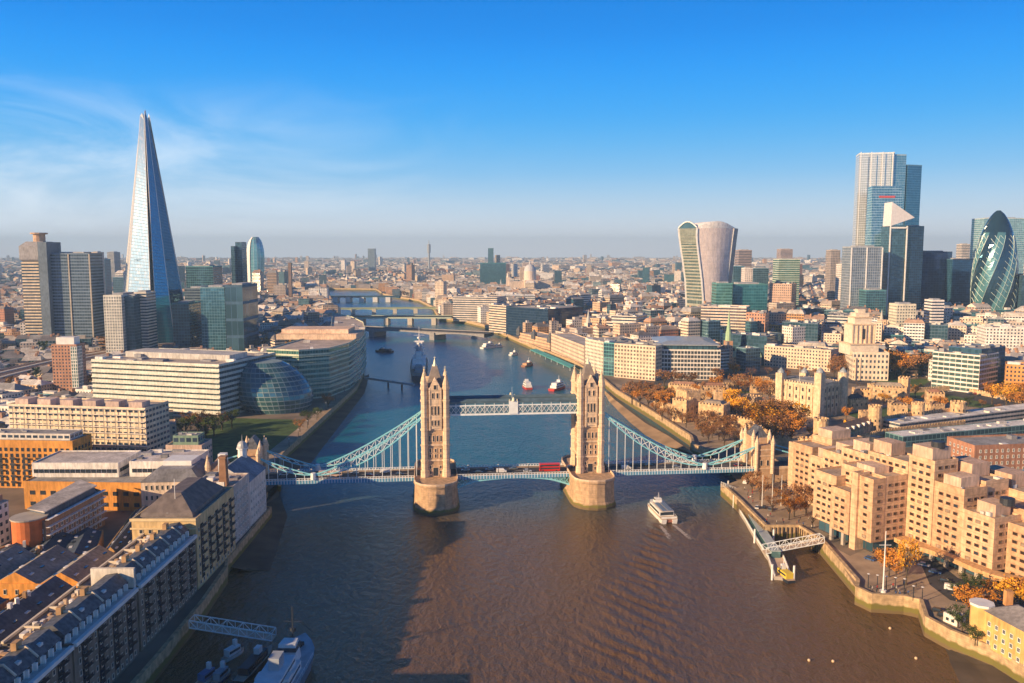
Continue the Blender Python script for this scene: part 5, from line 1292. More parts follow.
# long stone building and the domed stone tower building
b = fo('long pale stone building with rows of tall windows beyond the castle', 764, 366, 830, 372, 346, 26, F_punch, (.70, .54, .40), cells=(3.2, 4), side=0)
b = Bld('stone_tower_building', 'monumental white stone building with a stepped central tower and portico', 'building')
q = front(852, 380, 888, 381, 40); b.block(q, 6, Zat(q[0][1], 353), F_punch, (.74, .62, .48), cells=(3.6, 5), par=1.2)
cx_ = (q[0][0]+q[1][0])/2; cy_ = q[0][1]+20; Yc = cy_
for w_, y0, y1, nm in ((15, 353, 343, 'tower_base'), (11.5, 343, 324, 'tower_stage'), (9, 324, 317, 'upper_stage'), (7, 317, 312.5, 'attic_stage'), (4, 312.5, 309, 'tower_cap')):
    b.unit(nm, cx_-3, Yc, .05, w_*.95, w_*.85, Zat(Yc, y0)-.5, Zat(Yc, y1), plain('white_stone', (.74, .62, .48), .85, .15))
m = MB(); m.box(cx_-5, cx_-1, Yc-10.6, Yc-9.6, Zat(Yc, 338), Zat(Yc, 328)); b.part(m, 'niche', M_dark)
for i in range(6):
    m = MB(); m.box(cx_-14+i*4.3, cx_-13+i*4.3, Yc-11, Yc-9.7, Zat(Yc, 343), Zat(Yc, 324.5)); b.part(m, 'pilaster', ST_trim)
for y_, w_ in ((343, 16), (324, 12.2), (317, 9.6)):
    m = MB(); m.obox(cx_-3, Yc, .05, w_*.97, w_*.87, Zat(Yc, y_)-.3, Zat(Yc, y_)+.7); b.part(m, 'cornice', ST_trim)
for i in range(6):
    m = MB(); m.cyl(cx_-14+i*4.6, q[0][1]-1.2, 6, Zat(q[0][1], 358), 1.0, .9, 8); b.part(m, 'column', ST_trim)
fo('teal-roofed curved pavilion right of the stone tower building', 888, 352, 906, 353, 338, 26, F_curtain, (.10, .40, .42), rc=(.12, .42, .46), cl=1)
b = fo('white-banded office stepping back in terraces, left of the stone tower', 820, 352, 856, 354, 322, 60, F_band, (.70, .66, .58), setb=(6, 8, F_band, (.62, .60, .55)))
fo('pinkish tall block with arcaded roof behind the long stone building', 768, 330, 790, 331, 284, 40, F_punch, (.56, .38, .29))
fo('orange sandstone block below the pinkish one', 768, 350, 794, 352, 325, 30, F_punch, (.66, .36, .14))
fo('dark blue glass cube between pink block and banded office', 796, 338, 810, 340, 308, 26, F_curtain, (.04, .12, .18))
fo('cream slab with dark windows behind the banded office', 826, 322, 880, 324, 292, 40, F_band, (.62, .50, .42))
fo('pale flat white roofed hall under the top-heavy tower', 700, 351, 745, 353, 307, 40, F_band, (.72, .58, .48), rc=(.62, .56, .50))
fo('brick gabled block behind the castle car park', 745, 355, 764, 356, 313, 30, F_punch, (.56, .30, .20))
b = fo('office with white grid and dark glass end overlooking the road junction, right', 931, 388, 978, 394, 352, 38, facade('green_grid', .04, .30, .92, glass=(.05, .09, .09)), (.74, .70, .64), cells=(5, 4.2))
fo('dark blue glass wing adjoining the white gridded office', 979, 392, 1003, 388, 350, 30, F_curtain, (.03, .10, .20))
fo('long white block with window rows at the right edge', 984, 366, 1060, 368, 328, 30, F_punch, (.80, .74, .68), cells=(3.4, 3.6))
fo('orange brick low block at right edge behind bare trees', 1004, 394, 1060, 398, 365, 20, F_punch, (.62, .30, .10))
fo('tan stone office left of the white right-edge block', 905, 356, 928, 357, 338, 30, F_punch, (.66, .50, .38))
fo('dark hipped block between the white slabs and the right edge', 950, 346, 982, 348, 326, 30, F_band, (.5, .4, .34))
# right: brick blocks by the dock behind the hotel
b = Bld('brick_dock_block', 'red-brown brick block behind the hotel at the right edge', 'apartment block'); b.block(front(972, 492, 1060, 488, 22), 6, 30, M_wall, (.40, .20, .13), win=(1.2, 1.8, 3.2, 3.3, 'white')); b.windows(70); b.clutter(4, rg)
b = Bld('blue_glazed_block', 'low block with blue shaded glazing at the right edge below the brick block', 'building'); b.block(front(1000, 520, 1060, 516, 16), 6, 24, F_curtain, (.10, .24, .36)); b.clutter(3, rg)
# long white roofed sheds
for k, (L, z, lab) in enumerate(((((900, 424), (1060, 405)), 15, 'long low building with pale flat roof behind the hotel, farther one'), (((903, 437), (1060, 422)), 13, 'long low building with dark-glazed side behind the hotel, nearer one'))):
    a, c = Vector(P(*L[0], z)), Vector(P(*L[1], z)); d_ = (c-a).normalized(); n_ = Vector((-d_.y, d_.x)); q = [tuple(a), tuple(c), tuple(c+n_*15), tuple(a+n_*15)]
    b = Bld('long_roofed_hall', lab, 'hall'); b.block(q, 6, z, F_curtain if k else F_band, (.16, .30, .32) if k else (.6, .55, .5), rc if False else (.74, .72, .68), par=.3); b.clutter(10, rg, size=(1, 4), hmax=1.5)
# ------------------------------------------------------------------ the stepped hotel
def hotel():
    b = Bld('stepped_hotel', 'big beige stepped hotel of many blocks with small dark windows on the riverside', 'hotel')
    O = Vector((139, 356)); u = Vector((.37, -.93)).normalized(); v = Vector((.93, .37)).normalized()
    fr = lambda s0, s1, t0, t1: [tuple(O+u*s+v*t) for s, t in ((s0, t0), (s1, t0), (s1, t1), (s0, t1))]
    HC = (.62, .40, .24); HC2 = (.56, .35, .21)
    W = (2.2, 1.35, 3.5, 3.12, 'deep')
    blocks = [(0, 11, 0, 8, 12, 29.5, 1), (11.2, 14.5, .5, 7, 6, 38.5, 0), (-3, 22, 8.2, 20, 12, 38, 1), (14.6, 22.1, 1.5, 8.1, 12, 37.5, 1), (-14, -.2, 3, 20, 12, 33, 1),
              (22.2, 35, 20.2, 33, 12, 46.5, 1), (35.1, 49, 20.5, 33, 12, 38.5, 1), (49.1, 63, 20.1, 34, 12, 31, 1), (0, 22, 20.1, 33, 12, 43, 1),
              (63.1, 80, 27, 42, 6, 29, 1), (20, 48, 33.2, 46, 6, 40, 1), (26, 62, 46.2, 62, 6, 36, 1), (48, 72, 34.2, 46, 6, 33, 1),
              (-16, -.3, 20.2, 40, 6, 41, 1), (-32, -16.2, 24, 44, 6, 36, 1), (-60, -46, 30, 42, 6, 33, 1), (-45.8, -32.2, 28, 46, 6, 30, 1), (-60, -46, 42.2, 62, 6, 36, 1), (-30, 0, 46, 62, 6, 33, 1), (-68, -60.2, 34, 40, 6, 31, 0)]
    for i, (s0, s1, t0, t1, z0, z1, w_) in enumerate(blocks):
        z1 += i*.03
        b.block(fr(s0, s1, t0, t1), z0 if z0 == 6 else 11.5, z1, ST_hotel if i % 3 else ST_hotel2, HC if i % 3 else HC2, par=.8, win=W if w_ else None, exc=False, roofcol=(.42, .33, .26), wname='wing')
    # stair and lift housings rising over the steps
    for i, (s, t, a_, c_, z0, z1) in enumerate(((28, 26, 5, 5, 46.5, 52), (5, 27, 5, 4, 43.5, 49), (42, 27, 4, 5, 38.8, 43), (56, 28, 4, 4, 31.3, 36), (-8, 30, 5, 6, 41.5, 46), (34, 40, 6, 5, 40.5, 46), (10, 13, 5, 4, 38, 41), (-24, 34, 5, 5, 36.5, 41), (-53, 50, 5, 6, 36.6, 41), (40, 54, 7, 5, 36.4, 42), (-39, 37, 4, 6, 30.5, 35))):
        c = O+u*s+v*t; b.unit('lift_housing', c.x, c.y, atan2(u.y, u.x), a_, c_, z0, z1, M_wall, (.56, .38, .27) if i % 2 else (.62, .44, .32))
    for s, t, z in ((60, 30, 36), (31, 26, 52.1), (-6, 30, 46.1)):
        c = O+u*s+v*t; m = MB(); m.cyl(c.x, c.y, z-.5, z+2.2, 2.6, 2.6, 12); b.part(m, 'water_tank', M_dark)
    for i_ in (5, 6, 7, 8, 9, 10, 11, 13, 14, 18):
        if i_ < len(b.polys): b.lr = None; b.clutter(4, rg, *b.polys[i_], hmax=1.8, size=(.5, 1.6))
    # undercroft
    for s0, s1, t0, t1 in ((3, 62, 22.2, 33), (-12, 20, 5, 30)):
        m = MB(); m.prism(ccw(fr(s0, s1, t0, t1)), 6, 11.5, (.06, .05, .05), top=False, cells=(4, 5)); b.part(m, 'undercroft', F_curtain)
    for s in range(0, 64, 7):
        c = O+u*(s+.5)+v*20.8
        if s >= 21: m = MB(); m.obox(c.x, c.y, atan2(u.y, u.x), .8, .6, 6, 11.5); b.part(m, 'column', M_conc)
        if s <= 11: c = O+u*(s+.5)+v*.8; m = MB(); m.obox(c.x, c.y, atan2(u.y, u.x), .7, .6, 6, 11.5); b.part(m, 'column', M_conc)
    m = MB(); n = 10; up, lo_ = [], []
    L = [(22.3, 14), (30, 13), (38, 15.5), (48, 16.5), (58, 15.5), (66, 15.5), (80, 21)]; q = [tuple(O+u*s+v*t) for s, t in L]+[tuple(O+u*80+v*27), tuple(O+u*63+v*20.1), tuple(O+u*22.3+v*20.1)]
    m.prism(ccw(q), 10.6, 12.4, (.60, .36, .17), bottom=True); b.part(m, 'entrance_canopy', M_wall)
    b.windows(100)
    exclude(fr(-70, 84, -4, 66), 0)
hotel()
exclude(Pz([(722, 486), (766, 528), (822, 540), (858, 590), (952, 634), (1060, 690), (1080, 470), (800, 450)]), 0)
# yellow brick riverside houses at the bottom right
b = Bld('yellow_brick_terrace', 'yellow brick riverside terrace with grey roof at the bottom right corner', 'terrace')
q = front(980, 643, 1060, 690, 14); zt = Zat(q[0][1], 609)
b.block(q, 6, zt, M_wall, (.66, .42, .15), roof='hip', rh=3.5, roofcol=(.24, .22, .22), win=(1.2, 1.6, 2.9, 3.1, 'white')); b.windows(80)
c = q[0]; m = MB(); m.cyl(c[0]+1, c[1]+2, 6, zt+.6, 3.4, 3.4, 8); b.part(m, 'corner_bay', plain('bay_brick', (.66, .42, .15), .85, .15)); m = MB(); m.cyl(c[0]+1, c[1]+2, zt+.65, zt+1.4, 3.8, 3.8, 8); b.part(m, 'bay_roof', M_white)
b.unit('chimney', c[0]+10, c[1]+3, 0, 1.1, .9, zt, zt+5, M_wall, (.5, .25, .1)); b.unit('chimney', c[0]+18, c[1]-3, 0, 1.1, .9, zt, zt+5, M_wall, (.5, .25, .1))
b = Bld('quay_kiosk', 'small white flat-roofed kiosk on the quay by the yellow brick terrace', 'kiosk'); b.block(front(943, 621, 957, 627, 4.5), 6, 9, M_wall, WHITE, par=.3, win=(1, 1, 2, 2.6, 'dark')); b.windows(10)
# ------------------------------------------------------------------ the castle
def cren(mb, poly, z, h=1.3, w_=1.3, gap=1.1, th=.6, col=None):
    n = len(poly)
    for i in range(n):
        a, c = Vector(poly[i]), Vector(poly[(i+1) % n]); L = (c-a).length; d = (c-a).normalized(); k = 0; nn = Vector((-d.y, d.x))
        while k*(w_+gap)+w_ < L:
            p = a+d*(k*(w_+gap)+w_/2)+nn*th*.5; mb.obox(p.x, p.y, atan2(d.y, d.x), w_/2, th/2, z, z+h, col); k += 1
def castle_block(name, label, poly, z1, cat='building', mat=ST_castle, roofc=(.34, .28, .22), win=True, z0=6, roof=None):
    b = Bld(name, label, cat); poly = ccw(poly); b.setbase(poly, z0); exclude(poly, 1)
    m = MB(); m.prism(poly, z0, z1); b.part(m, 'wall', mat)
    m = MB(); cren(m, poly, z1); b.part(m, 'battlements', mat)
    if roof: 
        m = MB(); q = inset(poly, 1.2); m.loft([[(x, y, z1+.05) for x, y in q], [(x, y, z1+roof) for x, y in inset(q, roof*1.1)]], roofc); b.part(m, 'roof', M_roof)
    if win:
        n = len(poly); cnt = 0
        for i in range(n):
            a, c = Vector(poly[i]), Vector(poly[(i+1) % n]); L = (c-a).length; d = (c-a).normalized(); nn = Vector((d.y, -d.x))
            if nn.dot(-(a+c)/2) < 0: continue
            for k in range(int(L/4.5)):
                for z in ([z0+4] if z1-z0 < 11 else [z0+4, z0+8.5]):
                    p = a+d*(L/max(1, int(L/4.5))*(k+.5))+nn*.05; o = MB(); o.obox(p.x, p.y, atan2(d.y, d.x), .5, .12, z, z+1.8); b.part(o, 'window', M_dark)
    return b
def round_tower(label, px, ytop, ybase, r):
    x, y = P(px, ybase, 6); z = Zat(y, ytop); b = Bld('castle_tower', label, 'tower', loc=(x, y, 6)); m = MB(); m.cyl(x, y, 6, 9, r+.8, r, 14); m.cyl(x, y, 9, z, r, r, 14); b.part(m, 'wall', ST_castle)
    m = MB()
    for k in range(12):
        a = 2*pi*k/12; m.obox(x+(r-.4)*cos(a), y+(r-.4)*sin(a), a, .4, r*.16, z, z+1.4)
    b.part(m, 'battlements', ST_castle)
    for a in (-2.6, -1.9, -1.3):
        for zz in (12, 16): m = MB(); m.obox(x+(r+.03)*cos(a), y+(r+.03)*sin(a), a, .1, .4, zz, zz+1.6); b.part(m, 'window', M_dark)
    exclude([(x-r, y-r), (x+r, y-r), (x+r, y+r), (x-r, y+r)], 1)
def keep():
    C = Vector((231, 622)); e1 = Vector((-.6, .8)); e2 = Vector((.8, .6)); b = Bld('castle_keep', 'square pale stone castle keep with four corner turrets', 'castle', loc=(*C, 7)); zt = Zat(622, 386)
    poly = [tuple(C), tuple(C+e2*31), tuple(C+e2*31+e1*34), tuple(C+e1*34)]; m = MB(); m.prism(poly, 6, zt); b.part(m, 'wall', ST_keep)
    m = MB(); cren(m, poly, zt); b.part(m, 'battlements', ST_keep)
    m = MB(); q = inset(poly, 1.6); m.loft([[(x, y, zt+.05) for x, y in q], [(x, y, zt+2) for x, y in inset(q, 5)]], (.3, .29, .28)); b.part(m, 'roof', M_roof)
    for s, t, rnd in ((0, 0, 0), (31, 0, 1), (31, 34, 0), (0, 34, 0)):
        p = C+e2*s+e1*t; m = MB(); ztt = Zat(p.y, 372)
        if rnd: m.cyl(p.x, p.y, 6, ztt, 3.9, 3.9, 14)
        else: m.obox(p.x, p.y, atan2(e2.y, e2.x), 2.9, 2.9, 6, ztt-.5)
        b.part(m, 'corner_turret', ST_keep)
        m = MB(); m.cyl(p.x, p.y, ztt-.4, ztt+1.2, 2.9, 2.6, 10); m.cyl(p.x, p.y, ztt+1.2, ztt+3.6, 2.4, .3, 10); b.part(m, 'turret_cap', plain('lead_cap', (.30, .34, .36), .5, .1))
    for f0, d, L in ((C, e2, 31), (C, e1, 34)):
        nn = Vector((e2.x, e2.y))*-1 if d is e1 else Vector((-e1.x, -e1.y))
        for k in range(6):
            for z, h_ in ((13, 2.2), (19, 2.6), (25, 2.6)):
                p = f0+d*(L/6*(k+.5))+nn*.05; o = MB(); o.obox(p.x, p.y, atan2(d.y, d.x), .7, .14, z, z+h_); b.part(o, 'window', M_dark)
        for k in range(7):
            p = f0+d*(L/6*k)+nn*.3; o = MB(); o.obox(p.x, p.y, atan2(d.y, d.x), .5, .5, 6, zt-1.5); b.part(o, 'buttress', ST_keep)
    m = MB(); m.bar((222, 640, zt), (222, 640, zt+12), .15); b.part(m, 'flagpole', M_white); exclude(poly, 3)
keep()
round_tower('round castle tower nearest the hotel, leftmost of the wall towers', 820, 420, 452, 4.6)
round_tower('round castle tower at the end of the brown-roofed range', 874, 407, 435, 4.4)
round_tower('round castle tower in the middle of the inner wall', 917, 404, 427, 4.4)
round_tower('broad round castle tower farthest right beside the moat', 957, 403, 424, 5.2)
def cwall(label, pts, z1, th=1.4, px=True):
    q = Pz(pts) if px else pts
    b = Bld('castle_wall', label, 'wall'); b.setbase(q, 6); 
    for i in range(len(q)-1):
        a, c = Vector(q[i]), Vector(q[i+1]); d = (c-a).normalized(); n_ = Vector((-d.y, d.x))*th; pl = [tuple(a), tuple(c), tuple(c+n_), tuple(a+n_)]
        m = MB(); m.prism(ccw(pl), 6, z1+.01*i); b.part(m, 'wall_face', ST_castle); m = MB(); cren(m, ccw(pl)[:], z1+.01*i, 1.2, 1.4, 1.3, .4); b.part(m, 'battlements', ST_castle)
cwall('curtain wall between the brown-roofed range and the middle round tower', [(878, 434), (912, 427)], 16)
cwall('curtain wall between the two right-hand round castle towers', [(922, 427), (951, 423)], 16)
cwall('outer castle wall along the wharf from the square gate tower', [(722, 424), (750, 430), (775, 448), (815, 453)], 13)
cwall('outer castle wall on the near side of the round towers', [(828, 455), (882, 440), (965, 430)], 12)
cwall('outer castle wall beside the leftmost square tower', [(652, 404), (672, 414)], 12)
cwall('inner castle wall facing the river behind the orange trees', [(724, 410), (748, 414), (772, 424)], 15)
castle_block('castle_gatehouse', 'square castle river gate with paired turrets, left end of the castle', front(672, 421, 686, 423, 12), 22)
castle_block('castle_block', 'tall ruined-looking castle block behind the river gate', front(686, 420, 700, 419, 16), 27)
castle_block('castle_block', 'wide castle lodging with several battlemented gables', front(698, 424, 723, 427, 14), 21, roof=2.5)
castle_block('castle_tower', 'square turret rising at the right of the battlemented lodging', front(714, 418, 722, 418, 7), 26)
castle_block('castle_house', 'timber-windowed castle house range left of the lawn', front(700, 400, 728, 400, 9), 17, roof=3.5, roofc=(.30, .16, .10))
castle_block('castle_house', 'brown-roofed row of castle houses behind the river gate', front(668, 396, 698, 398, 9), 16, roof=3, roofc=(.32, .18, .12))
castle_block('castle_block', 'low castle block at the edge of the orange trees', front(742, 408, 757, 410, 10), 15)
b = castle_block('castle_range', 'long castle range with steep brown roof and small dormers', front(824, 452, 872, 436, 10), 13, win=False)
q = ccw(b_ := front(824, 452, 872, 436, 10)); A, B_, C_, D = [Vector(p) for p in front(824, 452, 872, 436, 10)]
m = MB(); ra, rb_ = (A+D)/2, (B_+C_)/2; T = lambda p, z: (p.x, p.y, z)
m.face([T(A, 14.4), T(B_, 14.4), T(rb_, 19), T(ra, 19)]); m.face([T(C_, 14.4), T(D, 14.4), T(ra, 19), T(rb_, 19)]); m.face([T(B_, 14.4), T(C_, 14.4), T(rb_, 19)]); m.face([T(D, 14.4), T(A, 14.4), T(ra, 19)]); b.part(m, 'roof', plain('brown_tiles', (.26, .16, .11), .9, .25, .5))
for k in range(9):
    p = A.lerp(B_, (k+.5)/9)*.78+ra.lerp(rb_, (k+.5)/9)*.22; m = MB(); m.obox(p.x, p.y, atan2((B_-A).y, (B_-A).x), .8, 1.0, 14.6, 16.6); b.part(m, 'dormer', M_white)
castle_block('castle_range', 'tan castle range behind the middle towers', front(872, 402, 906, 404, 12), 19, roof=3.5)
castle_block('castle_tower', 'square castle tower right of the keep with pale top', front(897, 402, 907, 403, 9), 26)
castle_block('castle_block', 'brick-fronted castle block inside the wall, right of the keep', front(926, 408, 944, 409, 12), 18, roof=3, roofc=(.3, .15, .1))
castle_block('castle_barracks', 'long castle barracks behind the keep', front(780, 396, 815, 392, 14), 17, roof=4, roofc=(.2, .19, .2))
castle_block('castle_house', 'dark-roofed castle house in shade between range and wall tower', front(850, 412, 868, 410, 10), 15, roof=4, roofc=(.10, .09, .10))
ck = random.Random(31)
for (px, py, w_, d_, y_, rf, rc__) in ((706, 412, 10, 7, 401, 2.5, (.34, .2, .13)), (730, 408, 11, 8, 398, 3, (.3, .17, .11)), (745, 419, 9, 6, 409, 0, None), (720, 391, 16, 8, 384, 3, (.28, .2, .15)), (750, 393, 13, 8, 386, 3.5, (.2, .16, .14)), (686, 405, 10, 6, 397, 3, (.34, .2, .13)), (854, 399, 14, 9, 390, 3, (.24, .2, .18)), (872, 396, 12, 8, 386, 3, (.34, .24, .16)), (889, 416, 13, 7, 405, 3, (.2, .14, .12)), (930, 416, 12, 7, 406, 3, (.3, .18, .12)), (862, 424, 10, 6, 413, 0, None), (800, 449, 12, 6, 440, 0, None)):
    A_ = Vector(P(px, py, 6)); a_ = ck.uniform(-.3, .3); q = [(A_.x+x*cos(a_)-y*sin(a_), A_.y+x*sin(a_)+y*cos(a_)) for x, y in ((0, 0), (w_, 0), (w_, d_), (0, d_))]
    castle_block('castle_house', ('brown-roofed' if rf else 'flat-topped')+' battlemented house among the castle buildings', q, Zat(A_.y, y_), roof=rf or None, roofc=rc__ or (.3, .25, .2))
castle_block('visitor_pavilion', 'low flat pavilion with reddish canopies by the castle entrance road', front(736, 384, 770, 383, 9), 10, cat='pavilion', win=False)
cwall('plain stone revetment of the moat lawn beyond the round towers', [(880, 395), (955, 390), (1024, 404)], 9)
# ================================================================== CITY: individual nearer buildings and the far mass
exclude(Pz([(850, 382), (930, 391), (1070, 422), (1070, 446), (850, 452)]), 0); exclude([(100, 440), (270, 440), (300, 560), (260, 700), (90, 700), (100, 560)], 0); exclude([(-345, 375), (-125, 375), (-125, 520), (-330, 525)], 0)
EXB = EXC
def blocked(x, y, r=0):
    for q, x0, x1, y0, y1 in EXC:
        if x < x0-r or x > x1+r or y < y0-r or y > y1+r: continue
        if inpoly(x, y, q): return True
    return False
rivq = ccw(RIVER); rvx = inset(rivq, -14)
def inriver(x, y): return inpoly(x, y, rvx)
exclude(Pz([(640, 392), (1024, 418), (1024, 396), (990, 388), (930, 382), (860, 371), (700, 372), (640, 381)]), 0)
exclude(Pz([(610, 384), (640, 384), (790, 400), (1000, 425), (1080, 440), (1080, 480), (700, 452)]), 0)
WARM = [(.66, .50, .36), (.60, .42, .28), (.74, .60, .46), (.50, .30, .19), (.42, .19, .12), (.62, .34, .15), (.78, .70, .61), (.82, .78, .73), (.50, .42, .36)]
WARMW = [0, 0, 1, 2, 2, 2, 3, 4, 5, 6, 6, 6, 7, 7, 7, 8]
COOL = [(.30, .32, .34), (.10, .16, .22), (.06, .20, .24), (.16, .28, .34), (.40, .42, .44)]
CN = {WARM[0]: 'cream stone', WARM[1]: 'tan stone', WARM[2]: 'pale cream', WARM[3]: 'brown brick', WARM[4]: 'red brick', WARM[5]: 'orange brick', WARM[6]: 'off-white', WARM[7]: 'white', WARM[8]: 'grey-brown',
      COOL[0]: 'dark grey', COOL[1]: 'navy glass', COOL[2]: 'teal glass', COOL[3]: 'blue-grey glass', COOL[4]: 'mid grey'}
RC = [((.30, .29, .29), 'grey'), ((.46, .42, .38), 'pale'), ((.16, .15, .16), 'slate'), ((.32, .27, .24), 'brown'), ((.62, .58, .54), 'white'), ((.40, .26, .19), 'terracotta')]
LMK = [('the glass spire tower', -474, 1105), ('the concrete hospital tower', -590, 1066), ('the banded white office', -200, 640), ('the railway viaduct', -420, 760), ('the orange brick apartments', -300, 480), ('the brick tower block', -395, 660), ('the blue glass office', -370, 1010), ('the rounded green office', -190, 850),
       ('the top-heavy tower', 300, 1260), ('the bullet-shaped tower', 725, 1258), ('the barred tower', 510, 1190), ('the customs house', 70, 980), ('the green church spire', 245, 890), ('the stone tower building', 360, 800), ('the castle keep', 226, 640), ('the white gridded office', 400, 720), ('the teal office block', 350, 1090),
       ('the blue riverside office', 10, 1200), ('the road bridge', -170, 1450), ('the navy office blocks', 700, 1380), ('the hotel', 220, 330), ('the wide glass-roofed office', 190, 850), ('the road bridge end', -330, 1400)]
ang_of = lambda x, y: [.12, -.28, .42, -.1, .3, -.45, .05, .6][int(abs(floor(x/330)*3+floor(y/420)*5)) % 8]
rc_ = random.Random(21)
cands = []
def scatter():
    out = []
    bands = [(300, 1050, 24), (1050, 1700, 26), (1700, 2800, 29), (2800, 4600, 40), (4600, 12000, 88)]
    for y0, y1, c in bands:
        y = y0
        while y < y1:
            hw = .66*y+40; x = -hw
            while x < hw:
                px, py = x+rc_.uniform(-.14, .14)*c, y+rc_.uniform(-.14, .14)*c
                x += c
                if rc_.random() < .05: continue
                if inriver(px, py) or blocked(px, py, 0): continue
                a = ang_of(px, py); s1, s2 = c*rc_.uniform(.34, .50), c*rc_.uniform(.30, .46)
                if any(blocked(px+dx*s1, py+dy*s2) or inpoly(px+dx*s1, py+dy*s2, rivq) for dx in (-1, 1) for dy in (-1, 1)): 
                    s1 *= .45; s2 *= .45
                    if any(blocked(px+dx*s1, py+dy*s2) or inpoly(px+dx*s1, py+dy*s2, rivq) for dx in (-1, 1) for dy in (-1, 1)): continue
                south = px < -.30*py+120 if py > 1300 else px < 0
                base = rc_.uniform(10, 20) if south else rc_.uniform(15, 30)
                if py > 1900: base = rc_.uniform(10, 24)
                if rc_.random() < .06: base *= rc_.uniform(1.3, 2.0)
                if rc_.random() < .012 and py > 2000: base = rc_.uniform(40, 80); s1 = min(s1, 11); s2 = min(s2, 11)
                if px < -230 and py < 1020: base = rc_.uniform(4, 9.5)
                if 600 < py < 950 and not south: base = min(base, 24)
                if 950 <= py < 1350 and not south and px > 130: base = rc_.uniform(24, 46)
                if rc_.random() < .10: s1 *= 1.8
                k = rc_.random(); col = WARM[rc_.choice(WARMW)] if k < (.80 if not south else .70) else rc_.choice(COOL)
                out.append((px, py, a, s1, s2, base, col, rc_.choice(RC), rc_.random()))
            y += c
    return out
CB = scatter()
# individual ones: those in front that show largest
def showsize(t): return (t[3]+t[4])*(t[5]+6)/(t[1]**2)
near = sorted([t for t in CB if abs(t[0]) < .63*t[1]+10], key=lambda t: -showsize(t))
IND = near[:300]; inds = set(id(t) for t in IND)
def bpoly(t, k=1.0):
    x, y, a, s1, s2 = t[:5]; ca, sa = cos(a), sin(a)
    return [(x+(dx*s1*ca-dy*s2*sa)*k, y+(dx*s1*sa+dy*s2*ca)*k) for dx, dy in ((-1, -1), (1, -1), (1, 1), (-1, 1))]
for t in IND:
    x, y, a, s1, s2, h, col, (rcol, rn), q = t
    if col in COOL: mat, ty = F_curtain, 'office block'
    else: mat, ty = (F_punch if q < .6 else (F_band if q < .75 else F_wide)), 'building'
    rf = 'flat' if (q < .45 or col in COOL) else ('hip' if q < .7 else ('gable' if q < .85 else 'mansard'))
    rt = {'flat': 'flat', 'hip': 'hipped', 'gable': 'gabled', 'mansard': 'mansard'}[rf]
    lm = min(LMK, key=lambda l: (l[1]-x)**2+(l[2]-y)**2)
    pos = 'behind' if y > lm[2]+abs(x-lm[1]) else ('in front of' if y < lm[2]-abs(x-lm[1]) else ('left of' if x < lm[1] else 'right of'))
    sz = 'low' if h < 14 else ('mid-rise' if h < 24 else 'tall')
    b = Bld('office_block' if ty != 'building' else 'city_building', f'{sz} {CN[col]} {ty} with {rn} {rt} roof {pos} {lm[0]}', ty, 'buildings of the nearer city streets')
    b.block(bpoly(t), 6, 6+h, mat, col, roofcol=rcol, cells=(3.2, 3.5), roof=rf, rh=min(s1, s2)*.5, ins=2.5, exc=False)
    if rf == 'flat':
        for k in range(2): 
            ux, uy = x+rc_.uniform(-.4, .4)*s1, y+rc_.uniform(-.4, .4)*s2
            b.unit('roof_unit', ux, uy, a, s1*rc_.uniform(.12, .3), s2*rc_.uniform(.12, .3), 6+h+.02, 6+h+rc_.uniform(1.5, 3.5), M_wall, rc_.choice(((.6, .57, .52), (.32, .32, .34), (.7, .66, .6))))
    else:
        for k in range(2):
            ux, uy = x+(k-.5)*s1, y+rc_.uniform(-.3, .3)*s2; b.unit('chimney', ux, uy, a, .9, 1.6, 6+h, 6+h+min(s1, s2)*.5+1.6, M_wall, (.42, .24, .16))
MASS = {'p': MB(), 'b': MB(), 'c': MB()}; RM = MB()
for t in CB:
    if id(t) in inds: continue
    x, y, a, s1, s2, h, col, (rcol, rn), q = t
    mb = MASS['c'] if col in COOL else (MASS['p'] if q < .7 else MASS['b'])
    pl = bpoly(t); n0 = len(mb.f)
    if q < .55 or y > 2600:
        mb.prism(pl, 5, 6+h, col, top=False, cells=(3.4, 3.6)); RM.face([(p[0], p[1], 6+h) for p in pl], None, rcol)
        # roof top structures
        p2 = bpoly((x+s1*(q-.3)*.5, y, a, s1*.35, s2*.4)); z2 = 6+h+2.5+q*3
        RM.prism(p2, 6+h, z2, (.5, .46, .42) if q < .3 else rcol)
    else:
        mb.prism(pl, 5, 6+h, col, top=False, cells=(3.4, 3.6)); A, B_, C_, D = [Vector(p) for p in pl]; r = 6+h+s2*.6
        m0, m1 = (A+D)/2, (B_+C_)/2; m0, m1 = m0.lerp(m1, .12), m1.lerp(m0, .12); T = lambda p, z: (p.x, p.y, z)
        RM.face([T(A, 6+h), T(B_, 6+h), T(m1, r), T(m0, r)], None, rcol); RM.face([T(C_, 6+h), T(D, 6+h), T(m0, r), T(m1, r)], None, rcol); RM.face([T(B_, 6+h), T(C_, 6+h), T(m1, r)], None, rcol); RM.face([T(D, 6+h), T(A, 6+h), T(m0, r)], None, rcol)
        RM.prism(bpoly((x+s1*.4, y, a, 1.2, 1.6)), 6+h, r+1.5, (.42, .24, .16))
allm = MB(); off = 0
for mi, kk in enumerate(('p', 'b', 'c')):
    s_ = MASS[kk]; o_ = len(allm.v); allm.v += s_.v; allm.f += [tuple(i+o_ for i in f) for f in s_.f]; allm.uv += s_.uv; allm.c += s_.c; allm.m += [mi]*len(s_.f)
o_ = len(allm.v); allm.v += RM.v; allm.f += [tuple(i+o_ for i in f) for f in RM.f]; allm.uv += RM.uv; allm.c += RM.c; allm.m += [3]*len(RM.f)
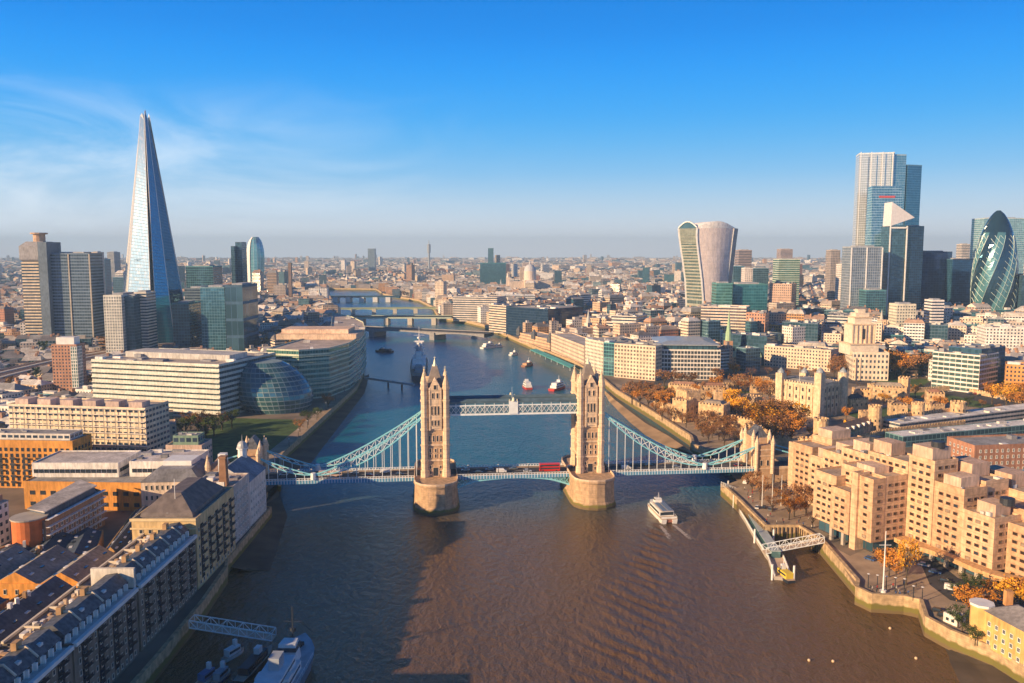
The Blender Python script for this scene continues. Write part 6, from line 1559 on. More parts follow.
dc = allm.build('distant_city', [F_punch, F_band, F_curtain, M_roof]); tag(dc, 'dense low city of cream, brick and grey blocks reaching the hazy horizon', 'city', kind='stuff')
print('city', len(CB), 'individual', len(IND))
# distant trees and a scatter of church spires
ft = MB()
for _ in range(150):
    cy0 = rc_.uniform(720, 3600); cx0 = rc_.uniform(-.62, .62)*cy0
    for _ in range(rc_.randrange(3, 12)):
        x, y = cx0+rc_.gauss(0, 22), cy0+rc_.gauss(0, 22)
        if inriver(x, y) or blocked(x, y): continue
        hh = rc_.uniform(10, 20); c = rc_.choice(((.05, .07, .025), (.16, .08, .03), (.10, .06, .03), (.24, .12, .03)))
        for _ in range(34):
            p = Vector((x+rc_.gauss(0, 2.6), y+rc_.gauss(0, 2.6), 6+hh*rc_.uniform(.45, 1.1))); a = Vector((rc_.uniform(-1, 1), rc_.uniform(-1, 1), rc_.uniform(-1, 1))).normalized(); q_ = a.orthogonal(); f = rc_.uniform(.6, 1.4); s_ = rc_.uniform(.9, 1.9)
            ft.face([p-a*s_, p-q_*s_, p+a*s_, p+q_*s_], None, tuple(v*f for v in c))
tag(ft.build('distant_trees', M_wall), 'autumn and evergreen street trees between the far city blocks', 'trees', kind='stuff')
rs_ = random.Random(77); SP = None; ns = 0
while ns < 26:
    y = rs_.uniform(900, 3000); x = rs_.uniform(-.3, .58)*y
    if inriver(x, y) or blocked(x, y): continue
    h = rs_.uniform(24, 34); lm = min(LMK, key=lambda l: (l[1]-x)**2+(l[2]-y)**2)
    lab = f'slender pale church steeple among the roofs near {lm[0]}'
    if SP is None:
        SP = thing('church_steeple', lab, 'steeple', (x, y, 6), 0, 'church steeples over the city roofs')
        m = MB(); m.box(-.12, .12, -.12, .12, 0, .62); m.build('tower', plain('steeple_stone', (.70, .60, .50), .8, .1), SP); m = MB(); m.cyl(0, 0, .62, .72, .1, .08, 8); m.cyl(0, 0, .72, 1.0, .07, .005, 8); m.build('spire', plain('steeple_spire', (.52, .52, .48), .7, .1), SP); o = SP
    else: o = copy_tree(SP, (x, y, 6), rs_.uniform(0, 1), lab)
    o.scale = (h*1.0, h*1.0, h*1.5); ns += 1
# cathedral
Y = 2322; X = Xat(530, Y, 50); b = Bld('domed_cathedral', 'white domed cathedral far off above the river bend', 'cathedral', loc=(X, Y, 10)); z = lambda y: Zat(Y, y)
b.unit('nave', X, Y, .1, 60, 16, 8, z(281), M_wall, (.66, .54, .44)); b.unit('transept', X, Y, .1, 18, 34, 8, z(280), M_wall, (.66, .54, .44))
m = MB(); m.cyl(X, Y, z(281), z(271), 17, 17, 20); b.part(m, 'drum', plain('cathedral_stone', (.70, .58, .48), .8, .1))
m = MB(); m.loft([[(X+16.5*cos(k*pi/12)*cos(2*pi*i/20), Y+16.5*cos(k*pi/12)*sin(2*pi*i/20), z(271)+(z(264)-z(271))*sin(k*pi/12)) for i in range(20)] for k in range(6)]); m.cyl(X, Y, z(264.5), z(259), 2.6, .3, 8); b.part(m, 'dome', plain('cathedral_lead', (.52, .52, .54), .6, .1), True)
for s_ in (-1, 1):
    m = MB(); m.box(X-66, X-56, Y+s_*14-5, Y+s_*14+5, 8, z(277)); m.cyl(X-61, Y+s_*14, z(277), z(272), 4, .4, 8); b.part(m, 'bell_tower', plain('cathedral_stone'))
# ------------------------------------------------------------------ upstream bridges
def rbridge(name, label, a, c, z, wdt, piers, mat, pierm, arch=0.0, th=1.6, pw=4, lattice=None):
    a, c = Vector(a), Vector(c); L = (c-a).length; d = (c-a).normalized(); n_ = Vector((-d.y, d.x)); b = Bld(name, label, 'bridge', loc=(*((a+c)/2), 0)); K = 40; m = MB()
    def zz(t):
        v_ = 0
        if piers:
            ps = [0]+list(piers)+[1]
            for p0, p1 in zip(ps, ps[1:]):
                if p0 <= t <= p1: v_ = arch*(1-4*((t-p0)/(p1-p0)-.5)**2) if arch else 0
        return z-th-arch+v_
    for k in range(K):
        t0, t1 = k/K, (k+1)/K; p, q = a+d*L*t0, a+d*L*t1
        A, B_, C_, D = p-n_*wdt, q-n_*wdt, q+n_*wdt, p+n_*wdt
        m.face([(*A, z), (*B_, z), (*C_, z), (*D, z)], None, None, 1); m.face([(*A, zz(t0)), (*B_, zz(t1)), (*B_, z+1.1), (*A, z+1.1)]); m.face([(*B_, z+1.1), (*A, z+1.1), (*A, z), (*B_, z)]); m.face([(*D, zz(t0)), (*C_, zz(t1)), (*C_, z+1.1), (*D, z+1.1)][::-1]); m.face([(*D, zz(t0)), (*C_, zz(t1)), (*B_, zz(t1)), (*A, zz(t0))])
    b.part(m, 'deck', [mat, M_asph])
    for t in piers:
        p = a+d*L*t; m = MB(); m.obox(p.x, p.y, atan2(d.y, d.x), pw, wdt+2, -2, z-th*.6); b.part(m, 'pier', pierm)
    return b
rbridge('road_bridge', 'low three-arched concrete road bridge, nearest beyond the warship', P(338, 327, 11), P(489, 334, 11), 12, 16, (.28, .68), plain('grey_granite', (.30, .29, .29), .8, .15), plain('grey_granite'), 3.5)
b = rbridge('railway_bridge', 'railway bridge with pale cylindrical piers, second upstream', P(334, 317, 13), P(452, 317, 13), 14, 14, (.24, .45, .65, .85), plain('green_white_girder', (.45, .52, .42), .6, .1), plain('pale_pier', (.66, .58, .46), .8, .1), 0, 3)
rbridge('arched_bridge', 'greenish arched road bridge, third upstream', P(332, 309, 10), P(436, 308, 10), 11, 9, (.2, .4, .6, .8), plain('yellow_green_iron', (.44, .50, .30), .6, .1), plain('pale_pier'), 3)
rbridge('rail_crossing', 'dark blue railway crossing on white piers, farthest upstream', P(325, 297, 12), P(400, 297, 12), 14, 14, (.15, .32, .5, .68, .85), plain('dark_blue_girder', (.04, .12, .20), .6, .1), plain('white_pier', (.72, .7, .66), .7, .1), 2, 3, 6)
# ================================================================== BOATS
M_hullw = plain('white_hull', (.78, .77, .74), .35, .08); M_hulld = plain('dark_hull', (.03, .04, .06), .4, .15); M_red = plain('red_paint', (.55, .04, .03), .4, .1)
M_deckt = plain('deck_tan', (.50, .38, .28), .8, .15); M_shipgrey = plain('naval_grey', (.34, .38, .42), .6, .12); M_yellow = plain('yellow_paint', (.75, .55, .06), .5, .1)
def hullmb(L, B, H, bow=.35, stern=.8, draft=.4, sheer=.15):
    """hull along +Y (bow at +Y), waterline z=0"""
    m = MB(); K = 14; secs = []
    for k in range(K+1):
        t = k/K; y = -L/2+L*t
        wdt = B/2*(stern+(1-stern)*min(1, t/.25)) if t < .25 else (B/2 if t < 1-bow else B/2*max(.03, 1-((t-(1-bow))/bow)**2.2))
        z = H*(1+sheer*max(0, (t-.5)*2)**2)
        secs.append([(-wdt*.82, y*.97, -draft), (-wdt, y, z), (wdt, y, z), (wdt*.82, y*.97, -draft)])
    for k in range(K):
        a, b = secs[k], secs[k+1]
        m.face([a[0], a[1], b[1], b[0]]); m.face([a[3], b[3], b[2], a[2]]); m.face([a[1], a[2], b[2], b[1]], None, None, 1)
    m.face([secs[0][0], secs[0][3], secs[0][2], secs[0][1]]); m.face([secs[-1][0], secs[-1][1], secs[-1][2], secs[-1][3]])
    return m
def at_(root, mb, name, mat): return mb.build(name, mat, root)
def ferry():
    r = thing('catamaran_ferry', 'white catamaran passenger ferry with wake, moving away below the bridge', 'ferry', (FERRY[0], FERRY[1], 0), .13)
    for s_ in (-1, 1):
        h = hullmb(33, 3.4, 2.2, .3, .9); h.v = [(x+s_*3.2, y, z) for x, y, z in h.v]; at_(r, h, 'hull', [M_hullw, M_hullw])
    m = MB(); m.box(-4.9, 4.9, -15.8, 12, 2.25, 2.6); at_(r, m, 'deck', M_deckt)
    m = MB(); m.loft([[(x, y, z) for x, y in ((-4.3, -11), (4.3, -11), (4.3, 9), (2.6, 13.5), (-2.6, 13.5), (-4.3, 9))] for z in (2.62, 5.4)]); c = at_(r, m, 'cabin', M_white)
    m = MB()
    for s_ in (-1, 1): m.box(min(s_*4.32, s_*4.38), max(s_*4.32, s_*4.38), -10, 8.6, 3.4, 4.7)
    m.box(-3.9, 3.9, -11.1, -11.02, 3.2, 4.8); at_(r, m, 'window_band', M_paneglass)
    m = MB(); m.box(-3.6, 3.6, -12.5, 6, 5.45, 5.7); at_(r, m, 'upper_deck', plain('ferry_deck', (.62, .55, .48), .7, .15))
    m = MB()
    for y in range(-11, 4, 2): m.box(-2.8, -.6, y-.35, y+.35, 5.72, 6.3); m.box(.6, 2.8, y-.35, y+.35, 5.72, 6.3)
    at_(r, m, 'seat_row', plain('seat_blue', (.12, .18, .30), .7, .1))
    m = MB(); m.loft([[(-2.2, 5, 5.72), (2.2, 5, 5.72), (2.0, 9.5, 5.72), (-2.0, 9.5, 5.72)], [(-2.0, 5.4, 8.0), (2.0, 5.4, 8.0), (1.7, 8.6, 8.0), (-1.7, 8.6, 8.0)]]); w_ = at_(r, m, 'wheelhouse', M_white)
    m = MB(); m.box(-2.13, 2.13, 5.3, 9.0, 6.8, 7.6); at_(r, m, 'wheelhouse_window', M_paneglass)
    m = MB(); m.bar((0, 5.8, 8), (0, 5.2, 11.5), .12); m.bar((-1, 5.5, 9.8), (1, 5.5, 9.8), .07); at_(r, m, 'mast', M_white)
    m = MB(); m.box(-4.6, 4.6, -15.5, -15.3, 2.6, 3.6)
    for s_ in (-1, 1): m.bar((s_*4.8, -15.5, 3.6), (s_*4.8, 11, 3.6), .06)
    for k in range(14):
        for s_ in (-1, 1): m.bar((s_*4.8, -15.5+k*2, 2.6), (s_*4.8, -15.5+k*2, 3.6), .05)
    at_(r, m, 'railing', M_white)
    m = MB(); m.box(-3.8, 3.8, -15.85, -15.75, .6, 2.2); at_(r, m, 'red_stern_panel', plain('dull_red', (.40, .16, .10), .6, .1))
ferry(); ALL[-1].scale = (.84, .84, .9)
# wake foam lying on the water
def foam_mat():
    m, t, b = newmat('foam'); b.inputs['Base Color'].default_value = (.62, .54, .48, 1); b.inputs['Roughness'].default_value = .7
    co = N(t, 'ShaderNodeTexCoord'); n = N(t, 'ShaderNodeTexNoise'); n.inputs['Scale'].default_value = .9; n.inputs['Detail'].default_value = 5; t.links.new(co.outputs['Object'], n.inputs['Vector'])
    uv = N(t, 'ShaderNodeUVMap'); uv.uv_map = 'UVMap'; sp = N(t, 'ShaderNodeSeparateXYZ'); t.links.new(uv.outputs[0], sp.inputs[0])
    e = mul(t, mrange(t, sp.outputs[0], 0, .4), mrange(t, sp.outputs[0], 1, .6)); e = mul(t, e, mrange(t, sp.outputs[1], 1, .3))
    a = mrange(t, mul(t, n.outputs[0], mul(t, e, .45), 'ADD'), .58, .95); t.links.new(mul(t, a, .6), b.inputs['Alpha']); return m
FM = foam_mat()
def foam(name, p0, p1, w0, w1, z=.2):
    p0, p1 = Vector(p0), Vector(p1); d = (p1-p0).normalized(); n_ = Vector((-d.y, d.x)); m = MB(); K = 10
    for k in range(K):
        t0, t1 = k/K, (k+1)/K; a, b = p0.lerp(p1, t0), p0.lerp(p1, t1); wa, wb = w0+(w1-w0)*t0, w0+(w1-w0)*t1
        m.face([(*(a-n_*wa), z), (*(b-n_*wb), z), (*(b+n_*wb), z), (*(a+n_*wa), z)], [(0, t0), (0, t1), (1, t1), (1, t0)])
    o = m.build(name, FM); o['kind'] = 'structure'
fx, fy = FERRY
for s_ in (-3.2, 3.2): foam('wake_foam', (fx+s_, fy-15.5), (fx+s_*1.7+4, fy-46), 1.4, 3.0)

def cruiser(label, px, py, L, B, rz, hm, cab=M_white, group=None, stripe=None, name='river_boat', mast=True, cat='boat', decks=1):
    x, y = P(px, py, 0); r = thing(name, label, cat, (x, y, 0), rz, group); at_(r, hullmb(L, B, L*.055+.6), 'hull', [hm, M_deckt]); h = L*.055+.6
    for k in range(decks):
        m = MB(); f = 1-.16*k; m.box(-B*.38*f, B*.38*f, -L*.36*f, L*.22*f, h+.05+k*2.35, h+2.3+k*2.35); c = at_(r, m, 'cabin', cab)
        m = MB(); m.box(-B*.385*f, B*.385*f, -L*.33*f, L*.19*f, h+.9+k*2.35, h+1.7+k*2.35); at_(r, m, 'window_band', M_paneglass)
    hh = h+2.35*decks
    m = MB(); m.box(-B*.2, B*.2, L*.02, L*.13, hh, hh+2); at_(r, m, 'wheelhouse', M_white)
    if mast: m = MB(); m.bar((0, L*.05, hh+1.5), (0, L*.05, hh+2+L*.14), .14); at_(r, m, 'mast', M_white)
    if stripe: m = MB(); m.box(-B*.5-.05, B*.5+.05, -L*.4, L*.1, h*.25, h*.6); at_(r, m, 'hull_stripe', stripe)
    return r
cruiser('white passenger boat with red hull moored upstream of the walkway, left one', 527, 388, 22, 8, .2, M_red, decks=2, mast=False)
cruiser('white and red lightship-like boat with masts, right of the other red boat', 558, 389, 30, 8.5, -.5, M_red, decks=2)
cruiser('white river boat moored by the north embankment, farthest of the moored ones', 489, 348, 30, 9, -.7, M_hullw, decks=2, mast=False)
cruiser('small white launch moored right of the farthest white river boat', 499, 347, 14, 5, -.9, M_hullw, mast=False)
cruiser('small white boat under the embankment near the customs house', 514, 355, 18, 6, -.6, M_hullw)
cruiser('sailing barge with reddish sails down, moored by the customs house', 528, 366, 24, 7, -.5, plain('barge_brown', (.30, .14, .08), .7, .2), plain('barge_cabin', (.5, .3, .18), .7, .2))
cruiser('tiny white boat close to the far road bridge pier', 474, 338, 12, 4, 1.0, M_hullw, mast=False)
cruiser('dark flat working barge upstream of the warship', 384, 352, 26, 9, 1.2, M_hulld, M_dark, name='work_barge')
cruiser('yellow and blue patrol boat moored at the end of the landing pontoon', 784, 578, 12, 4.2, .2, M_hulld, M_yellow, name='patrol_boat')
cruiser('small white launch in the shade beside the gangway, lower left', 234, 656, 9, 3, -.45, M_hullw, mast=False, name='launch')
cruiser('bluish covered launch at the bottom edge, leftmost of three', 208, 680, 9, 3.2, -.3, M_hullw, plain('blue_cover', (.08, .18, .36), .7, .1), mast=False, name='launch')
cruiser('dark covered launch at the bottom edge between the launch and the ship', 222, 679, 9, 3.0, -.2, plain('blue_hull', (.05, .12, .25), .5, .1), M_shipgrey, mast=False, name='launch')
cruiser('long dark barge moored against the ship at the bottom', 256, 668, 24, 4.4, -.15, M_hulld, M_dark, mast=False, name='work_barge')
# warship
def warship():
    x, y = P(417, 376, 0); r = thing('warship', 'grey museum warship with gun turrets and white masts moored upstream of the left tower', 'warship', (x-2, y+40, 0), .10)
    at_(r, hullmb(170, 19, 7, .35, .6, 1, .25), 'hull', [plain('hull_camouflage', (.05, .08, .11), .6, .3, .05), plain('ship_planking', (.34, .27, .20), .8, .2)])
    for yy, z in ((-62, 7), (-50, 9.5), (48, 9.5), (60, 7.5)):
        m = MB(); m.cyl(0, yy, z, z+1.2, 4.6, 4.6, 14); m.loft([[(a*4, yy+b*4.6, z+1.2) for a, b in ((-1, -1), (1, -1), (.8, 1), (-.8, 1))], [(a*3.6, yy+b*4.2, z+4) for a, b in ((-1, -1), (1, -1), (.7, .8), (-.7, .8))]])
        s_ = -1 if yy < 0 else 1
        for q in (-1.4, 0, 1.4): m.bar((q, yy+s_*3.5, z+2.8), (q, yy+s_*12, z+3.8), .28)
        at_(r, m, 'gun_turret', M_shipgrey)
    m = MB(); m.box(-7.5, 7.5, -42, 40, 7.8, 12); m.box(-6, 6, -34, -8, 12, 17); m.box(-5, 5, 14, 36, 11, 16); m.box(-4, 4, 20, 33, 16, 22); m.box(-5.5, 5.5, 27, 31, 21, 23); at_(r, m, 'superstructure', plain('pale_naval', (.86, .84, .80), .6, .1))
    m = MB(); m.box(-3.5, 3.5, 20, 30, 22, 29); m.box(-5, 5, 23, 29, 29, 30.5); m.box(-3, 3, -30, -20, 14.5, 24); at_(r, m, 'bridge_tower', plain('pale_naval'))
    for yy in (-14, 8): m = MB(); m.cyl(0, yy, 11, 27, 3.3, 2.9, 12); at_(r, m, 'funnel', M_shipgrey)
    for yy, h in ((-8, 42), (18, 47)):
        m = MB(); m.bar((0, yy, 12), (0, yy, h), .5, r2=.25); m.bar((-3, yy-3, 12), (0, yy, h*.75), .35); m.bar((3, yy-3, 12), (0, yy, h*.75), .35); m.bar((-6, yy, h*.8), (6, yy, h*.8), .25); m.cyl(0, yy, h*.72, h*.76, 2.2, 2.2, 8); at_(r, m, 'mast', M_white)
    # mooring dolphins and walkway to the south bank
    wx, wy = P(375, 379, 6); vx, vy = P(414, 386, 6); g_ = Bld('jetty_bridge', 'long dark footbridge on piles from the south bank to the warship', 'footbridge'); g_.setbase([(wx, wy), (vx, vy)], 0)
    m = MB(); m.bar((wx-10, wy, 7), (vx, vy, 7), 1.3); g_.part(m, 'walkway', M_shipgrey)
    for t in (.35, .7): m = MB(); m.bar((wx+(vx-wx)*t, wy+(vy-wy)*t, -2), (wx+(vx-wx)*t, wy+(vy-wy)*t, 6), 1.1); g_.part(m, 'pile', M_dark)
warship()
# grey ship at the lower edge
def ship():
    x, y = P(291, 672, 0); r = thing('museum_ship', 'pale blue-grey working ship with wheelhouse and mast, moored at the bottom edge', 'ship', (x, y-16, 0), -.03)
    at_(r, hullmb(62, 13, 4.5, .25, .75, 1, .3), 'hull', [plain('ship_hull', (.10, .18, .28), .5, .15), plain('ship_deck', (.36, .42, .46), .7, .2)])
    for i, (a, y0, y1, z0, z1) in enumerate(((4.6, -26, 10, 4.6, 7.2), (3.6, -18, 8, 7.25, 9.8))):
        m = MB(); m.box(-a, a, y0, y1, z0, z1); at_(r, m, 'deckhouse', plain('ship_white', (.66, .70, .72), .5, .1))
        m = MB(); m.box(-a-.03, a+.03, y0+1, y1-1, z0+1, z0+1.8); at_(r, m, 'window_band', M_paneglass)
    m = MB(); m.loft([[(-3, 10.4, 4.8), (3, 10.4, 4.8), (2.6, 17, 4.8), (-2.6, 17, 4.8)], [(-2.6, 11, 11.5), (2.6, 11, 11.5), (2.2, 15.6, 11.5), (-2.2, 15.6, 11.5)]]); at_(r, m, 'wheelhouse', plain('ship_white'))
    m = MB(); m.box(-2.9, 2.9, 10.5, 16.2, 9.2, 10.4); at_(r, m, 'wheelhouse_window', M_paneglass)
    m = MB(); m.box(-1.6, 1.6, -2, 3, 9.8, 13.5); at_(r, m, 'funnel', M_shipgrey)
    m = MB(); m.bar((0, 17.5, 6), (0, 17.5, 21), .25); m.bar((-3, 17.5, 16), (3, 17.5, 16), .12); m.bar((0, 17.5, 18), (5, 27, 7), .07); m.bar((0, 17.5, 18), (-5, 27, 7), .07); m.cyl(0, 17.5, 13, 14, .9, .9, 8); at_(r, m, 'mast', M_dark)
    for s_ in (-1, 1):
        for k in range(2): m = MB(); m.loft([[(s_*4.2+dx*.8, -12+k*10+dy*2.4, 7.6+dz) for dx, dy in ((-1, -1), (1, -1), (1, .7), (0, 1.1), (-1, .7))] for dz in (0, .9)]); at_(r, m, 'lifeboat', M_hullw)
    m = MB()
    for s_ in (-1, 1):
        for k in range(20): m.bar((s_*6.2, -28+k*2.4, 4.6), (s_*6.2, -28+k*2.4, 5.7), .05)
        m.bar((s_*6.2, -28, 5.7), (s_*6.2, 18, 5.7), .06)
    at_(r, m, 'railing', M_white)
    for k in range(5): m = MB(); m.box(-1.5+k*.3, .5+k*.3, 20+k*.8, 20.6+k*.8, 5.2, 6+k*.1); at_(r, m, 'deck_gear', M_dark)
ship()
def gangway(label, p, q, z0, z1, wd=2.2, h=2.6, mat=M_bwhite, name='gangway'):
    p, q = Vector((*p, z0)), Vector((*q, z1)); d = q-p; L = d.length; n_ = Vector((-d.y, d.x, 0)).normalized()*wd; b = Bld(name, label, 'gangway', loc=(p.x, p.y, z0)); m = MB()
    m.face([p-n_, q-n_, q+n_, p+n_]); m.face([p+n_-Vector((0, 0, .3)), q+n_-Vector((0, 0, .3)), q-n_-Vector((0, 0, .3)), p-n_-Vector((0, 0, .3))]); b.part(m, 'walkway', M_deckt)
    K = max(6, int(L/2.6)); up = Vector((0, 0, h))
    for s_ in (-1, 1):
        m = MB(); m.bar(p+n_*s_, q+n_*s_, .2); m.bar(p+n_*s_+up, q+n_*s_+up, .2)
        for k in range(K):
            a, c = p+d*(k/K)+n_*s_, p+d*((k+1)/K)+n_*s_; m.bar(a, c+up, .11) if k % 2 else m.bar(a+up, c, .11); m.bar(a, a+up, .11)
        m.bar(q+n_*s_, q+n_*s_+up, .13); b.part(m, 'side_truss', mat)
    m = MB()
    for k in range(0, K+1, 2): a = p+d*(k/K)+up; m.bar(a-n_, a+n_, .09)
    b.part(m, 'top_brace', mat); return b
gangway('shaded pale blue lattice gangway from the quay to the ship, lower left', P(192, 625, 7), P(274, 638, 3), 7, 3)
gangway('white lattice gangway between the landing pontoon and the hotel walk', P(822, 541, 7), P(764, 552, 3), 7, 3)
# pontoon
def pontoon():
    L = [P(*q, 1.5) for q in ((736, 490), (742, 505), (752, 520), (764, 540), (776, 558), (783, 577))]
    b = Bld('landing_pontoon', 'long tan landing pontoon with glazed waiting shelter near the north bank', 'pontoon'); b.setbase(L, 0)
    L3 = [Vector(p) for p in L]
    def rib(pts, half, z0, z1, name, mat, off=0):
        o = ribbon(pts, half, z0, z1, name, mat, off=off); o.data.transform(Matrix.Translation(-Vector(b.base))); o.parent = b.root
    rib(L, 3.4, -.5, 1.5, 'float', M_conc); rib(L, 3.2, None, 1.54, 'deck', plain('pontoon_deck', (.58, .42, .30), .85, .15))
    rib(L[1:], .18, 1.5, 2.6, 'side_rail', M_white, off=3.2); rib(L, .15, 1.5, 2.6, 'side_rail', M_white, off=-3.2)
    rib(L[2:5], 1.8, 1.55, 4.3, 'waiting_shelter', glass('shelter_glass', (.10, .22, .24))); rib(L[2:5], 2.1, 4.35, 4.6, 'shelter_roof', plain('shelter_roof', (.40, .46, .46), .5, .1))
    for i in (0, 1, 3, 5):
        for s_ in (-4.2, 4.2):
            d = (L3[min(i+1, 5)]-L3[max(i-1, 0)]).normalized(); p = L3[i]+Vector((-d.y, d.x))*s_; m = MB(); m.cyl(p.x, p.y, -2, 6.5, .45, .45, 8); b.part(m, 'mooring_pile', M_white)
pontoon()
gangway('tan covered footway linking the pontoon to the quay by the bridge', P(723, 487, 7), P(738, 492, 3), 6.8, 2.2, wd=1.6)
for k, (px, py) in enumerate(((809, 661), (833, 662), (890, 629), (916, 659))):
    x, y = P(px, py, 0); b = Bld('mooring_buoy', ('round orange mooring buoy, leftmost in the lower right water', 'round orange mooring buoy, second from the left in the lower right water', 'small orange buoy closest to the promontory wall', 'small orange buoy nearest the bottom right foreshore')[k], 'buoy', loc=(x, y, 0))
    m = MB(); m.loft([[(x+.5*cos(a)*cos(i*pi/5), y+.5*cos(a)*sin(i*pi/5), .3+.5*sin(a)) for i in range(10)] for a in (-1.2, -.6, 0, .6, 1.2)]); b.part(m, 'float', plain('buoy_orange', (.72, .50, .30), .5, .1)); m = MB(); m.cyl(x, y, .7, 1.0, .12, .12, 6); b.part(m, 'ring', M_dark)
# ================================================================== TREES
def leafmat(name, c):
    m, t, b = newmat(name); a = N(t, 'ShaderNodeAttribute', attribute_name='col'); v = N(t, 'ShaderNodeMix', data_type='RGBA', blend_type='MULTIPLY'); v.inputs[0].default_value = 1; t.links.new(a.outputs['Color'], v.inputs[6]); v.inputs[7].default_value = (*c, 1)
    t.links.new(v.outputs[2], b.inputs['Base Color']); b.inputs['Roughness'].default_value = .8; b.inputs['Specular IOR Level'].default_value = .2; return m
LEAF = {'orange': leafmat('orange_leaves', (.52, .22, .035)), 'brown': leafmat('brown_leaves', (.30, .15, .06)), 'golden': leafmat('golden_leaves', (.75, .38, .03)), 'green': leafmat('green_leaves', (.055, .085, .025)), 'bare': leafmat('bare_twigs', (.28, .15, .08))}
M_bark = plain('bark', (.09, .065, .045), .95, .3, 1.2)
def tree_proto(kind, seed, dens=1.0):
    rr = random.Random(seed); tm = MB(); tm.bar((0, 0, -.3), (0, 0, 3.4), .34, r2=.24, n=7); tips = []
    for k in range(8):
        a = k*2.4+rr.uniform(-.3, .3); h = rr.uniform(2.6, 5.2); l = rr.uniform(2.2, 3.8); e = Vector((cos(a)*l*.8, sin(a)*l*.8, h+l*.9)); tm.bar((0, 0, h*.75), e, .15, r2=.05, n=5); tips.append(e)
        for j in range(3):
            a2 = a+rr.uniform(-.9, .9); e2 = e+Vector((cos(a2)*rr.uniform(.5, 1.6), sin(a2)*rr.uniform(.5, 1.6), rr.uniform(.2, 1.6))); tm.bar(e*.8+Vector((0, 0, h*.15)), e2, .06, r2=.02, n=3); tips.append(e2)
    tips.append(Vector((0, 0, 8))); tm.bar((0, 0, 3.4), (0, 0, 8), .22, r2=.04, n=5); cm = MB()
    for c in tips+[Vector((rr.uniform(-2.5, 2.5), rr.uniform(-2.5, 2.5), rr.uniform(4, 8.6))) for _ in range(8)]:
        sh = rr.uniform(.65, 1.3); R_ = rr.uniform(.8, 1.5)
        for _ in range(int(26*dens)):
            p = c+Vector((rr.gauss(0, .5), rr.gauss(0, .5), rr.gauss(0, .42)))*R_; s_ = rr.uniform(.14, .34) if kind != 'bare' else rr.uniform(.08, .16)
            a = Vector((rr.uniform(-1, 1), rr.uniform(-1, 1), rr.uniform(-1, 1))).normalized(); b_ = a.orthogonal().normalized(); f = sh*rr.uniform(.7, 1.35)
            cm.face([p-a*s_, p-b_*s_*.8, p+a*s_, p+b_*s_*.8], None, (f, f*rr.uniform(.85, 1.1), f))
    return tm, cm
PROT = {}
TREES = []
tr = random.Random(5)
def plant(kind, x, y, h, label, z=6.0, seed=None):
    key = (kind, tr.randrange(3)); nm = {'green': 'evergreen_tree', 'bare': 'bare_tree'}.get(kind, 'autumn_tree')
    if key not in PROT:
        tm, cm = tree_proto(kind, hash(kind) % 97+key[1]*7 if False else len(PROT)*13+1, .55 if kind == 'bare' else 1.0)
        r = thing(nm, label, 'tree', (x, y, z), tr.uniform(0, 6), None); tm.build('trunk', M_bark, r); cm.build('crown', LEAF[kind], r); PROT[key] = r; o = r
    else: o = copy_tree(PROT[key], (x, y, z), tr.uniform(0, 6), label)
    s_ = h/9.2; o.scale = (s_*tr.uniform(.9, 1.2), s_*tr.uniform(.9, 1.2), s_); TREES.append(o); return o
def grove(kinds, pts, hr, where, z=6.0, jit=0):
    for px, py in pts:
        x, y = P(px, py, z); k = tr.choice(kinds); h = tr.uniform(*hr); kn = {'orange': 'orange-leaved', 'brown': 'russet brown', 'golden': 'golden yellow', 'green': 'dark green', 'bare': 'nearly bare brown'}[k]
        sz = 'big' if h > hr[0]+(hr[1]-hr[0])*.6 else 'smaller'
        plant(k, x+tr.uniform(-1, 1)*jit, y+tr.uniform(-1, 1)*jit, h, f'{sz} {kn} tree {where}', z)
grove(['golden'], [(906, 585)], (17, 18), 'standing alone in front of the hotel entrance'); TREES[-1].scale = (1.0, 1.0, 1.9)
grove(['orange', 'brown'], [(889, 577), (884, 572)], (9, 11), 'on the promontory under the hotel')
grove(['green', 'orange'], [(896, 578), (955, 598), (972, 596), (988, 594)], (5, 8), 'among the shrubs of the hotel forecourt')
grove(['golden', 'orange'], [(970, 618), (978, 622), (1012, 612), (1020, 608)], (9, 12), 'by the yellow brick terrace')
grove(['green'], [(962, 632), (970, 640), (975, 645), (958, 628)], (5, 7), 'in the garden beside the yellow brick terrace')
grove(['brown', 'orange'], [(789, 520), (794, 517)], (9, 11), 'on the quay above the pontoon')
grove(['bare', 'brown'], [(760, 500), (752, 492), (772, 512), (806, 515), (812, 528), (781, 505), (800, 505)], (8, 11), 'on the quay by the bridge abutment')
grove(['bare', 'brown'], [(702, 436), (712, 438), (724, 441), (736, 446), (716, 430), (728, 434), (742, 452), (707, 428)], (10, 14), 'on the wharf path below the castle')
grove(['orange', 'brown', 'golden'], [(757, 436), (765, 440), (774, 436), (783, 441), (792, 440), (780, 430), (768, 428), (795, 430), (790, 446), (775, 447)], (18, 24), 'in the large clump between castle keep and bridge tower')
grove(['orange', 'golden'], [(735, 419), (742, 421), (731, 412)], (14, 18), 'by the lawn corner of the castle')
grove(['bare', 'brown'], [(698+i*5.2, 431+(i % 3)*5+i*1.1) for i in range(11)], (9, 13), 'on the open wharf below the outer castle wall')
grove(['bare', 'brown', 'orange'], [(656+i*6, 414+(i % 2)*4+i*1.9) for i in range(6)], (8, 11), 'on the wharf near the castle river gate')
grove(['brown', 'bare', 'orange'], [(668+i*9, 403+(i % 3)*3-4) for i in range(8)], (10, 14), 'between the castle lodgings')
grove(['orange', 'brown', 'golden'], [(862, 408), (884, 404), (905, 412), (846, 420), (940, 410), (915, 398), (735, 403), (760, 418), (812, 441), (850, 436)], (8, 13), 'inside the castle walls')
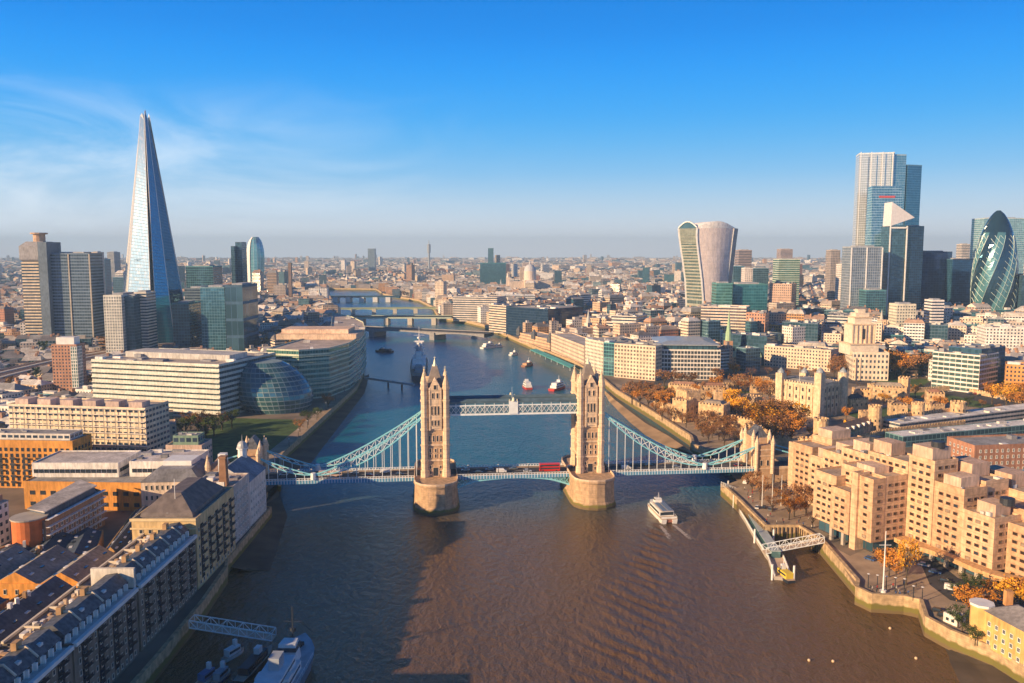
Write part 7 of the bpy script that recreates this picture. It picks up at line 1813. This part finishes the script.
grove(['brown', 'orange', 'bare'], [(700+i*17, 377+(i % 2)*4) for i in range(8)], (10, 14), 'lining the main road beyond the castle')
grove(['brown', 'orange'], [(716, 394), (738, 392), (745, 396), (755, 392), (762, 398), (705, 398), (770, 402)], (13, 18), 'inside the castle grounds near the entrance road')
grove(['brown', 'orange'], [(632, 404), (640, 406), (648, 409), (656, 407), (664, 411), (642, 399), (652, 400), (662, 403), (634, 396)], (13, 18), 'in the riverside gardens left of the castle')
grove(['brown'], [(664, 386), (672, 386), (680, 387), (690, 388)], (13, 16), 'in front of the wide glass-roofed office')
grove(['brown', 'orange'], [(888, 376), (895, 378), (902, 379), (909, 377), (916, 379), (922, 376), (899, 372), (912, 372)], (22, 28), 'in the square beside the stone tower building')
grove(['brown'], [(838, 374), (846, 376), (834, 378)], (15, 19), 'in front of the stone tower building')
grove(['orange', 'golden'], [(1006, 410), (1016, 412), (992, 404), (1022, 406)], (16, 20), 'on the bank beyond the moat, far right')
grove(['green', 'brown'], [(940, 404), (955, 406), (968, 407), (982, 408), (925, 402), (998, 411)], (6, 9), 'along the moat edge at the right')
grove(['brown', 'green'], [(190, 430), (198, 434), (206, 431), (214, 436), (222, 430), (232, 428), (186, 438), (206, 440)], (11, 15), 'in the shaded garden behind the cream terraced block')
grove(['green', 'brown'], [(160, 452), (156, 460), (150, 474), (300, 432), (308, 425), (318, 418), (328, 408)], (8, 11), 'in shade by the riverside walk and apartments')
grove(['green'], [(104, 470), (112, 468), (120, 471), (95, 468)], (8, 11), 'between the orange apartments and the long cream block')
grove(['brown', 'bare'], [(480, 318), (860, 392), (875, 394), (1010, 396)], (9, 12), 'beside the far bank roads')
# ================================================================== VEHICLES, LAMPS, PEOPLE
CARC = {'white': (.75, .74, .72), 'black': (.02, .02, .025), 'silver': (.42, .43, .45), 'red': (.5, .04, .03), 'blue': (.05, .12, .32), 'grey': (.16, .17, .18)}
CP = {}
def car(colname, x, y, z, rz, label, kind='car', group='cars on the roads and forecourts'):
    key = (kind, colname)
    if key not in CP:
        r = thing('parked_car' if kind == 'car' else 'van', label, kind, (x, y, z), rz, group); pm = plain('car_paint_'+colname, CARC[colname], .3, .05, spec=.6)
        L, W_, H_ = (4.4, 1.8, .8) if kind == 'car' else (5.4, 2.0, 1.3)
        m = MB(); m.loft([[(-L/2, -W_/2, .3), (L/2, -W_/2, .3), (L/2, W_/2, .3), (-L/2, W_/2, .3)], [(-L/2, -W_/2, H_), (L/2, -W_/2, H_*.9), (L/2, W_/2, H_*.9), (-L/2, W_/2, H_)]]); m.build('body', pm, r)
        m = MB(); a, b_ = (-1.9, 1.2) if kind == 'car' else (-2.6, 1.9); c, d = (-1.4, .5) if kind == 'car' else (-2.6, 1.2); T_ = 1.45 if kind == 'car' else 2.2
        m.loft([[(a, -.82, H_), (b_, -.82, H_), (b_, .82, H_), (a, .82, H_)], [(c, -.7, T_), (d, -.7, T_), (d, .7, T_), (c, .7, T_)]]); m.build('cabin', M_paneglass if kind == 'car' else pm, r)
        m = MB(); m.box(c+.05, d-.05, -.68, .68, T_+.005, T_+.05); m.build('roof', pm, r)
        for sx_ in (-1, 1):
            for sy in (-1, 1):
                m = MB(); pts = [[(sx_*L*.31+.33*cos(i*pi/4), sy*(W_/2-.1)+yy, .33+.33*sin(i*pi/4)) for i in range(8)] for yy in (-.1, .12)]; m.loft(pts); m.build('wheel', M_dark, r)
        CP[key] = r; return r
    return copy_tree(CP[key], (x, y, z), rz, label, group)
def bus(x, y, z, rz, label, col, nm='double_decker_bus', h=4.35, L=11):
    r = thing(nm, label, 'bus', (x, y, z), rz); pm = plain('bus_'+nm, col, .35, .05)
    m = MB(); m.box(-L/2, L/2, -1.25, 1.25, .35, h); m.build('body', pm, r)
    for i, z_ in enumerate((1.4, 3.0) if h > 4 else (1.6,)):
        m = MB(); m.box(-L/2+.4, L/2-.3, -1.28, 1.28, z_, z_+.85); m.box(-L/2-.03, L/2+.03, -1.1, 1.1, z_, z_+.9); m.build('window_band', M_paneglass, r)
    for s_ in (-.33, .33):
        for sy in (-1.15, 1.15): m = MB(); m.loft([[(s_*L+.5*cos(i*pi/5), sy+yy, .5+.5*sin(i*pi/5)) for i in range(10)] for yy in (-.12, .15)]); m.build('wheel', M_dark, r)
ba = atan2(.1, 1)
bus(*onbridge(20, -2.8), ba, 'red double-decker bus crossing the middle span of the bridge', (.62, .03, .02))
bus(*onbridge(-96, -2.8), ba, 'beige and red coach on the left span of the bridge', (.60, .42, .34), 'coach', 3.4, 12)
cr = random.Random(9)
for k, (x, c, kd) in enumerate(((-121, 'white', 'car'), (-110, 'black', 'car'), (-84, 'silver', 'car'), (-76, 'red', 'car'), (-68, 'white', 'van'), (-60, 'black', 'car'), (-25, 'white', 'car'), (-18, 'black', 'car'), (-12, 'silver', 'car'), (-6, 'white', 'van'), (1, 'grey', 'car'), (8, 'white', 'car'), (32, 'blue', 'car'), (62, 'white', 'van'), (76, 'black', 'car'), (90, 'silver', 'car'), (112, 'grey', 'car'), (125, 'red', 'car'))):
    ly = -2.8 if k % 2 else 2.8
    sp = 'left span' if x < -50 else ('middle span' if x < 50 else 'right span')
    car(c, *onbridge(x, ly), ba+(0 if ly < 0 else pi), f'{c} {kd} driving on the {sp} of the bridge, {"near" if ly < 0 else "far"} lane', kd, 'vehicles crossing the bridge')
for k, (px, py, c, kd, rz, wh) in enumerate(((952, 590, 'white', 'van', -.5, 'under the hotel corner'), (945, 582, 'black', 'car', -.5, 'by the hotel entrance'), (963, 600, 'black', 'car', .1, 'on the forecourt road'), (985, 599, 'silver', 'car', .2, 'on the forecourt road'), (935, 573, 'blue', 'car', -.6, 'under the entrance canopy'), (924, 566, 'white', 'car', -.6, 'under the entrance canopy'), (938, 612, 'black', 'car', -.6, 'on the riverside road'), (944, 617, 'black', 'car', -.6, 'on the riverside road near the kiosk'), (1000, 602, 'grey', 'car', .2, 'at the forecourt exit'), (976, 606, 'red', 'car', .2, 'on the forecourt road'), (870, 560, 'blue', 'car', -1, 'beside the hotel slab'), (745, 483, 'white', 'van', 1.2, 'on the quay by the bridge abutment'), (752, 485, 'black', 'car', 1.2, 'on the quay by the bridge abutment'), (757, 508, 'white', 'car', 1.2, 'above the recessed dock'), (764, 508, 'black', 'car', 1.2, 'above the recessed dock'), (770, 510, 'grey', 'car', 1.2, 'above the recessed dock'), (800, 497, 'blue', 'car', .4, 'on the road behind the quay'), (792, 493, 'blue', 'van', .4, 'on the road behind the quay'))):
    x, y = P(px, py, 6.03); car(c, x, y, 6.03, rz, f'{c} {kd} parked {wh}', kd)
for i in range(34):
    t = cr.random(); px = 645+t*375; py = (378 if t < .5 else 378+(t-.5)*44)+cr.uniform(-.6, 1.4); x, y = P(px, py, 6.03); c = cr.choice(list(CARC)); car(c, x, y, 6.03, cr.choice((0, pi))-.1, f'{c} car on the main road beyond the castle moat', 'car', f'{c} cars on the main road beyond the castle moat')
def lamp(x, y, z, h, label, name='street_lamp'):
    if name not in CP:
        r = thing(name, label, 'lamp post' if 'lamp' in name else 'flagpole', (x, y, z), 0); m = MB(); m.cyl(0, 0, 0, 1, .14, .06, 8); m.build('pole', M_white if 'lamp' not in name else M_dark, r)
        if 'lamp' in name: m = MB(); m.cyl(0, 0, 1.0, 1.03, .35, .2, 8); m.cyl(0, 0, .96, 1.0, .1, .35, 8); m.build('lantern', M_white, r)
        CP[name] = r; o = r
    else: o = copy_tree(CP[name], (x, y, z), 0, label)
    o.scale = (1.6, 1.6, h); return o
x, y = P(883, 592, 6); b = Bld('tall_mast', 'tall white mast on the hotel promontory', 'mast', loc=(x, y, 6)); m = MB(); m.cyl(x, y, 6, 6.8, 1.2, 1.2, 10); m.cyl(x, y, 6.8, Zat(y, 531), .35, .14, 8); b.part(m, 'pole', M_white); m = MB(); m.bar((x-2.2, y, Zat(y, 545)), (x+2.2, y, Zat(y, 545)), .12); b.part(m, 'yard', M_white)
for k, (px, py, yt) in enumerate(((762, 506, 475), (772, 506, 474), (781, 506, 475))):
    x, y = P(px, py, 6); lamp(x, y, 6, Zat(y, yt)-6, ('white flagpole on the quay above the pontoon, left of three', 'white flagpole on the quay above the pontoon, middle of three', 'white flagpole on the quay above the pontoon, right of three')[k], 'flagpole')
for k in range(9):
    x, y, z = onbridge(-118+k*6.5+(0 if k < 0 else 0), -7.6, 9.46) if k < 3 else (onbridge(-24+(k-3)*16, -7.6, 9.46) if k < 6 else onbridge(62+(k-6)*24, -7.6, 9.46)); lamp(x, y, z, 5.5, f'dark lamp post on the {"left" if k < 3 else ("middle" if k < 6 else "right")} span of the bridge')
for k in range(7):
    x, y = P(868+k*9, 588+k*1.3+(k > 4)*6, 6); lamp(x, y, 6, 5.5, 'dark lamp post along the promontory edge by the hotel')
for k in range(8):
    t = k/7; x, y = P(297+t*62, 448-t*66, 6); lamp(x-5, y, 6, 6, 'dark lamp post on the shaded riverside walk by the glass egg building')
# low people: one continuous figure each
def person_mesh(c1, c2):
    m = MB(); n = 8
    def ring(z, rx, ry, ox=0, oy=0): return [(ox+rx*cos(2*pi*i/n), oy+ry*sin(2*pi*i/n), z) for i in range(n)]
    m.loft([ring(.80, .16, .13), ring(.95, .19, .14), ring(1.15, .17, .12), ring(1.38, .22, .13), ring(1.46, .12, .09), ring(1.50, .06, .06), ring(1.56, .09, .1), ring(1.66, .10, .11), ring(1.75, .05, .06)], c1)
    for s_ in (-1, 1):
        m.loft([ring(0, .06, .12, s_*.11, .03*s_), ring(.1, .06, .07, s_*.11, .1*s_), ring(.5, .07, .08, s_*.1, .03*s_), ring(.85, .10, .10, s_*.08)], c2)
        m.loft([ring(.78, .04, .04, s_*.27, .06), ring(1.1, .045, .045, s_*.26), ring(1.42, .06, .06, s_*.2)], c1)
    return m
PC = [('dark coat', (.03, .03, .04)), ('red jacket', (.45, .05, .04)), ('blue jacket', (.06, .12, .3)), ('pale coat', (.6, .55, .48))]
PM = []
for nm_, c in PC:
    o = person_mesh(c, (.04, .045, .06)).build('person', M_wall); PM.append(o.data); bpy.data.objects.remove(o)
for k in range(60):
    i = cr.randrange(4)
    if k < 16: px = cr.uniform(868, 920); py = cr.uniform(584, 596); wh = 'walking on the hotel promontory'
    elif k < 34: px = cr.uniform(765, 815); py = cr.uniform(515, 524)+(px-765)*.12; wh = 'walking on the quay above the recessed dock'
    elif k < 50: px = cr.uniform(640, 692); py = 403+(px-640)*.66+cr.uniform(0, 3); wh = 'walking on the wharf path by the sandy beach'
    else: px = cr.uniform(742, 762); py = cr.uniform(486, 504); wh = 'walking near the bridge abutment on the quay'
    x, y = P(px, py, 6.03)
    if inpoly(x, y, rivq): continue
    o = bpy.data.objects.new('person', PM[i]); COL.objects.link(o); o.location = (x, y, 6.03); o.rotation_euler = (0, 0, cr.uniform(0, 6)); tag(o, f'person in {PC[i][0]} {wh}', 'person', f'people in {PC[i][0]} {wh}')
# ================================================================== HAZE
if HAZE:
    hb = MB(); hb.box(-13500, 13500, -500, 13500, -8, 330); ho = hb.build('haze', newmat('haze_air')[0]); ho['kind'] = 'stuff'
    t = ho.data.materials[0].node_tree; t.nodes.clear(); o_ = N(t, 'ShaderNodeOutputMaterial'); pv = N(t, 'ShaderNodeVolumePrincipled'); pv.inputs['Color'].default_value = (.50, .76, 1.0, 1); pv.inputs['Density'].default_value = HAZE_D; pv.inputs['Anisotropy'].default_value = .0
    t.links.new(pv.outputs[0], o_.inputs['Volume'])
# ================================================================== LABELS: make look-alikes tell apart by where they stand
bpy.context.view_layer.update()
from collections import defaultdict
gl_ = defaultdict(list)
for o in ALL: gl_[o['label']].append(o)
ordn = ['leftmost', 'second from left', 'third from left', 'fourth from left', 'fifth from left', 'sixth from left']
for lab, os_ in gl_.items():
    if len(os_) < 2: continue
    os_.sort(key=lambda o: o.location.x/max(1, o.location.y))
    n = len(os_)
    names = ['left of two', 'right of two'] if n == 2 else (['leftmost of three', 'middle of three', 'rightmost of three'] if n == 3 else None)
    if names is None and n <= 12:
        h = (n+1)//2; W_ = ['leftmost', 'second from the left', 'third from the left', 'fourth from the left', 'fifth from the left', 'sixth from the left']; E_ = ['rightmost', 'second from the right', 'third from the right', 'fourth from the right', 'fifth from the right', 'sixth from the right']
        names = [W_[i] if i < h else E_[n-1-i] for i in range(n)]
    if names:
        for o, nm in zip(os_, names):
            L_ = f'{lab}, {nm}'; ws = L_.split()
            if len(ws) <= 16: o['label'] = L_
            else: o['label'] = ' '.join(lab.split()[:16-len(nm.split())]).rstrip(',')+', '+nm
    else:
        for o in os_:
            if 'group' not in o: o['group'] = lab[:60]
for o in ALL:
    ws = o['label'].split()
    if len(ws) > 16: print('LONG', len(ws), o['label'])
print('objects', len(bpy.data.objects))
